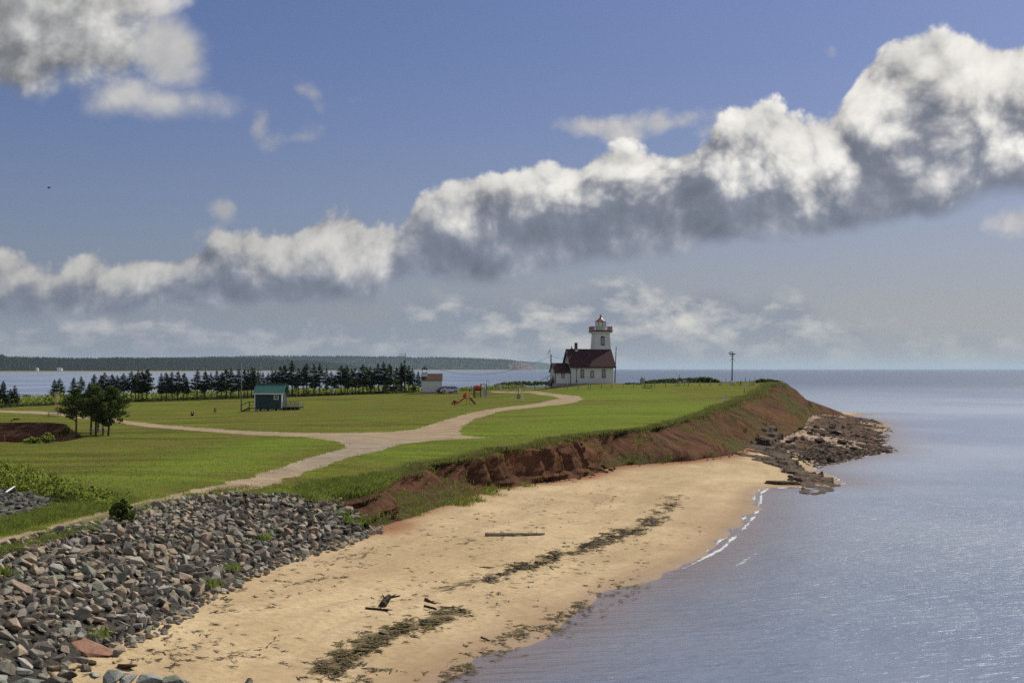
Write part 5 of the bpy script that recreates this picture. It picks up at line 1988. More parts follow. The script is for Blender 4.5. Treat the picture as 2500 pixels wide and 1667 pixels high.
# meadow and scrub behind the trees
cents, rads, ns, mi_ = [], [], [], []
for _ in range(2600):
    u = rr.uniform(-260, 1160) if rr.random() < .93 else rr.uniform(1160, 1340)
    v = np.interp(u, [-60, 60, 395, 700, 1000, 1160, 1340], [998, 991, 977, 967, 958, 955, 940])
    x, y, z = on_lawn(u, v)
    D = y + rr.uniform(1.5, 26)
    if u > 1010:
        D = y + rr.uniform(6, 26)
    xx = x / y * D
    zz = float(zp(xx, D))
    if not bool(inside(np.array([xx]), np.array([D]), top_poly)[0]):
        continue
    h = rr.uniform(.7, 2.3)
    if u > 1020: h = rr.uniform(.3, .9)
    cents.append((xx, D, zz + h * .45))
    rads.append(h * .75)
    ns.append(14)
V, Fc = leaf_cloud(cents, rads, ns, .20, 41)
tag(mesh_obj('scrub', V, Fc, [M_SHRUB[2], M_SHRUB[1], M_SHRUB[0]], midx=rr.choice(3, len(Fc), p=[.45, .4, .15])), 'yellow green scrub and tall weeds behind the row of spruces', 'scrub', kind='stuff')
# dark undergrowth line right along the tree feet
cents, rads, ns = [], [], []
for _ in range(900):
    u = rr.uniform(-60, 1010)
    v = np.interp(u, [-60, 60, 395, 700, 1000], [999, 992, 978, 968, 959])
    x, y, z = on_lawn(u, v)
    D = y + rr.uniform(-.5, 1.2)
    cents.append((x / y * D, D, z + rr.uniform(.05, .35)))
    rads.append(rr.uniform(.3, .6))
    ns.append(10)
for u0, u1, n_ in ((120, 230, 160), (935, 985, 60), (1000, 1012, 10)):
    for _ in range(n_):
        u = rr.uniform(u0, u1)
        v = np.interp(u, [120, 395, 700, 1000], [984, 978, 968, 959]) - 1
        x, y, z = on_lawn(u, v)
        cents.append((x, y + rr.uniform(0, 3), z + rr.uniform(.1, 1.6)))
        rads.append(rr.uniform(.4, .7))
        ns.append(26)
V, Fc = leaf_cloud(cents, rads, ns, .16, 42)
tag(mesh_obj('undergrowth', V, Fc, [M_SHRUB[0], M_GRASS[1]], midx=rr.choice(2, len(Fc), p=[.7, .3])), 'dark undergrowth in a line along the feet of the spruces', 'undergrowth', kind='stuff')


# hedges near the lighthouse : a rounded mass of its own each
def hedge(name, pts, label, seed, n, leaf=.13, dark=True, depth=4.0):
    rr = np.random.default_rng(seed)
    us_ = [p[0] for p in pts]
    cents, rads, ns = [], [], []
    for _ in range(n):
        u = rr.uniform(us_[0], us_[-1])
        vb = np.interp(u, us_, [p[1] for p in pts])
        vt_ = np.interp(u, us_, [p[2] for p in pts])
        x, y, z = on_lawn(u, vb + 1)
        D = y + rr.uniform(0, depth)
        h = max(.25, (vb - vt_) / F * y)
        cents.append((x / y * D, D, z + h * rr.uniform(.1, .80)))
        rads.append(min(.7, h * rr.uniform(.25, .38)))
        ns.append(40)
    V, Fc = leaf_cloud(cents, rads, ns, leaf, seed)
    o = mesh_obj(name, V, Fc, [M_SHRUB[0], M_SHRUB[1]], midx=rr.choice(2, len(Fc), p=[.72, .28]))
    return tag(o, label, 'hedge')


hedge('rose_hedge', [(1198, 946, 942), (1215, 944, 935), (1235, 942, 930), (1270, 940, 929), (1310, 939, 928), (1345, 938, 930)], 'dark green hedge on the rise left of the lighthouse', 51, 260)
hedge('rose_hedge', [(1574, 936, 929), (1600, 934, 925), (1640, 934, 922), (1680, 933, 921), (1715, 933, 918), (1735, 933, 920), (1757, 933, 928)], 'long low rounded hedge between the cairn and the osprey pole', 52, 420)
hedge('rose_hedge', [(1846, 934, 927), (1860, 933, 923), (1880, 932, 925), (1900, 934, 928)], 'tangled bushes on the seaward tip of the bluff', 53, 120, depth=6)
hedge('rose_hedge', [(1526, 938, 934), (1545, 937, 933), (1566, 938, 934)], 'low scrub just right of the lighthouse', 54, 50, leaf=.1)

# long grass: fringe of the bluff
pts, hts = [], []
T = bl_T
for i in range(len(T)):
    y = T[i, 1]
    n_ = 3 if y < 170 else 2
    for _ in range(n_):
        tg = T[min(i + 1, len(T) - 1), :2] - T[max(i - 1, 0), :2]
        nn = np.array([tg[1], -tg[0]]) / (np.linalg.norm(tg) + 1e-9)
        off = -abs(rr.normal(0, .5 if y < 250 else 1.0)) + .12
        cl = vnoise(np.array(T[i, 0] / 2.2), np.array(y / 2.2), 7)
        p = T[i, :2] + nn * off
        pts.append((p[0], p[1], float(zp(p[0], p[1]))))
        hts.append((.14 + .36 * cl ** 1.5) * (1.0 if y < 200 else 1.3))
blades('fringe_grass', pts, hts, M_GRASS, 'ragged long grass hanging over the edge of the bluff', 'grass', 61, per=14, wid=.035, spread=.28, lean=.8, weights=[.34, .46, .20])
# overhanging tufts of turf
pts, hts = [], []
for _ in range(1500):
    i = rr.integers(0, BL.shape[0])
    j = rr.integers(1, 6)
    p = BL[i, j]
    pts.append((p[0] + .1, p[1] - .1, p[2] - .1))
    hts.append(rr.uniform(.15, .35))
blades('hanging_turf', pts, hts, [M_GRASS[1], M_GRASS[0], M_SHRUB[0]], 'dark tufts of turf hanging from the lip of the bluff', 'turf', 62, per=7, wid=.06, lean=1.0, spread=.2)
# plants on the face and at the foot
pts, hts = [], []
A0, A1 = A_but0, A_but1
k = 0
while k < 5200:
    i = rr.integers(0, BL.shape[0])
    j = rr.integers(6, BL.shape[1] - 2)
    a, tdn = bl_arc[i], j / BL.shape[1]
    p = BL[i, j]
    cl = float(fbm(np.array(p[0] / 4), np.array(p[1] / 5), 3, 300))
    if a < A0:
        pr = .9 * (tdn > .40) * (cl > .38)
    elif a < A1:
        pr = .05 if tdn < .85 else .25
    else:
        pr = 1.0 * (cl > .545 - .06 * (tdn > .7)) + (0.16 if a > A_far - 20 else .05)
    k += 1
    if rr.random() > pr:
        continue
    pts.append((p[0], p[1], p[2]))
    hts.append(rr.uniform(.12, .36))
blades('bluff_plants', pts, hts, [M_GRASS[0], M_GRASS[1], M_SHRUB[1], M_GRASS[2]], 'patches of grass and weeds clinging to the face of the red bluff', 'weeds', 63, per=8, wid=.05, lean=.8, spread=.35, weights=[.35, .35, .15, .15])
# green apron between the near bluff and the sand
poly = np.array([on_beach(u, v)[:2] for u, v in [(880, 1245), (960, 1200), (1060, 1190), (1130, 1170), (1200, 1160), (1270, 1170), (1300, 1188), (1240, 1212), (1150, 1232), (1100, 1255), (1010, 1266), (950, 1268)]])
pts, hts = [], []
for _ in range(5200):
    u, v = rr.uniform(870, 1310), rr.uniform(1150, 1272)
    x, y, z = march(u, v, zb)
    if not bool(inside(np.array([x]), np.array([y]), poly)[0]):
        continue
    cl = float(fbm(np.array(x / 2.4), np.array(y / 4), 3, 310))
    if cl < .47:
        continue
    pts.append((x, y, z))
    hts.append(.10 + max(0, cl - .45) * 2.4 * rr.uniform(.5, 1.1))
blades('apron_plants', pts, hts, [M_GRASS[0], M_SHRUB[1], M_GRASS[1], M_SHRUB[2], M_RUST], 'mixed green weeds spreading over the sand at the foot of the near bluff', 'weeds', 64, per=7, wid=.05, lean=.7, spread=.25, weights=[.36, .25, .2, .15, .04])
# tall grass clump behind the riprap end, and verges
pts, hts = [], []
for _ in range(2400):
    u, v = rr.uniform(735, 960), rr.uniform(1165, 1235)
    if abs(v - np.interp(u, [735, 800, 880, 960], [1205, 1202, 1192, 1160])) > np.interp(u, [735, 780, 900, 960], [9, 20, 18, 9]):
        continue
    x, y, z = on_lawn(u, v)
    pts.append((x, y, z))
    hts.append(rr.uniform(.25, .6))
for _ in range(1500):
    u = rr.uniform(-60, 300)
    v = np.interp(u, [-60, 0, 120, 300], [1305, 1292, 1262, 1226]) - 4 + rr.normal(0, 6)
    x, y, z = on_lawn(u, v)
    pts.append((x, y, z))
    hts.append(rr.uniform(.12, .34))
for _ in range(260):
    u = rr.uniform(-60, 700)
    v = np.interp(u, [-60, 0, 265, 450, 600, 700], [1360, 1343, 1270, 1214, 1190, 1192]) + rr.normal(0, 3)
    x, y, z = on_lawn(u, v)
    pts.append((x, y, z))
    hts.append(rr.uniform(.06, .2))
blades('tall_grass', pts, hts, [M_GRASS[0], M_SHRUB[1], M_GRASS[1]], 'tall soft green grass behind the end of the riprap and along the track verge', 'grass', 65, per=18, wid=.03, lean=.9, spread=.3, weights=[.5, .25, .25])
# weeds growing among the riprap
pts, hts = [], []
for u, v in [(505, 1430), (640, 1320), (10, 1400), (560, 1395), (870, 1285), (850, 1275), (885, 1282), (830, 1262), (235, 1545)]:
    x, y, z = march(u, v, lambda X, Y: zb(X, Y) * 0 + 2.4 if False else zb(X, Y))
    # find the bank surface nearest this view line
    uv = on_screen(RUB[..., 0], RUB[..., 1], RUB[..., 2])
    kk = np.argmin((uv[0] - u) ** 2 + (uv[1] - v) ** 2)
    p = RUB.reshape(-1, 3)[kk]
    for _ in range(9):
        pts.append((p[0] + rr.normal(0, .22), p[1] + rr.normal(0, .22), p[2] + .12))
        hts.append(rr.uniform(.2, .42))
blades('riprap_weeds', pts, hts, [M_GRASS[0], M_SHRUB[1]], 'small green weeds sprouting between the riprap stones', 'weeds', 66, per=10, wid=.05, lean=.7, spread=.12)
# field texture: short real tufts over the nearer lawn
pts, hts = [], []
for _ in range(15000):
    u, v = rr.uniform(-40, 1500), rr.uniform(1040, 1260)
    x, y, z = P2(u, v, 4.55) + (4.55,)
    if y > 190 or y < 60:
        continue
    pts.append((x, y, 0))
pts = np.array(pts)
ok = inside(pts[:, 0], pts[:, 1], top_poly) & ~inside(pts[:, 0], pts[:, 1], road_poly)
pts = pts[ok]
pts[:, 2] = zp(pts[:, 0], pts[:, 1])
cl = fbm(pts[:, 0] / 5, pts[:, 1] / 5, 3, 320)
blades('lawn_tufts', pts, .05 + .09 * cl, [M_GRASS[0], M_GRASS[1], M_GRASS[2]], 'slightly longer tufts standing in the mown lawn', 'grass', 67, per=5, wid=.05, lean=.8, spread=.5, weights=[.5, .35, .15])
# ---------------------------------------------------------------- built things
M_WHITE = mat_plain('white_shingle', (0.80, 0.80, 0.78), 0.75, 0.2, 0.05, 0.6)
M_WTRIM = mat_plain('white_trim', (0.82, 0.82, 0.80), 0.5, 0.3, 0.03)
M_DKTRIM = mat_plain('dark_maroon_trim', (0.055, 0.022, 0.022), 0.5, 0.3, 0.1)
M_REDT = mat_plain('red_painted_iron', (0.27, 0.022, 0.020), 0.45, 0.4, 0.12)
M_ROOFR = None
M_GLASS = mat_plain('window_glass', (0.035, 0.045, 0.055), 0.08, 0.8, 0.1)
M_BRICK = mat_plain('chimney_brick', (0.16, 0.075, 0.055), 0.9, 0.1, 0.3, 8)
M_CONC = mat_plain('concrete', (0.33, 0.32, 0.30), 0.95, 0.1, 0.2, 3)
M_WOOD = mat_plain('weathered_wood', (0.20, 0.175, 0.145), 0.95, 0.1, 0.3, 6)
M_DWOOD = mat_plain('dark_wood', (0.055, 0.042, 0.033), 0.95, 0.1, 0.3, 6)
M_PALEW = mat_plain('pale_new_wood', (0.50, 0.38, 0.19), 0.9, 0.1, 0.2, 5)
M_METAL = mat_plain('galvanised_metal', (0.48, 0.50, 0.52), 0.4, 0.5, 0.1, 3, metal=0.6)
M_BLACK = mat_plain('black_iron', (0.02, 0.02, 0.022), 0.5, 0.4, 0.1)
M_YEL = mat_plain('yellow_plastic', (0.75, 0.42, 0.03), 0.45, 0.4, 0.08)
M_REDP = mat_plain('red_plastic', (0.62, 0.07, 0.035), 0.4, 0.4, 0.08)
M_NAVY = mat_plain('navy_plastic', (0.03, 0.035, 0.13), 0.5, 0.4, 0.1)
M_MAR = mat_plain('maroon_posts', (0.09, 0.025, 0.03), 0.5, 0.4, 0.1)
M_GREYW = mat_plain('grey_weathered_post', (0.23, 0.22, 0.20), 0.95, 0.1, 0.25, 5)
M_SIGNW = mat_plain('white_sign_face', (0.78, 0.78, 0.78), 0.5, 0.3, 0.04)
M_TEALW = mat_plain('dark_teal_clapboard', (0.040, 0.070, 0.066), 0.7, 0.2, 0.12, 1.2)
M_TEALR = mat_plain('teal_metal_roof', (0.060, 0.165, 0.140), 0.55, 0.3, 0.10, 1.0)
M_BROOF = mat_plain('brown_shingle', (0.105, 0.060, 0.040), 0.95, 0.1, 0.25, 3)
M_GREENL = mat_plain('green_lens', (0.10, 0.55, 0.20), 0.2, 0.6, 0.1)
_b = M_GREENL.node_tree.nodes['Principled BSDF']
_b.inputs['Emission Color'].default_value = (.35, 1, .45, 1)
_b.inputs['Emission Strength'].default_value = .25
M_TYRE = mat_plain('tyre_rubber', (0.018, 0.018, 0.018), 0.85, 0.2, 0.1)
M_RIM = mat_plain('wheel_alloy', (0.50, 0.50, 0.52), 0.3, 0.6, 0.1, metal=.7)
M_SILVER = mat_plain('silver_car_paint', (0.50, 0.53, 0.62), 0.25, 0.6, 0.03, metal=.5)
M_BRONZE = mat_plain('dark_bronze_car_paint', (0.11, 0.10, 0.09), 0.25, 0.6, 0.03, metal=.5)
M_GAP = mat_plain('dark_gap', (0.02, 0.02, 0.02), 0.9, 0.1, .1)


def shingle(name, a, b_, sx=1.0, sz=1.0):
    m, N, b = material(name, 0.85, 0.15)
    tc = N.new('ShaderNodeTexCoord')
    p = E(N, tc.outputs['Object'])
    x, y, z = N.sep(p)
    bt_ = N.new('ShaderNodeTexBrick')
    N.put(bt_.inputs['Vector'], N.comb((x + y) * 1.0, z * 1.0, 0))
    bt_.inputs['Scale'].default_value = 2.2
    bt_.inputs['Mortar Size'].default_value = 0.012
    N.put(bt_.inputs['Color1'], a)
    N.put(bt_.inputs['Color2'], b_)
    N.put(bt_.inputs['Mortar'], tuple(k * .55 for k in a))
    n = N.noise(p, 0.8, 5, .7)
    N.put(b.inputs['Base Color'], N.mix(N.ramp(n, .3, .7) * .25, E(N, bt_.outputs[0]), tuple(k * .6 for k in a)))
    return m


M_WALL = shingle('white_shingle_wall', (0.80, 0.80, 0.79), (0.74, 0.74, 0.73))
M_ROOFR = shingle('maroon_roof_shingle', (0.075, 0.030, 0.031), (0.058, 0.025, 0.027))


def box(x0, x1, y0, y1, z0, z1):
    V = [(x0, y0, z0), (x1, y0, z0), (x1, y1, z0), (x0, y1, z0), (x0, y0, z1), (x1, y0, z1), (x1, y1, z1), (x0, y1, z1)]
    return V, [(0, 3, 2, 1), (4, 5, 6, 7), (0, 1, 5, 4), (1, 2, 6, 5), (2, 3, 7, 6), (3, 0, 4, 7)]


def bar(p, q_, r_=.03, seg=5, r2=None):
    return tube([p, q_], [r_, r_ if r2 is None else r2], seg)


def beam(p, q_, w, h):
    """rectangular timber between two points"""
    p, q_ = np.array(p, float), np.array(q_, float)
    t = (q_ - p) / np.linalg.norm(q_ - p)
    up = np.array([0, 0, 1.]) if abs(t[2]) < .95 else np.array([0, 1., 0])
    a = np.cross(t, up)
    a /= np.linalg.norm(a)
    b_ = np.cross(a, t)
    V = []
    for c in (p, q_):
        for sa, sb in ((-1, -1), (1, -1), (1, 1), (-1, 1)):
            V.append(c + a * sa * w / 2 + b_ * sb * h / 2)
    return V, [(0, 3, 2, 1), (4, 5, 6, 7), (0, 1, 5, 4), (1, 2, 6, 5), (2, 3, 7, 6), (3, 0, 4, 7)]


def part(name, shapes, mat, parent, label=None, smooth=False):
    V, Fc = join(shapes if isinstance(shapes, list) else [shapes])
    o = mesh_obj(name, V, Fc, mat, parent, smooth=smooth)
    if label: o['label'] = label
    return o


def quadpanel(pts, th=(0, 0, 0)):
    """thick panel from 4 corner points, offset th"""
    A = [np.array(p, float) for p in pts]
    B = [p + np.array(th, float) for p in A]
    n = len(A)
    return A + B, [tuple(range(n))[::-1], tuple(range(n, 2 * n))] + [(i, (i + 1) % n, n + (i + 1) % n, n + i) for i in range(n)]


def window_parts(parent, cx, y, cz, w, h, cols=2, rows=4, frame=M_DKTRIM, sash=M_WTRIM, arched=False, ft=.10, split=True):
    """facing -Y ; frame > panes"""
    sh = [box(cx - w / 2 - ft, cx - w / 2, y - .07, y, cz - h / 2 - ft, cz + h / 2 + ft), box(cx + w / 2, cx + w / 2 + ft, y - .07, y, cz - h / 2 - ft, cz + h / 2 + ft),
          box(cx - w / 2, cx + w / 2, y - .071, y, cz + h / 2, cz + h / 2 + ft * 1.3), box(cx - w / 2 - ft * 1.5, cx + w / 2 + ft * 1.5, y - .12, y - .001, cz - h / 2 - ft * 1.2, cz - h / 2)]
    if arched:
        sh.append(quadpanel([(cx - w / 2 - ft, y - .073, cz + h / 2 + ft), (cx + w / 2 + ft, y - .073, cz + h / 2 + ft), (cx + w * .22, y - .073, cz + h / 2 + ft * 2.4), (cx - w * .22, y - .073, cz + h / 2 + ft * 2.4)], (0, .07, 0)))
    f = part('window', sh, frame, parent)
    sb = []
    t = .028
    for i in range(cols + 1):
        x = cx - w / 2 + w * i / cols
        sb.append(box(x - t, x + t, y - .048, y - .012, cz - h / 2, cz + h / 2))
    for j in range(rows + 1):
        z = cz - h / 2 + h * j / rows
        sb.append(box(cx - w / 2, cx + w / 2, y - .046, y - .014, z - t, z + t))
    part('sash', sb, sash, f)
    part('pane', box(cx - w / 2, cx + w / 2, y - .03, y - .02, cz - h / 2, cz + h / 2), M_GLASS, f)
    return f


# ================================================= lighthouse with the keeper's dwelling
LX, LY, LZ = on_lawn(1430, 938)
K = LY / F                                    # metres per photo pixel at the lighthouse


def lx(u): return (u - 1430) * K


def lz(v): return (936.5 - v) * K


base = LZ - .15
lh = thing('lighthouse', (LX, LY, LZ), 'white lighthouse tower with red lantern rising from a maroon roofed keeper\'s house', 'lighthouse', rz=math.radians(11.5))
# main dwelling: front wall from u=1394 to 1503 ; eaves v=891 ; ridge v=852
x0, x1 = lx(1394.5), lx(1500)
ez, rz_ = lz(891.5), lz(852.5)
dep = 7.4
yb, yf = dep, 0.0
ym = dep / 2
wall = quadpanel([(x0, yf, -.5), (x1, yf, -.5), (x1, yf, ez), (x0, yf, ez)], (0, .2, 0))
gl = [np.array([(x0, yf, -.5), (x0, yf, ez), (x0, ym, rz_ - .12), (x0, yb, ez), (x0, yb, -.5)])]
gL = quadpanel(gl[0], (.2, 0, 0))
gR = quadpanel([(x1, yf, -.5), (x1, yf, ez), (x1, ym, rz_ - .12), (x1, yb, ez), (x1, yb, -.5)], (-.2, 0, 0))
wb = quadpanel([(x0, yb, -.5), (x1, yb, -.5), (x1, yb, ez), (x0, yb, ez)], (0, -.2, 0))
part('wall', [quadpanel([(x0 + .002, yf, .22), (x1 - .002, yf, .22), (x1 - .002, yf, ez), (x0 + .002, yf, ez)], (0, .2, 0)), gL, gR, wb], M_WALL, lh)
part('foundation', [box(x0 - .03, lx(1510), -.06, yb + .05, -.6, .215), box(lx(1349), x0 - .04, .5, 5.2, -.6, .2)], M_CONC, lh)
# the roof: front and back slope
ov = .35
sl = (rz_ - ez) / ym
rf = [quadpanel([(x0 - .35, -ov, ez - sl * ov), (x1 + .55, -ov, ez - sl * ov), (x1 + .55, ym, rz_), (x0 - .35, ym, rz_)], (0, .03, .16)),
      quadpanel([(x0 - .35, yb + ov, ez - sl * ov), (x1 + .55, yb + ov, ez - sl * ov), (x1 + .55, ym, rz_), (x0 - .35, ym, rz_)], (0, -.03, .16))]
part('roof', rf, M_ROOFR, lh)
part('ridge_cap', box(x0 - .37, lx(1452), ym - .14, ym + .14, rz_ + .08, rz_ + .22), M_DKTRIM, lh)
part('barge_board', [beam((x0 - .40, -ov - .05, ez - sl * ov - .02), (x0 - .40, ym, rz_ + .02), .08, .30), beam((x0 - .40, ym, rz_ + .02), (x0 - .40, yb + ov, ez - sl * ov), .08, .30)], M_DKTRIM, lh)
part('fascia', box(x0 - .36, x1 + .56, -ov - .09, -ov - .02, ez - sl * ov - .16, ez - sl * ov + .13), M_DKTRIM, lh)
# small west gable windows and weather gear
part('finial', [bar((x0 + .9, ym, rz_ + .1), (x0 + .9, ym, rz_ + 1.0), .05), box(x0 + .55, x0 + 1.25, ym - .03, ym + .03, rz_ + .15, rz_ + .22), bar((x0 + .9, ym, rz_ + .45), (x0 + 1.05, ym, rz_ + .78), .05), quadpanel([(x0 + .4, ym - .05, rz_ + .1), (x0 + 1.5, ym - .05, rz_ + .1), (x0 + .95, ym - .05, rz_ + .5)], (0, .1, 0))], M_DKTRIM, lh)
part('antenna', [bar((x0 - 1.0, 1.6, lz(872)), (x0 - .1, 1.6, lz(872)), .03), bar((x0 - 1.0, 1.6, lz(876)), (x0 - 1.0, 1.6, lz(864)), .04), box(x0 - 1.15, x0 - .75, 1.5, 1.7, lz(867), lz(864.5)), box(x0 - .8, x0 - .7, 1.55, 1.65, lz(874), lz(868))], M_BLACK, lh)
part('gable_window', [box(x0 - .03, x0 + .02, ym - 1.2, ym - .5, lz(882), lz(874)), box(x0 - .03, x0 + .02, ym + .4, ym + 1.1, lz(882), lz(874))], M_GLASS, lh)
# chimney
chm = part('chimney', [box(lx(1413), lx(1418.6), ym - .4, ym + .4, rz_ - .8, lz(836.2)), box(lx(1412.4), lx(1419.2), ym - .47, ym + .47, lz(836.2), lz(834.8))], M_BRICK, lh)
part('flashing', box(lx(1412), lx(1419.6), ym - .5, ym + .5, rz_ - .5, rz_ + .1), M_METAL, chm)
# windows of the dwelling
wv = [(1421.5, 900.5, 920.5, 7.0, 2, 4), (1446.3, 904, 919.5, 7.0, 3, 4), (1475.5, 900.5, 920.5, 7.2, 2, 4)]
for (u, vt_, vb_, wpx, c_, r_) in wv:
    window_parts(lh, lx(u), 0, lz((vt_ + vb_) / 2), wpx * K * .95, (vb_ - vt_) * K * .9, c_, r_)
part('downpipe', [bar((lx(1407), -.08, .2), (lx(1407), -.08, ez - .1), .055), box(lx(1405), lx(1409), -.2, -.02, .6, .75)], M_DKTRIM, lh)
part('corner_board', [box(x0 - .012, x0 + .18, -.05, -.001, .22, ez - .05), box(x1 - .18, x1 + .012, -.05, -.001, .22, ez - .05)], M_WTRIM, lh)
# annex
ax0, ax1 = lx(1355), lx(1393)
aez, arz = lz(905.5), lz(886)
ay0, ay1 = .6, 5.0
aym = (ay0 + ay1) / 2
part('annex_wall', [quadpanel([(ax0 + .002, ay0, .2), (ax1, ay0, .2), (ax1, ay0, aez), (ax0 + .002, ay0, aez)], (0, .15, 0)), quadpanel([(ax0, ay0, .2), (ax0, ay0, aez), (ax0, aym, arz - .1), (ax0, ay1, aez), (ax0, ay1, .2)], (.15, 0, 0))], M_WALL, lh)
asl = (arz - aez) / (aym - ay0)
ar = [quadpanel([(ax0 - .4, ay0 - .3, aez - asl * .3), (ax1, ay0 - .3, aez - asl * .3), (ax1, aym, arz), (ax0 - .4, aym, arz)], (0, .03, .13)),
      quadpanel([(ax0 - .4, ay1 + .3, aez - asl * .3), (ax1, ay1 + .3, aez - asl * .3), (ax1, aym, arz), (ax0 - .4, aym, arz)], (0, -.03, .13))]
part('annex_roof', ar, M_ROOFR, lh)
part('annex_trim', [box(ax0 - .01, ax0 + .12, ay0 - .05, ay0 - .001, .2, aez), box(ax0 - .41, ax1, ay0 - .36, ay0 - .30, aez - asl * .3 - .1, aez - asl * .3 + .11)], M_DKTRIM, lh)
window_parts(lh, lx(1374.4), ay0, lz(914), 6.4 * K, 12 * K, 2, 3, ft=.07)
# side steps with rail, left of the annex
st = [box(ax0 - .5 - i * .28, ax0 - .2 - i * .28, 1.5, 2.7, -.3, 1.3 - i * .25) for i in range(6)]
part('steps', st, M_DWOOD, lh)
part('handrail', [bar((ax0 - .3, 1.4, 2.25), (ax0 - 2.9, 1.4, .95), .05), bar((ax0 - 2.9, 1.4, -.3), (ax0 - 2.9, 1.4, 1.0), .05), bar((ax0 - 1.6, 1.4, -.3), (ax0 - 1.6, 1.4, 1.6), .05), bar((ax0 - .3, 1.4, .1), (ax0 - .3, 1.4, 2.3), .05), beam((ax0 - 1.3, 1.3, -.2), (ax0 - .25, 1.3, 1.75), .08, .34), bar((ax0 - 1.2, 1.4, .9), (ax0 - 3.6, 1.4, .0), .04)], M_GREYW, lh)

# ---- the tower (square, tapering, behind-right of the dwelling)
tcy = ym + 1.9
tcx = (lx(1471) + tcy * math.sin(math.radians(11.5))) / math.cos(math.radians(11.5))
rot = 0.0


def sq(hw, z, ro=rot):
    c, s = math.cos(ro), math.sin(ro)
    return [np.array([tcx + a * c - b_ * s, tcy + a * s + b_ * c, z]) for a, b_ in ((-hw, -hw), (hw, -hw), (hw, hw), (-hw, hw))]


def frustum(rings):
    V = [p for r_ in rings for p in r_]
    n = len(rings[0])
    Fc = []
    for i in range(len(rings) - 1):
        for k in range(n):
            Fc.append((i * n + k, i * n + (k + 1) % n, (i + 1) * n + (k + 1) % n, (i + 1) * n + k))
    Fc.append(tuple(range(n))[::-1])
    Fc.append(tuple(range((len(rings) - 1) * n, len(rings) * n)))
    return V, Fc


z_g = lz(805.5)                               # gallery deck
hw_b, hw_t = 31.5 * K * .88, 20.3 * K * .90
rings = [sq(hw_b, -.4), sq(hw_b * .985, .2)]
for s in (.25, .5, .75, 1.0):
    rings.append(sq(hw_b + (hw_t - hw_b) * s ** .92, s * lz(813.5)))
hg = 25.0 * K * .90
rings += [sq(hw_t + (hg - hw_t) * .35, lz(809.5)), sq(hg * .97, lz(806.5))]
tow = part('tower', frustum(rings), M_WALL, lh)
dk = part('gallery_deck', [frustum([sq(hg * 1.06, z_g - .18), sq(hg * 1.10, z_g), sq(hg * 1.10, z_g + .12), sq(hg * 1.02, z_g + .14)])], M_DKTRIM, lh)
part('cornice', frustum([sq(hg * .99, z_g - .42), sq(hg * 1.05, z_g - .185)]), M_WTRIM, dk)
# railing : posts, top rail and crosses
rh = 9.5 * K
c4 = sq(hg * 1.05, z_g + .14)
rail, cross, posts = [], [], []
for k in range(4):
    a, b_ = c4[k], c4[(k + 1) % 4]
    up = np.array([0, 0, rh])
    rail += [bar(a + up, b_ + up, .032), bar(a + up * .12, b_ + up * .12, .025)]
    for j in range(6):
        p = a + (b_ - a) * j / 6
        q_ = a + (b_ - a) * (j + 1) / 6
        posts.append(bar(p, p + up * 1.04, .035))
        if k == 0 and 0 < j < 5:
            cross += [bar(p + up * .12, q_ + up * .98, .014), bar(q_ + up * .12, p + up * .98, .014)]
        else:
            for m_ in range(1, 5):
                w_ = p + (q_ - p) * m_ / 5
                cross.append(bar(w_ + up * .1, w_ + up * 1.1, .016))
part('railing', rail + posts, M_REDT, lh)
part('rail_infill', cross, M_REDT, lh)
ch = [bar(c4[k] * (1 - j / 5) + np.array([*(c4[0] + c4[2])[:2] / 2, z_g + .14]) * (j / 5), c4[k] * (1 - j / 5) + np.array([*(c4[0] + c4[2])[:2] / 2, z_g + .14]) * (j / 5) + np.array([0, 0, rh * 1.05]), .022) for k in (0, 1) for j in (0, .35, .7)]
part('corner_picket', ch, M_REDT, lh)
# lantern : eight sided


def octo(r_, z, n=8, ph=.2):
    return [np.array([tcx + r_ * math.cos(2 * math.pi * k / n + ph), tcy + r_ * math.sin(2 * math.pi * k / n + ph), z]) for k in range(n)]


lr = 13.0 * K
zc = lz(781.5)
part('lantern_base', frustum([octo(lr * 1.0, z_g + .13), octo(lr * 1.0, lz(793.5))]), M_WTRIM, lh)
mul = []
for a, b_ in zip(octo(lr, lz(793.5)), octo(lr, zc)):
    mul.append(bar(a, b_, .05))
part('lantern_post', mul, M_REDT, lh)
o8, o8b = octo(lr * .97, lz(793.5)), octo(lr * .97, zc)
mg, Ng, bg_ = material('lantern_glass', 0.02, 0.5)
bg_.inputs['Transmission Weight'].default_value = 1.0
bg_.inputs['IOR'].default_value = 1.02
for k in range(8):
    part('lantern_pane', quadpanel([o8[k], o8[(k + 1) % 8], o8b[(k + 1) % 8], o8b[k]], (0, .01, 0)), mg, lh)
part('lamp', [frustum([octo(.28, z_g + .1, 8), octo(.28, lz(791)), octo(.36, lz(790)), octo(.36, lz(784)), octo(.2, lz(783))])], M_GREENL, lh)
part('lantern_roof', frustum([octo(lr * 1.12, zc), octo(lr * 1.14, zc + .10), octo(lr * .55, lz(776)), octo(.22, lz(771.5)), octo(.16, lz(770.5))]), M_REDT, lh)
part('vent_ball', frustum([octo(.10, lz(771)), octo(.22, lz(769.5)), octo(.27, lz(768.4)), octo(.2, lz(767.2)), octo(.06, lz(766.3))]), M_BLACK, lh)
part('weathervane', [bar((tcx, tcy, lz(766.5)), (tcx, tcy, lz(762.5)), .035), beam((tcx - .28, tcy, lz(764)), (tcx + .28, tcy, lz(764)), .03, .10)], M_BLACK, lh)
part('lantern_stay', [bar(octo(lr * 1.1, zc)[7], octo(lr * 1.25, z_g + .2)[7], .04)], M_WTRIM, lh)
# tower window on the leaning front face
wz0, wz1 = lz(840), lz(820.5)


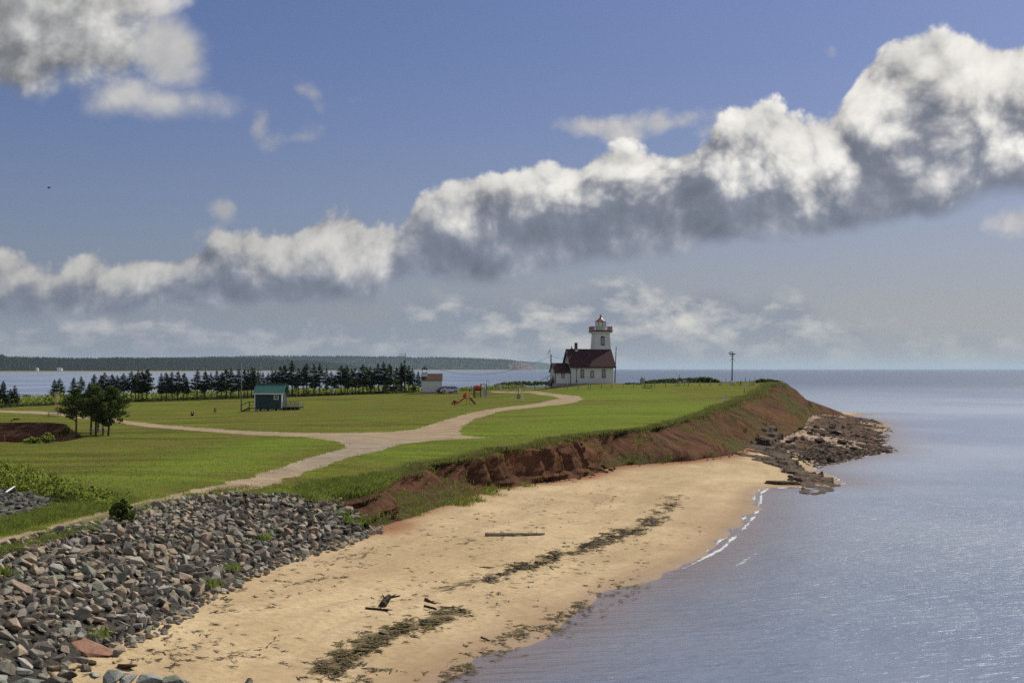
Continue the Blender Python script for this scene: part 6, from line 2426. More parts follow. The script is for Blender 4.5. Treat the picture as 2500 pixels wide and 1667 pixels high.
def face_y(z):
    s = max(0, z / lz(813.5))
    return tcy - (hw_b + (hw_t - hw_b) * s ** .92)


wp = bpy.data.objects.new('tower_window', None)
COL.objects.link(wp)
wp.parent = lh
wx = tcx
zc_ = (wz0 + wz1) / 2
wp.location = (tcx + (wx - tcx), face_y(zc_) + (wx - tcx) * math.tan(rot) - .02, zc_)
wp.rotation_euler = (math.atan2(face_y(wz1) - face_y(wz0), wz1 - wz0) * -1.0, 0, rot)
w_, h_ = 7.0 * K, (wz1 - wz0) * .88
ft = .10
part('frame', [box(-w_ / 2 - ft, -w_ / 2, -.07, .06, -h_ / 2 - ft, h_ / 2 + ft), box(w_ / 2, w_ / 2 + ft, -.07, .06, -h_ / 2 - ft, h_ / 2 + ft), box(-w_ / 2, w_ / 2, -.071, .06, h_ / 2, h_ / 2 + ft * 1.6), box(-w_ / 2 - .15, w_ / 2 + .15, -.13, .06, -h_ / 2 - ft * 1.5, -h_ / 2),
              quadpanel([(-w_ / 2 - .1, -.073, h_ / 2 + ft * 1.6), (w_ / 2 + .1, -.073, h_ / 2 + ft * 1.6), (w_ * .2, -.073, h_ / 2 + ft * 3.2), (-w_ * .2, -.073, h_ / 2 + ft * 3.2)], (0, .1, 0))], M_DKTRIM, wp)
part('pane', box(-w_ / 2, w_ / 2, -.03, -.02, -h_ / 2, h_ / 2), M_GLASS, wp)
part('sash', [box(-w_ / 2 + w_ * i / 2 - .03, -w_ / 2 + w_ * i / 2 + .03, -.05, -.02, -h_ / 2, h_ / 2) for i in range(3)] + [box(-w_ / 2, w_ / 2, -.048, -.021, -h_ / 2 + h_ * j / 4 - .03, -h_ / 2 + h_ * j / 4 + .03) for j in range(5)], M_WTRIM, wp)

# ---- flagpole with drooping flag
x, y, z = on_lawn(1343.5, 931)
x, y = LX + lx(1343.5), LY + .5
z = float(zp(x, y))
fp = thing('flagpole', (x, y, z), 'slender white flagpole beside the lighthouse steps with a limp red and white flag', 'flagpole')
ht = (936 - 847) * K - (z - LZ)
part('pole', tube([(0, 0, -.3), (0, 0, ht)], [.055, .035], 7), M_METAL, fp)


def flag_strip(a0, a1, mat, name):
    V, Fc = [], []
    n, m_ = 4, 9
    for i in range(n + 1):
        s = a0 + (a1 - a0) * i / n
        for j in range(m_ + 1):
            t = j / m_
            # limp: the fly end hangs down along the pole
            xx = -(s * .50 + .05) + .04 * math.sin(t * 9 + s * 4)
            zz = ht - .15 - s * 1.15 - t * .62 * (1 - .25 * s)
            V.append((xx - .05 * t, .07 * math.sin(s * 9 + t * 3), zz))
    for i in range(n):
        for j in range(m_):
            k = i * (m_ + 1) + j
            Fc.append((k, k + 1, k + m_ + 2, k + m_ + 1))
    return V, Fc


fl = bpy.data.objects.new('flag', None)
COL.objects.link(fl)
fl.parent = fp
for a0, a1, mt in ((0, .27, M_REDP), (.27, .73, M_WTRIM), (.73, 1.0, M_REDP)):
    part('flag_band', flag_strip(a0, a1, mt, ''), mt, fl)
part('maple_leaf', [quadpanel([(-.27, -.10, ht - 1.02), (-.20, -.10, ht - .86), (-.29, -.10, ht - .72), (-.37, -.10, ht - .86), (-.40, -.10, ht - 1.0), (-.33, -.10, ht - 1.08)], (0, .01, 0))], M_REDP, fl)


# ---- poles
def pole(name, u, vb, vt_, label, wpx=2.0, mat=None, group=None, lean=0.0, xyz=None):
    x, y, z = xyz or on_lawn(u, vb)
    k = y / F
    h = (vb - vt_) * k
    t = thing(name, (x, y, z), label, 'utility pole', group)
    part('pole', tube([(0, 0, -.4), (lean * .5, 0, h / 2), (lean, 0, h)], [wpx * k * .55, wpx * k * .45, wpx * k * .35], 8), mat or M_GREYW, t, smooth=True)
    return t, h, k


pole('utility_pole', 0, 0, 0, 'short dark pole behind the annex of the keeper\'s house', 2.4, M_DWOOD, None, 0, (LX + lx(1347.5), LY + 7, LZ - .1)) if False else None
ppx, ppy = LX + lx(1347.3), LY + 6
pz = float(zp(ppx, ppy))
t = thing('utility_pole', (ppx, ppy, pz), 'short dark pole behind the annex of the keeper\'s house', 'utility pole')
h1 = LZ + lz(863) - pz
part('pole', tube([(0, 0, -.3), (0, 0, h1)], [.13, .10], 8), M_DWOOD, t)
ppx2, ppy2 = LX + lx(1508), LY + 9
pz2 = float(zp(ppx2, ppy2))
t = thing('utility_pole', (ppx2, ppy2, pz2), 'leaning dark pole on the right side of the lighthouse', 'utility pole')
h2 = LZ + lz(844) - pz2
part('pole', tube([(0, 0, -.3), (.33, 0, h2)], [.13, .09], 8), M_DWOOD, t)
part('insulator', [bar((.28, 0, h2 - 2.4), (-.1, 0, h2 - 2.3), .04)], M_METAL, t)

p588, h588, k588 = pole('utility_pole', 589, 1004, 885, 'tall weathered utility pole at the left end of the teal roofed hut', 3.0)
pole('utility_pole', 636, 975, 883, 'grey utility pole rising behind the ridge of the teal roofed hut', 2.4, group='poles in the tree line')
pole('utility_pole', 662, 972, 884, 'thin dark utility pole behind the right part of the hut roof', 1.6, M_DWOOD, group='poles in the tree line')
p986, h986, k986 = pole('utility_pole', 989, 959, 861, 'dark utility pole among the last spruces near the white shed', 2.0, M_DWOOD)
part('street_lamp_arm', [bar((0, 0, h986 - .5), (-1.3, 0, h986 - .35), .04), bar((0, 0, h986 - 1.6), (-.6, 0, h986 - .9), .03), box(-1.5, -1.2, -.08, .08, h986 - .42, h986 - .30)], M_BLACK, p986)
part('transformer', [tube([(-.25, -.1, h986 - 2.6), (-.25, -.1, h986 - 1.9)], [.17, .17], 8), bar((0, 0, h986 - 3.4), (-.5, 0, h986 - 3.5), .04)], M_BLACK, p986)


# overhead wire from the far pole to the house
def wire(name, a, b_, sag, label):
    n = 16
    pth = [np.array(a) * (1 - i / n) + np.array(b_) * (i / n) - np.array([0, 0, sag * 4 * (i / n) * (1 - i / n)]) for i in range(n + 1)]
    o0 = np.array(a)
    V, Fc = tube([p - o0 for p in pth], [.028] * (n + 1), 4)
    o = mesh_obj(name, V, Fc, M_BLACK)
    o.location = a
    return tag(o, label, 'wire')


pa = p986.location
wire('overhead_wire', (pa.x, pa.y, pa.z + h986 - .8), (ppx, ppy, pz + h1 - .3), 4.5, 'thin overhead wire sagging from the spruces towards the keeper\'s house')
wire('overhead_wire', (ppx, ppy, pz + h1 - .3), (LX + x0, LY + 3, LZ + lz(877)), .15, 'short service wire from the dark pole to the gable of the house')

# ---- osprey pole
x, y, z = on_lawn(1787, 938)
k = y / F
t = thing('osprey_pole', (x, y, z), 'tall dark pole with a braced platform on top, near the bluff tip', 'pole')
h = 77 * k
part('pole', tube([(0, 0, -.4), (.06, 0, h * .5), (.15, 0, h)], [.17, .13, .10], 8), M_DWOOD, t)
part('platform', [beam((.15 - 7.5 * k, 0, h - 3 * k), (.15 + 7 * k, 0, h - 2.6 * k), .5, .14), beam((.15 - 6.5 * k, .25, h - 3.4 * k), (.15 + 6.3 * k, .25, h - 3.2 * k), .1, .2)], M_DWOOD, t)
for sx in (-1, 1):
    part('brace', [beam((.15 + sx * 5.6 * k, 0, h - 3.5 * k), (.13, 0, h - 12 * k), .09, .09), beam((.13, 0, h - 13 * k), (.13 + sx * 6 * k, .1, h - 20.5 * k), .08, .08)], M_DWOOD, t)


def bird(name, loc, s, label, dark=True, fly=False):
    bm = bmesh.new()
    bmesh.ops.create_uvsphere(bm, u_segments=10, v_segments=7, radius=1)
    for v in bm.verts:
        x_, y_, z_ = v.co
        k_ = 1 - .55 * max(0, x_) ** 2 - .3 * max(0, -x_) ** 1.5
        v.co = Vector((x_ * 1.0, y_ * .42 * k_, z_ * .40 * k_ + .25 * x_))
    me = bpy.data.meshes.new('bird_body')
    r2 = bmesh.ops.create_uvsphere(bm, u_segments=8, v_segments=6, radius=.30)
    bmesh.ops.translate(bm, verts=r2['verts'], vec=(1.0, 0, .55))
    r3 = bmesh.ops.create_cone(bm, segments=5, radius1=.10, radius2=.01, depth=.4, cap_ends=True)
    bmesh.ops.rotate(bm, verts=r3['verts'], cent=(0, 0, 0), matrix=Matrix.Rotation(math.pi / 2, 3, 'Y'))
    bmesh.ops.translate(bm, verts=r3['verts'], vec=(1.42, 0, .52))
    for a in ((-.9, -.2), (-.9, .2)):
        pass
    vs = [bm.verts.new(q_) for q_ in ((-.7, -.15, -.1), (-1.7, -.22, -.35), (-1.7, .22, -.35), (-.7, .15, -.1), (-.7, 0, .1))]
    bm.faces.new((vs[0], vs[1], vs[2], vs[3]))
    bm.faces.new((vs[0], vs[4], vs[1]))
    bm.faces.new((vs[4], vs[3], vs[2]))
    bm.faces.new((vs[4], vs[2], vs[1]))
    for sy in (-1, 1):
        if fly:
            w = [bm.verts.new(q_) for q_ in ((.4, sy * .2, .2), (.5, sy * 1.6, .7), (.0, sy * 2.9, .4), (-.3, sy * 1.5, .5), (-.4, sy * .2, .15))]
        else:
            w = [bm.verts.new(q_) for q_ in ((.5, sy * .36, .35), (-.2, sy * .44, .2), (-1.35, sy * .18, -.18), (-.5, sy * .40, -.1), (.3, sy * .42, .0))]
        bm.faces.new(w)
        lg = bmesh.ops.create_cone(bm, segments=4, radius1=.04, radius2=.04, depth=.6)
        bmesh.ops.translate(bm, verts=lg['verts'], vec=(0, sy * .15, -.5))
    bm.to_mesh(me)
    bm.free()
    me.materials.append(M_BLACK if dark else M_SIGNW)
    o = bpy.data.objects.new(name, me)
    COL.objects.link(o)
    o.location = loc
    o.scale = (s, s, s)
    return tag(o, label, 'bird')


bird('perched_bird', (x + .15 - 6.2 * k, y, z + h - 2.2 * k + .26), .32, 'dark bird perched at the left end of the pole platform')
bird('perched_bird', (x + .18, y, z + h + .16), .22, 'small dark bird on the very top of the pole by the bluff tip')
fb = P2(0, 0, 0)
dx_ = (117 - U0) / F
bird('flying_bird', (dx_ * 160, 160, CAM_H + (VH - 458) / F * 160), .16, 'tiny dark bird flying in the blue sky at left', True, True)


# ================================================= teal roofed hut
def at(u, v):
    return on_lawn(u, v)


hx, hy, hz = at(655, 1003)
k = hy / F
hut = thing('teal_roofed_hut', (hx, hy, hz), 'small dark teal hut with a bright teal metal roof standing on blocks in the field', 'hut', rz=math.radians(-7))
W2 = 34 * k
zb0 = 7.0 * k
zt = 42.5 * k
dp = 2.9
nl = 11
for i in range(nl):                                 # clapboards, front
    a, b_ = zb0 + (zt - zb0) * i / nl, zb0 + (zt - zb0) * (i + 1) / nl
    part('clapboard', quadpanel([(-W2, -.035, a), (W2, -.035, a), (W2, -.008, b_), (-W2, -.008, b_)], (0, .03, 0)), M_TEALW, hut)
part('wall', [box(-W2 + .01, W2 - .01, 0, .1, zb0, zt), box(-W2 + .01, W2 - .01, dp - .1, dp, zb0, zt), quadpanel([(-W2, .0, zb0), (-W2, 0, zt), (-W2, dp / 2, zt + 20 * k), (-W2, dp, zt), (-W2, dp, zb0)], (.1, 0, 0)), quadpanel([(W2, .0, zb0), (W2, 0, zt), (W2, dp / 2, zt + 20 * k), (W2, dp, zt), (W2, dp, zb0)], (-.1, 0, 0)), box(-W2, W2, 0, dp, zb0 - .08, zb0)], M_TEALW, hut)
part('corner_board', [box(-W2 - .03, -W2 + .10, -.07, -.037, zb0, zt), box(-W2 - .06, -W2 - .001, -.069, .10, zb0, zt), box(-W2 - .06, -W2 - .001, dp - .12, dp + .04, zb0, zt)], M_WTRIM, hut, 'white corner board')
part('corner_board', [box(W2 - .10, W2 + .03, -.07, -.037, zb0, zt), box(W2 + .001, W2 + .06, -.069, .10, zb0, zt)], M_WTRIM, hut, 'white corner board')
# roof with ribs
ex = 6 * k
rid = zt + 23.0 * k
for sgn, nm in ((-1, 'front'), (1, 'back')):
    y_e = -.35 if sgn < 0 else dp + .35
    z_e = zt - .02
    part('roof', quadpanel([(-W2 - ex * .6, y_e, z_e), (W2 + ex, y_e, z_e), (W2 + ex, dp / 2, rid), (-W2 - ex * .6, dp / 2, rid)], (0, 0, .05)), M_TEALR, hut)
    if sgn < 0:
        for i in range(19):
            xx = -W2 - ex * .6 + (2 * W2 + ex * 1.6) * (i + .5) / 19
            part('roof_rib', beam((xx, y_e, z_e + .065), (xx, dp / 2, rid + .065), .05, .035), M_TEALR, hut)
part('ridge_cap', box(-W2 - ex * .65, W2 + ex * 1.02, dp / 2 - .12, dp / 2 + .12, rid + .03, rid + .11), M_TEALR, hut)
part('fascia', [box(-W2 - ex * .6, W2 + ex, -.40, -.352, zt - .14, zt + .04)], M_WTRIM, hut)
part('roof_bracket', [bar((W2 * .35, dp / 2, rid), (W2 * .35, dp / 2 - .1, rid + .35), .03), bar((W2 * .35, dp / 2, rid + .02), (W2 * .2, dp / 2 - .3, rid - .12), .03), bar((W2 * .35, dp / 2, rid + .02), (W2 * .5, dp / 2 - .3, rid - .12), .03)], M_BLACK, hut)
f = part('window', [box(14.2 * k, 15.7 * k, -.09, -.03, 27.7 * k, 41 * k), box(24.5 * k, 26 * k, -.09, -.03, 27.7 * k, 41 * k), box(15.7 * k, 24.5 * k, -.089, -.03, 39.5 * k, 41 * k), box(15.7 * k, 24.5 * k, -.089, -.03, 27.7 * k, 29.2 * k), box(15.7 * k, 24.5 * k, -.088, -.04, 34.2 * k, 35.2 * k)], M_WTRIM, hut)
part('pane', box(15.7 * k, 24.5 * k, -.06, -.05, 29.2 * k, 39.5 * k), M_GLASS, f)
part('door', box(-W2 - .04, -W2 - .005, dp * .35, dp * .35 + .9, zb0, zb0 + 2.0), M_WTRIM, hut)
for bx_ in (-W2 + .2, -W2 * .35, W2 * .25, W2 - .4):
    for by_ in (.25, dp - .3):
        part('block_pier', box(bx_ - .18, bx_ + .18, by_ - .18, by_ + .18, -.35, zb0 - .08), M_CONC, hut)
part('floor_beam', [box(-W2, W2, .12, .3, zb0 - .22, zb0 - .081), box(-W2, W2, dp - .3, dp - .12, zb0 - .22, zb0 - .081)], M_DWOOD, hut)
# steps on the left
sx0 = -W2 - .06
part('landing', box(sx0 - 1.05, sx0, .6, 1.9, zb0 - .12, zb0), M_WOOD, hut)
for i in range(4):
    part('stair_tread', box(sx0 - 1.05 - .30 * (i + 1), sx0 - 1.05 - .30 * i, .62, 1.88, zb0 - .12 - .19 * (i + 1) + .12, zb0 - .19 * (i + 1) + .05), M_DWOOD, hut)
part('stair_rail', [beam((sx0, .6, zb0 + 1.0), (sx0 - 1.05, .6, zb0 + 1.0), .06, .10), beam((sx0 - 1.05, .6, zb0 + 1.0), (sx0 - 2.4, .6, .95), .06, .10), beam((sx0 - 2.4, .6, -.2), (sx0 - 2.4, .6, 1.0), .08, .08), beam((sx0 - 1.05, .6, -.2), (sx0 - 1.05, .6, zb0 + 1.0), .12, .12), beam((sx0 - .05, .6, -.2), (sx0 - .05, .6, zb0 + 1.0), .10, .10), beam((sx0 - 1.05, .6, zb0), (sx0 - 2.3, .6, -.1), .05, .22), beam((sx0 - 1.05, .6, zb0 + .45), (sx0, .6, zb0 + .45), .05, .07)], M_DWOOD, hut)
# deck on the right
dx0, dx1 = W2 + .04, W2 + 43 * k
dz = 10.5 * k
for i in range(7):
    part('deck_board', box(dx0, dx1 - .05, .1 + i * .36, .1 + i * .36 + .34, dz - .05, dz), M_WOOD, hut)
part('deck_frame', [box(dx0, dx1 - .05, .05, .1, dz - .25, dz + .005), box(dx0, dx1 - .05, 2.6, 2.66, dz - .25, dz + .005), box(dx0 + .3, dx1 - .4, .5, 2.2, -.1, dz - .06)], M_DWOOD, hut)
ry = dz + 11.5 * k
rails = []
for yy in (.08, 2.62):
    rails += [beam((dx0, yy, ry), (dx1, yy, ry), .06, .08), beam((dx0, yy, ry - .35), (dx1, yy, ry - .35), .04, .06), beam((dx0, yy, ry - .62), (dx1, yy, ry - .62), .04, .06)]
rails += [beam((dx1 - .03, .08, ry), (dx1 - .03, 2.62, ry), .06, .08), beam((dx1 - .03, .08, ry - .4), (dx1 - .03, 2.62, ry - .4), .04, .06)]
part('deck_rail', rails, M_GREYW, hut)
for i in range(5):
    xx = dx0 + .05 + (dx1 - dx0 - .08) * i / 4
    for yy in (.08, 2.62):
        part('rail_post', beam((xx, yy, -.1), (xx, yy, ry), .07, .07), M_GREYW, hut)

# ================================================= white shed with bell turret
sx, sy_, sz = at(1054, 960)
k = sy_ / F
shed = thing('white_shed', (sx, sy_, sz), 'white shed with brown roof and a little open red capped turret, behind the parked cars', 'shed', rz=math.radians(3))
hw = 24.5 * k
part('wall', [box(-hw, hw, 0, .15, -.02, 32 * k), box(-hw, hw, 4.4, 4.55, 0, 32 * k), quadpanel([(-hw, .0, 0), (-hw, 0, 32 * k), (-hw, 2.27, 46 * k), (-hw, 4.55, 32 * k), (-hw, 4.55, 0)], (.12, 0, 0)), quadpanel([(hw, .0, 0), (hw, 0, 32 * k), (hw, 2.27, 46 * k), (hw, 4.55, 32 * k), (hw, 4.55, 0)], (-.12, 0, 0))], M_WALL, shed)
part('foundation', box(-hw - .03, hw + .03, -.04, 4.6, -.5, 3.0 * k), M_CONC, shed)
part('roof', [quadpanel([(-hw - .1, -.25, 31 * k), (hw + .2, -.25, 31 * k), (hw + .2, 2.27, 47 * k), (-hw - .1, 2.27, 47 * k)], (0, 0, .1)), quadpanel([(-hw - .1, 4.8, 31 * k), (hw + .2, 4.8, 31 * k), (hw + .2, 2.27, 47 * k), (-hw - .1, 2.27, 47 * k)], (0, 0, .1))], M_BROOF, shed)
tx = -hw + 7.0 * k
tw = 6.4 * k
part('turret_base', box(tx - tw, tx + tw, .0 + .02, 1.8, 40.5 * k, 49 * k), M_WALL, shed)
part('turret_sill', box(tx - tw - .08, tx + tw + .08, -.06, 1.88, 49 * k, 50 * k), M_DKTRIM, shed)
for a in (-1, 1):
    for yy in (.12, 1.7):
        part('turret_post', box(tx + a * (tw - .1) - .09, tx + a * (tw - .1) + .09, yy - .09, yy + .09, 50 * k, 58 * k), M_WTRIM, shed)
cx_, cy_ = tx, .92
part('turret_roof', ([(cx_ - tw - .22, cy_ - 1.15, 57.6 * k), (cx_ + tw + .22, cy_ - 1.15, 57.6 * k), (cx_ + tw + .22, cy_ + 1.15, 57.6 * k), (cx_ - tw - .22, cy_ + 1.15, 57.6 * k), (cx_, cy_, 67 * k)], [(0, 1, 4), (1, 2, 4), (2, 3, 4), (3, 0, 4), (3, 2, 1, 0)]), M_ROOFR, shed)


# ================================================= cars (side on, facing left)
def make_car(name, loc, rz, paint, label, Lc=4.6):
    t = thing(name, loc, label, 'car', 'cars parked beside the white shed', rz)
    # side profile (x forward = -X), z
    prof = [(-2.28, .45), (-2.30, .72), (-2.18, .92), (-1.55, 1.04), (-1.30, 1.08), (-.62, 1.60), (-.30, 1.68), (1.20, 1.70), (1.75, 1.60), (2.12, 1.12), (2.26, .98), (2.30, .55), (2.24, .38)]
    bot = [(1.86, .36), (1.80, .62), (1.62, .76), (1.40, .78), (1.18, .76), (1.00, .62), (.94, .34), (-.94, .32), (-1.0, .62), (-1.18, .76), (-1.40, .78), (-1.62, .76), (-1.80, .62), (-1.86, .38)]
    pts = prof + bot
    V, Fc = [], []
    ws = [(-.86, 0), (-.90, .0), (.90, 0), (.86, 0)]
    n = len(pts)
    for w_, _ in ((-.88, 0), (.88, 0)):
        for (px, pz_) in pts:
            tumble = 1 - max(0, pz_ - 1.0) * .24
            V.append((px * Lc / 4.6, w_ * tumble, pz_))
    for i in range(n):
        j = (i + 1) % n
        Fc.append((i, j, n + j, n + i))
    bm = bmesh.new()
    vs = [bm.verts.new(v) for v in V]
    for f_ in Fc:
        bm.faces.new([vs[i] for i in f_])
    s1 = bm.faces.new(vs[:n][::-1])
    s2 = bm.faces.new(vs[n:])
    bmesh.ops.triangulate(bm, faces=[s1, s2])
    bmesh.ops.recalc_face_normals(bm, faces=bm.faces)
    me = bpy.data.meshes.new('body')
    bm.to_mesh(me)
    bm.free()
    me.materials.append(paint)
    bo = bpy.data.objects.new('body', me)
    COL.objects.link(bo)
    bo.parent = t
    for sgn in (-1, 1):
        yy = sgn * .885

        def tp(z_): return sgn * .88 * (1 - max(0, z_ - 1.0) * .24) + sgn * .008
        for (a, b_, c, d) in (((-1.12, 1.12), (-.15, 1.12), (-.15, 1.58), (-.58, 1.55)), ((-.08, 1.12), (.82, 1.12), (.78, 1.59), (-.08, 1.58)), ((.90, 1.12), (1.85, 1.14), (1.62, 1.52), (.86, 1.59))):
            P4 = [(q_[0], tp(q_[1]), q_[1]) for q_ in (a, b_, c, d)]
            part('side_window', quadpanel(P4, (0, sgn * .012, 0)), M_GLASS, t)
        part('door_seam', [box(-.12, -.10, min(yy, yy + sgn * .006), max(yy, yy + sgn * .006), .45, 1.1), box(.85, .87, min(yy, yy + sgn * .006), max(yy, yy + sgn * .006), .6, 1.1), box(-2.0, 1.9, min(yy, yy + sgn * .02), max(yy, yy + sgn * .02), .34, .44)], M_GAP, t)
        part('wing_mirror', box(-1.05, -.88, min(yy, yy + sgn * .18), max(yy, yy + sgn * .18), 1.08, 1.22), paint, t)
    part('windscreen', quadpanel([(-1.27, -.74, 1.10), (-1.27, .74, 1.10), (-.66, .66, 1.585), (-.66, -.66, 1.585)], (-.012, 0, .012)), M_GLASS, t)
    part('rear_window', quadpanel([(2.08, -.70, 1.18), (2.08, .70, 1.18), (1.80, .64, 1.57), (1.80, -.64, 1.57)], (.015, 0, .01)), M_GLASS, t)
    for yy in (-.62, .62):
        part('headlight', box(-2.27, -2.12, yy - .18, yy + .18, .74, .90), M_WTRIM, t)
        part('tail_light', box(2.16, 2.29, yy - .14, yy + .14, .85, 1.12), M_REDP, t)
        part('roof_rail', [bar((-.3, yy * 1.0, 1.73), (1.4, yy * 1.0, 1.74), .025)], M_METAL, t)
    for xx in (-1.40, 1.40):
        for yy in (-.80, .80):
            wv_ = []
            ty = part('wheel', tube([(xx, yy - .12, .34), (xx, yy + .12, .34)], [.34, .34], 18), M_TYRE, t)
            part('rim', tube([(xx, yy - .135, .34), (xx, yy + .135, .34)], [.21, .21], 14), M_RIM, ty)
    return t


cx1, cy1, cz1 = at(1098, 960)
make_car('parked_car', (cx1, cy1, cz1 - .0), math.radians(2), M_SILVER, 'silver blue estate car parked side on in front of the shed', 4.6)
make_car('parked_car', (cx1 - 1.1, cy1 + 2.4, float(zp(cx1 - 1.1, cy1 + 2.4))), math.radians(22), M_BRONZE, 'dark bronze car half hidden behind the silver one', 4.6)

# ================================================= playground
# small slide set
x, y, z = at(1139, 987)
k = y / F
sl_ = thing('small_slide', (x, y, z), 'small play tower with a long red slide, yellow rails and navy steps', 'slide')
X0 = 0.0
pl = 15.5 * k
for xx in (-.3 * k, 7.5 * k):
    for yy in (-.5, .6):
        part('post', bar((xx, yy, -.2), (xx, yy, pl + 13 * k), .055, 6), M_YEL, sl_)
part('platform', box(-.5 * k, 8 * k, -.55, .65, pl - .1, pl), M_NAVY, sl_)
part('guard_rail', [bar((-.3 * k, -.5, pl + 13 * k), (7.5 * k, -.5, pl + 13 * k), .05), bar((-.3 * k, .6, pl + 13 * k), (7.5 * k, .6, pl + 13 * k), .05), bar((-.3 * k, -.5, pl + 6 * k), (7.5 * k, -.5, pl + 6 * k), .04), bar((2.2 * k, -.5, pl), (2.2 * k, -.5, pl + 13 * k), .03), bar((4.8 * k, -.5, pl), (4.8 * k, -.5, pl + 13 * k), .03)], M_YEL, sl_)
part('hood', quadpanel([(-9 * k, -.55, pl + 1.5 * k), (-.6 * k, -.55, pl + .5 * k), (-.6 * k, -.55, pl + 14 * k), (-4 * k, -.55, pl + 12 * k), (-9 * k, -.55, pl + 7 * k)], (0, .08, 0)), M_REDP, sl_)
part('hood', quadpanel([(-9 * k, .57, pl + 1.5 * k), (-.6 * k, .57, pl + .5 * k), (-.6 * k, .57, pl + 14 * k), (-4 * k, .57, pl + 12 * k), (-9 * k, .57, pl + 7 * k)], (0, .08, 0)), M_REDP, sl_)
ch_ = [(-.6 * k, pl), (-5 * k, pl - 1 * k), (-13 * k, pl - 7 * k), (-20 * k, pl - 12 * k), (-27 * k, pl - 13.5 * k), (-37 * k, pl - 14 * k)]
bed = [quadpanel([(a[0], -.45, a[1]), (b_[0], -.45, b_[1]), (b_[0], .50, b_[1]), (a[0], .50, a[1])], (0, 0, -.07)) for a, b_ in zip(ch_[:-1], ch_[1:])]
part('slide_bed', bed, M_REDP, sl_)
for yy in (-.50, .49):
    part('slide_side', [quadpanel([(a[0], yy, a[1] - .1), (b_[0], yy, b_[1] - .1), (b_[0], yy, b_[1] + .22), (a[0], yy, a[1] + .22)], (0, .07, 0)) for a, b_ in zip(ch_[:-1], ch_[1:])], M_REDP, sl_)
for i in range(6):
    s = (i + .5) / 6
    part('step', beam((8 * k + s * 15 * k, -.45, pl * (1 - s)), (8 * k + s * 15 * k, .55, pl * (1 - s)), .34, .09), M_NAVY, sl_)
part('stringer', [beam((8 * k, yy, pl), (23 * k, yy, -.05), .07, .26) for yy in (-.5, .6)], M_NAVY, sl_)
part('handrail', [bar((9 * k, yy, pl + 7 * k), (22 * k, yy, 9 * k), .055) for yy in (-.5, .6)] + [bar((9 * k, yy, pl), (9 * k, yy, pl + 7 * k), .05) for yy in (-.5, .6)], M_YEL, sl_)

# big play structure
x, y, z = at(1175, 969)
k = y / F
bs = thing('play_structure', (x, y, z), 'larger climbing structure with a red crawl barrel, arch and grey slide', 'playground')
for xx in (-29, -18.5, -17, -15, -1, -2.2, 14.5):
    for yy in (-.7, .9):
        if xx in (-17, -2.2) and yy < 0:
            continue
        top_ = {-29: 20, -18.5: 27, -17: 27, -15: 28, -1: 32, -2.2: 32, 14.5: 33}[xx]
        part('post', bar((xx * k if xx < 5 else xx * k * .9, yy, -.2), (xx * k if xx < 5 else xx * k * .9, yy, top_ * k), .06, 6), M_MAR, bs)
part('deck', [box(-18.5 * k, -15 * k, -.7, .9, 10 * k, 11 * k), box(-15 * k, -1 * k, -.7, .9, 15 * k, 16 * k), box(-1 * k, 13 * k, -.7, .9, 18 * k, 19 * k), box(-29 * k, -18.5 * k, -.7, .9, 6 * k, 7 * k)], M_MAR, bs)
part('barrel', tube([(-14.6 * k, .1, 22.5 * k), (-8 * k, .1, 22.5 * k), (-1.3 * k, .1, 22.5 * k)], [6.4 * k, 6.8 * k, 6.4 * k], 14), M_REDP, bs)
arc_ = [(-1 * k + 6.8 * k * (1 - math.cos(a)), -.6, 25 * k + 6.5 * k * math.sin(a)) for a in np.linspace(0, math.pi, 10)]
part('arch', tube(arc_, [.11] * 10, 5), M_PALEW, bs)
part('slide_bed', [quadpanel([(3 * k, -.8, 19 * k), (9 * k, -.8, 19 * k), (13.6 * k, -2.6, .5 * k), (8.0 * k, -2.6, .5 * k)], (0, 0, -.06)), quadpanel([(2.6 * k, -.8, 19 * k), (3.1 * k, -.8, 22 * k), (8.0 * k, -2.6, 3 * k), (7.6 * k, -2.6, .5 * k)], (.04, 0, 0)), quadpanel([(9 * k, -.8, 19 * k), (9 * k, -.8, 22 * k), (13.8 * k, -2.6, 3 * k), (13.6 * k, -2.6, .5 * k)], (.04, 0, 0))], M_METAL, bs)
part('rung_panel', [box(-13 * k, -3 * k, -.72, -.66, zz * k, (zz + 1.2) * k) for zz in (3, 6.5, 10)], M_MAR, bs)
part('pole_loop', [bar((12.8 * k, -.5, 30 * k), (12.8 * k, -.5, 39 * k), .05), bar((12.8 * k, -.5, 39 * k), (18.8 * k, -.5, 39 * k), .05), bar((18.8 * k, -.5, 39 * k), (19.2 * k, -.5, 0), .05)], M_METAL, bs)
part('cargo_net', [bar((-29 * k + i * 2.2 * k, -.6, 7 * k), (-29 * k + i * 2.6 * k, -.6, 21 * k + i * .8 * k), .02) for i in range(5)] + [bar((-29 * k, -.6, (8 + j * 3) * k), (-18.5 * k, -.6, (8 + j * 3.8) * k), .02) for j in range(5)], M_METAL, bs)

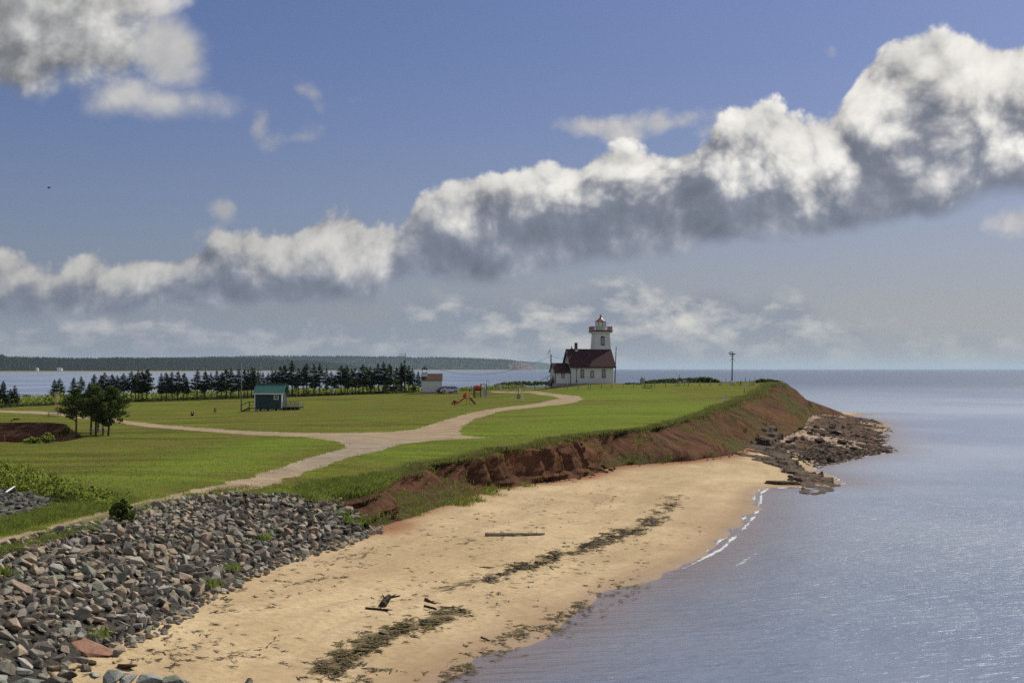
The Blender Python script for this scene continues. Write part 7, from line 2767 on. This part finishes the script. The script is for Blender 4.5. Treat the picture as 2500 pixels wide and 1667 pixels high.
# tripod swing
x, y, z = at(1266, 980)
k = y / F
tp_ = thing('tyre_swing', (x, y, z), 'pale metal tripod frame with a small hanging tyre beside the road', 'swing')
apex = np.array([0, 0, 35.5 * k])
for bx_, by_ in ((-16.5, -1.0), (-1.8, 2.5), (16, -.6), (19.0, 1.0)):
    part('leg', bar((bx_ * k, by_, -.1), apex, .05), M_METAL, tp_)
part('chain', bar(apex, (0, 0, 13 * k), .02), M_BLACK, tp_)
tor = [(math.cos(a) * .28, 0, 11.5 * k + math.sin(a) * .28) for a in np.linspace(0, 2 * math.pi, 13)]
part('tyre', tube(tor, [.10] * 13, 6), M_TYRE, tp_)
part('top_bracket', box(-.25, .25, -.2, .2, 35 * k, 36.6 * k), M_METAL, tp_)


# ================================================= furniture of the field
def picnic_table(u, v, label, mat, rz, group=None, sc=1.0):
    x, y, z = at(u, v)
    t = thing('picnic_table', (x, y, z), label, 'picnic table', group, rz)
    for i in range(5):
        part('table_plank', box(-.95, .95, -.38 + i * .155, -.38 + i * .155 + .14, .72, .76), mat, t)
    for s in (-1, 1):
        part('bench_seat', box(-.95, .95, s * .72 - .13, s * .72 + .13, .42, .46), mat, t)
        part('leg', [beam((s * .7, -.62, -.05), (s * .7, -.22, .72), .05, .10), beam((s * .7, .62, -.05), (s * .7, .22, .72), .05, .10), beam((s * .7, -.78, .39), (s * .7, .78, .39), .05, .10)], mat, t)
    t.scale = (sc, sc, sc)
    return t


picnic_table(130, 1018, 'grey picnic table on the grass left of the pine clump', M_GREYW, .15)
picnic_table(238, 1061, 'pale picnic table standing under the pines', M_GREYW, .35)
picnic_table(1582, 947, 'dark picnic table near the fence beside the stone cairn', M_DWOOD, .1)
picnic_table(1800, 941, 'low picnic table beneath the osprey pole', M_DWOOD, -.2)
x, y, z = at(1789, 940)
t = thing('white_bench', (x, y, z), 'white slatted seat beside the foot of the osprey pole', 'bench')
part('seat', [box(-.6, .6, -.5, -.36, .40, .46), box(-.6, .6, -.33, -.19, .40, .46)], M_WTRIM, t)
part('backrest', [box(-.6, .6, -.10, -.06, .55 + i * .17, .68 + i * .17) for i in range(3)], M_WTRIM, t)
for s in (-1, 1):
    part('leg', [beam((s * .5, -.45, -.1), (s * .5, -.45, .4), .06, .06), beam((s * .5, -.1, -.1), (s * .5, -.05, 1.05), .06, .06)], M_WTRIM, t)

# post fence in front of the lighthouse
posts = [(1165.5, 952), (1210, 952), (1214.5, 951.5), (1218, 951.5), (1229, 951), (1243, 953), (1248, 953.5), (1252, 953), (1256, 953), (1262, 952), (1279, 952), (1306, 952), (1331, 951.5), (1334, 951.5), (1357.3, 951), (1385, 950.6), (1412, 949.8), (1436.6, 949.3), (1441.6, 950), (1468.5, 949.3), (1494, 948.4), (1521.4, 948),
         (1546.3, 947), (1598.5, 945.8), (1625, 944.6), (1650, 943.4), (1655.5, 943.4), (1681, 943.6), (1708, 943.2), (1734, 942.3), (1757, 941.4), (1760.5, 941.6), (1783, 940), (1809, 939.5), (1831, 942), (1836, 942), (1840, 940.5), (1772, 931), (1820, 932), (1830, 930), (1843, 932), (1860, 927)]
fproto = None
for i, (u, v) in enumerate(posts):
    x, y, z = at(u, v)
    y2 = y
    if fproto is None:
        fproto = thing('fence_post', (x, y2, z), 'x', 'fence post', 'wooden posts of the field fence')
        part('post', tube([(0, 0, -.3), (0, 0, 1.12)], [.085, .075], 7), M_GREYW, fproto)
        part('cap', tube([(0, 0, 1.121), (0, 0, 1.17)], [.08, .055], 7), M_SIGNW, fproto)
        t = fproto
    else:
        t = copy_thing(fproto, (x, y2, z), random.uniform(0, 6))
    t.scale = (1, 1, random.uniform(.88, 1.12))
    fs = [(1236, 'of the pale posts beside the white panel under the hedge'), (1300, 'of the post cluster behind the tyre swing'), (1350, 'of the posts left of the lighthouse steps'), (1515, 'of the posts in front of the lighthouse wall'), (1600, 'of the posts between lighthouse and memorial'),
          (1700, 'of the posts before the left half of the long hedge'), (1770, 'of the posts before the right half of the long hedge'), (9999, 'of the posts around the osprey pole')]
    k_ = next(n_ for n_, q_ in enumerate(fs) if u < q_[0])
    same = sorted(q_[0] for q_ in posts if (k_ == 0 or q_[0] >= fs[k_ - 1][0]) and q_[0] < fs[k_][0])
    t['label'] = ORD[same.index(u)] + ' from the left ' + fs[k_][1]


def sign(name, u, v, wpx, hpx, ppx_, label, rz=0.0, mat=None, post=None):
    x, y, z = at(u, v)
    k = y / F
    t = thing(name, (x, y, z), label, 'sign', None, rz)
    w, h = wpx * k / 2, hpx * k
    pz_ = ppx_ * k
    part('post', [box(-.04, .04, 0, .06, -.3, pz_ + h * .9)] if not post else [box(w - .04, w + .04, 0, .06, -.3, pz_ + h * 1.15)], M_DWOOD, t)
    part('panel', quadpanel([(-w, -.03, pz_), (w, -.03, pz_), (w, -.03, pz_ + h), (-w, -.03, pz_ + h)], (0, .028, 0)), mat or M_SIGNW, t)
    part('lettering', [box(-w * .75, w * (.75 - .2 * (i % 3)), -.036, -.0305, pz_ + h * (.80 - i * .15), pz_ + h * (.85 - i * .15)) for i in range(5)], M_GREYW, t)
    return t


sign('warning_sign', 1817.5, 959, 4.6, 8.0, 11, 'small white sign on a post at the upper right of the field', .3)
sign('warning_sign', 1768, 983, 6.4, 10.5, 6, 'white notice board tilted on its post close to the bluff edge', .5, post=True)
sign('information_panel', 1671, 942, 8, 4.5, 10, 'sloping grey information panel in front of the hedge', .2, M_METAL)
sign('information_panel', 1222, 952, 4.2, 11, 2, 'white upright panel among the posts at the foot of the hill', .0)
x, y, z = at(1659, 942)
k = y / F
t = thing('marker_pole', (x, y, z), 'thin dark pole with a small white box in front of the long hedge', 'pole')
part('pole', bar((0, 0, -.3), (0, 0, 28 * k), .05), M_DWOOD, t)
part('box', box(-.05, .35, -.12, -.05, 8 * k, 11 * k), M_SIGNW, t)
# cairn memorial
x, y, z = at(1568, 937)
k = y / F
t = thing('stone_memorial', (x, y, z), 'dark grey stone memorial with a peaked top and a white plaque', 'memorial')
part('body', frustum([[np.array(p) for p in ((-.55, -.3, -.2), (.55, -.3, -.2), (.55, .3, -.2), (-.55, .3, -.2))], [np.array(p) for p in ((-.5, -.25, 11 * k), (.42, -.25, 11 * k), (.42, .25, 11 * k), (-.5, .25, 11 * k))], [np.array(p) for p in ((-.25, -.1, 15 * k), (.05, -.1, 15 * k), (.05, .1, 15 * k), (-.25, .1, 15 * k))]]), M_CONC, t)
part('peak', bar((-.1, 0, 14.5 * k), (-.1, 0, 18.5 * k), .06), M_CONC, t)
part('pillar', box(.42, .55, -.15, .15, 0, 15.5 * k), M_CONC, t)
part('plaque', box(.12, .34, -.33, -.29, 5.5 * k, 8 * k), M_SIGNW, t)

# tall wooden ladder tower at left
x, y, z = at(136.5, 994.5)
k = y / F
t = thing('lookout_ladder', (x, y, z), 'tall narrow pale wooden ladder frame behind the picnic table', 'ladder tower')
for s in (-1, 1):
    for yy in (0, .6):
        part('rail', beam((s * 2.9 * k, yy, -.2), (s * 2.9 * k, yy, 36 * k), .09, .09), M_PALEW, t)
for i in range(5):
    part('rung', box(-2.9 * k, 2.9 * k, -.06, .02, (14 + i * 5.2) * k, (15.2 + i * 5.2) * k), M_PALEW, t)
part('board', [box(-2.4 * k, 2.4 * k, .28, .33, 13 * k, 35 * k)], M_SIGNW, t)
part('cap', box(-6 * k, 5.5 * k, -.15, .7, 36 * k, 37.2 * k), M_PALEW, t)

# small field bits
def tiny(name, u, v, label, cat, build, rz=0.0):
    x, y, z = at(u, v)
    t = thing(name, (x, y, z), label, cat, None, rz)
    build(t, y / F)
    return t


def grill(t, k):
    part('post', bar((0, 0, -.2), (0, 0, .75), .05), M_BLACK, t)
    part('firebox', [box(-.3, .3, -.2, -.17, .72, .95), box(-.3, .3, .17, .2, .72, .95), box(-.3, -.27, -.17, .17, .72, .95), box(.27, .3, -.17, .17, .72, .95), box(-.3, .3, -.17, .17, .70, .73)], M_BLACK, t)
    part('grate', [box(-.27, .27, -.16 + i * .06, -.14 + i * .06, .90, .92) for i in range(6)], M_METAL, t)


tiny('park_grill', 1110, 992, 'thin black barbecue post in front of the small red slide', 'grill', grill)
tiny('park_grill', 469.5, 1015, 'rusty barbecue with a white tag left of the hut', 'grill', lambda t, k: (part('firebox', [box(-3.2 * k, -2 * k, -.2, .2, 0, 10.5 * k), box(2 * k, 3.2 * k, -.2, .2, 0, 10.5 * k), box(-2 * k, 2 * k, .12, .2, 0, 6 * k)], M_DWOOD, t), part('tag', box(-.5 * k, 1.6 * k, -.12, -.08, 5 * k, 7 * k), M_SIGNW, t)))
for u, lab in ((523.3, 'left stub of a pair of short brown posts left of the hut'), (526.8, 'right stub of a pair of short brown posts left of the hut')):
    tiny('wooden_stub', u, 1007, lab, 'post', lambda t, k: part('post', beam((0, 0, -.2), (0, 0, 11 * k), .12, .12), M_DWOOD, t))


def frame_box(w, d, h, mat):
    def f(t, k):
        part('plank', [box(-w, w, -d, -d + .08, 0, h)], mat, t)
        part('plank', [box(-w, w, d - .08, d, 0, h)], mat, t)
        part('plank', [box(-w, -w + .08, -d + .081, d - .081, 0, h)], mat, t)
        part('plank', [box(w - .08, w, -d + .081, d - .081, 0, h)], mat, t)
    return f


tiny('fire_ring', 40, 1025, 'low dark wooden frame lying on the grass above the red cove', 'fire ring', frame_box(.42, .4, .2, M_DWOOD))
tiny('fire_ring', 116, 1081, 'low dark timber box in the grass below the bright green clumps', 'fire ring', frame_box(.3, .3, .18, M_DWOOD))
tiny('tree_stump', 28, 1029, 'small dark stump beside the low wooden frame', 'stump', lambda t, k: part('stump', tube([(0, 0, -.1), (0, 0, .22)], [.14, .11], 8), M_DWOOD, t))
tiny('tree_stump', 128.5, 1079, 'small dark stump right of the timber box', 'stump', lambda t, k: part('stump', tube([(0, 0, -.1), (0, 0, .2)], [.11, .10], 8), M_DWOOD, t))
tiny('bluff_bench', 1226, 1100, 'low grey plank bench at the grassy edge of the bluff', 'bench', lambda t, k: (part('seat', box(-.55, .55, -.14, .14, .34, .40), M_WOOD, t), part('leg', box(-.48, -.38, -.12, .12, -.1, .34), M_DWOOD, t), part('leg', box(.38, .48, -.12, .12, -.1, .34), M_DWOOD, t)))


# ================================================= driftwood
def log(name, p0, p1, r0, r1, mat, label, stubs=(), wob=.05, seed=0):
    rr_ = random.Random(seed)
    a = np.array(p0)
    b_ = np.array(p1)
    n = 9
    pth = [(b_ - a) * i / n + np.array([rr_.uniform(-wob, wob), rr_.uniform(-wob, wob), rr_.uniform(-wob, wob) * .4]) for i in range(n + 1)]
    sh = [tube(pth, [r0 + (r1 - r0) * i / n + rr_.uniform(-.1, .1) * r0 for i in range(n + 1)], 8)]
    for (s, dx2, dy2, dz2, rd) in stubs:
        q_ = (b_ - a) * s
        sh.append(tube([q_, q_ + np.array([dx2, dy2, dz2])], [rd, rd * .4], 5))
    V, Fc = join(sh)
    o = mesh_obj(name, V, Fc, mat, smooth=False)
    o.location = tuple(a)
    return tag(o, label, 'driftwood')


def bp(u, v, dz=.1):
    x, y, z = on_beach(u, v)
    return (x, y, z + dz)


log('driftwood_log', bp(1187, 1309, .10), bp(1330, 1307, .10), .13, .07, M_WOOD, 'long straight grey driftwood log lying in the middle of the beach', ((.12, .05, .1, .22, .03), (.75, .1, .1, .2, .03), (.86, 0, -.1, .2, .03), (.02, 0, .05, .15, .04)), .03, 1)
log('driftwood_branch', bp(890, 1487, .05), bp(948, 1492, .06), .055, .05, M_DWOOD, 'thin dark driftwood branch beside the seaweed clump on the near sand', ((.9, .35, -.35, .06, .04), (.6, .2, .3, .1, .03)), .03, 2)
log('driftwood_root', bp(935, 1482, .10), bp(950, 1465, .16), .16, .12, M_DWOOD, 'dark tangled driftwood root piled with weed on the near sand', ((.9, .55, .15, .06, .08), (.5, -.2, .3, .25, .06), (.8, .35, .35, .15, .05), (.3, .3, -.1, .2, .05)), .06, 3)
log('driftwood_stick', bp(926, 1546, .04), bp(946, 1553, .04), .045, .04, M_DWOOD, 'short dark stick just above the thick seaweed drift', (), .01, 4)
log('driftwood_stick', bp(1038, 1466, .05), bp(1062, 1474, .04), .09, .03, M_DWOOD, 'small bent dark driftwood piece right of the tangled root', ((.5, .3, -.05, .03, .03),), .03, 5)
log('driftwood_stick', bp(1036, 1481, .04), bp(1066, 1488, .04), .06, .04, M_DWOOD, 'curved dark scrap of driftwood below the small bent piece', (), .04, 6)
log('driftwood_stick', bp(1175, 1557, .04), bp(1194, 1565, .04), .035, .03, M_DWOOD, 'thin dark stick on damp sand near the water edge', (), .02, 7)
log('drift_tree', (-68.5, 170, 2.3), (-61, 177, 2.6), .14, .05, M_WOOD, 'bleached fallen tree with bare branches lying in the red cove', ((.5, .2, .3, 1.2, .04), (.8, -.2, .2, 1.4, .04), (.65, .6, .2, .8, .04), (.35, -.5, .1, .6, .04), (.9, .8, .5, .5, .03)), .12, 8)
log('driftwood_stick', tuple(np.array(at(14, 1222)) + [0, 0, .45]), tuple(np.array(at(36, 1214)) + [0, 0, .6]), .05, .03, M_WTRIM, 'pale stick lying on the dark stones at far left', (), .02, 9)

# far houses across the bay
for i, (u, v, w, h, lab) in enumerate([(91, 903, 13, 4, 'tiny white house on the far shore, left one of two'), (146, 902, 26, 3.5, 'long low white house on the far shore, right one of two')]):
    D = 4760
    t = thing('far_house', ((u - U0) / F * D, D, 9.5), lab, 'house')
    part('wall', box(-w / 2 * .6, w / 2 * .6, -5, 5, -4, h), M_WTRIM, t)
    part('roof', [quadpanel([(-w * .32, -5.5, h), (w * .32, -5.5, h), (w * .32, 0, h + 3), (-w * .32, 0, h + 3)], (0, 0, .3)), quadpanel([(-w * .32, 5.5, h), (w * .32, 5.5, h), (w * .32, 0, h + 3), (-w * .32, 0, h + 3)], (0, 0, .3))], M_METAL, t)
    part('window', [box(-w * .15, -w * .05, -5.2, -5.02, 1, 4)], M_GLASS, t)
    part('window', [box(w * .05, w * .15, -5.2, -5.02, 1, 4)], M_GLASS, t)
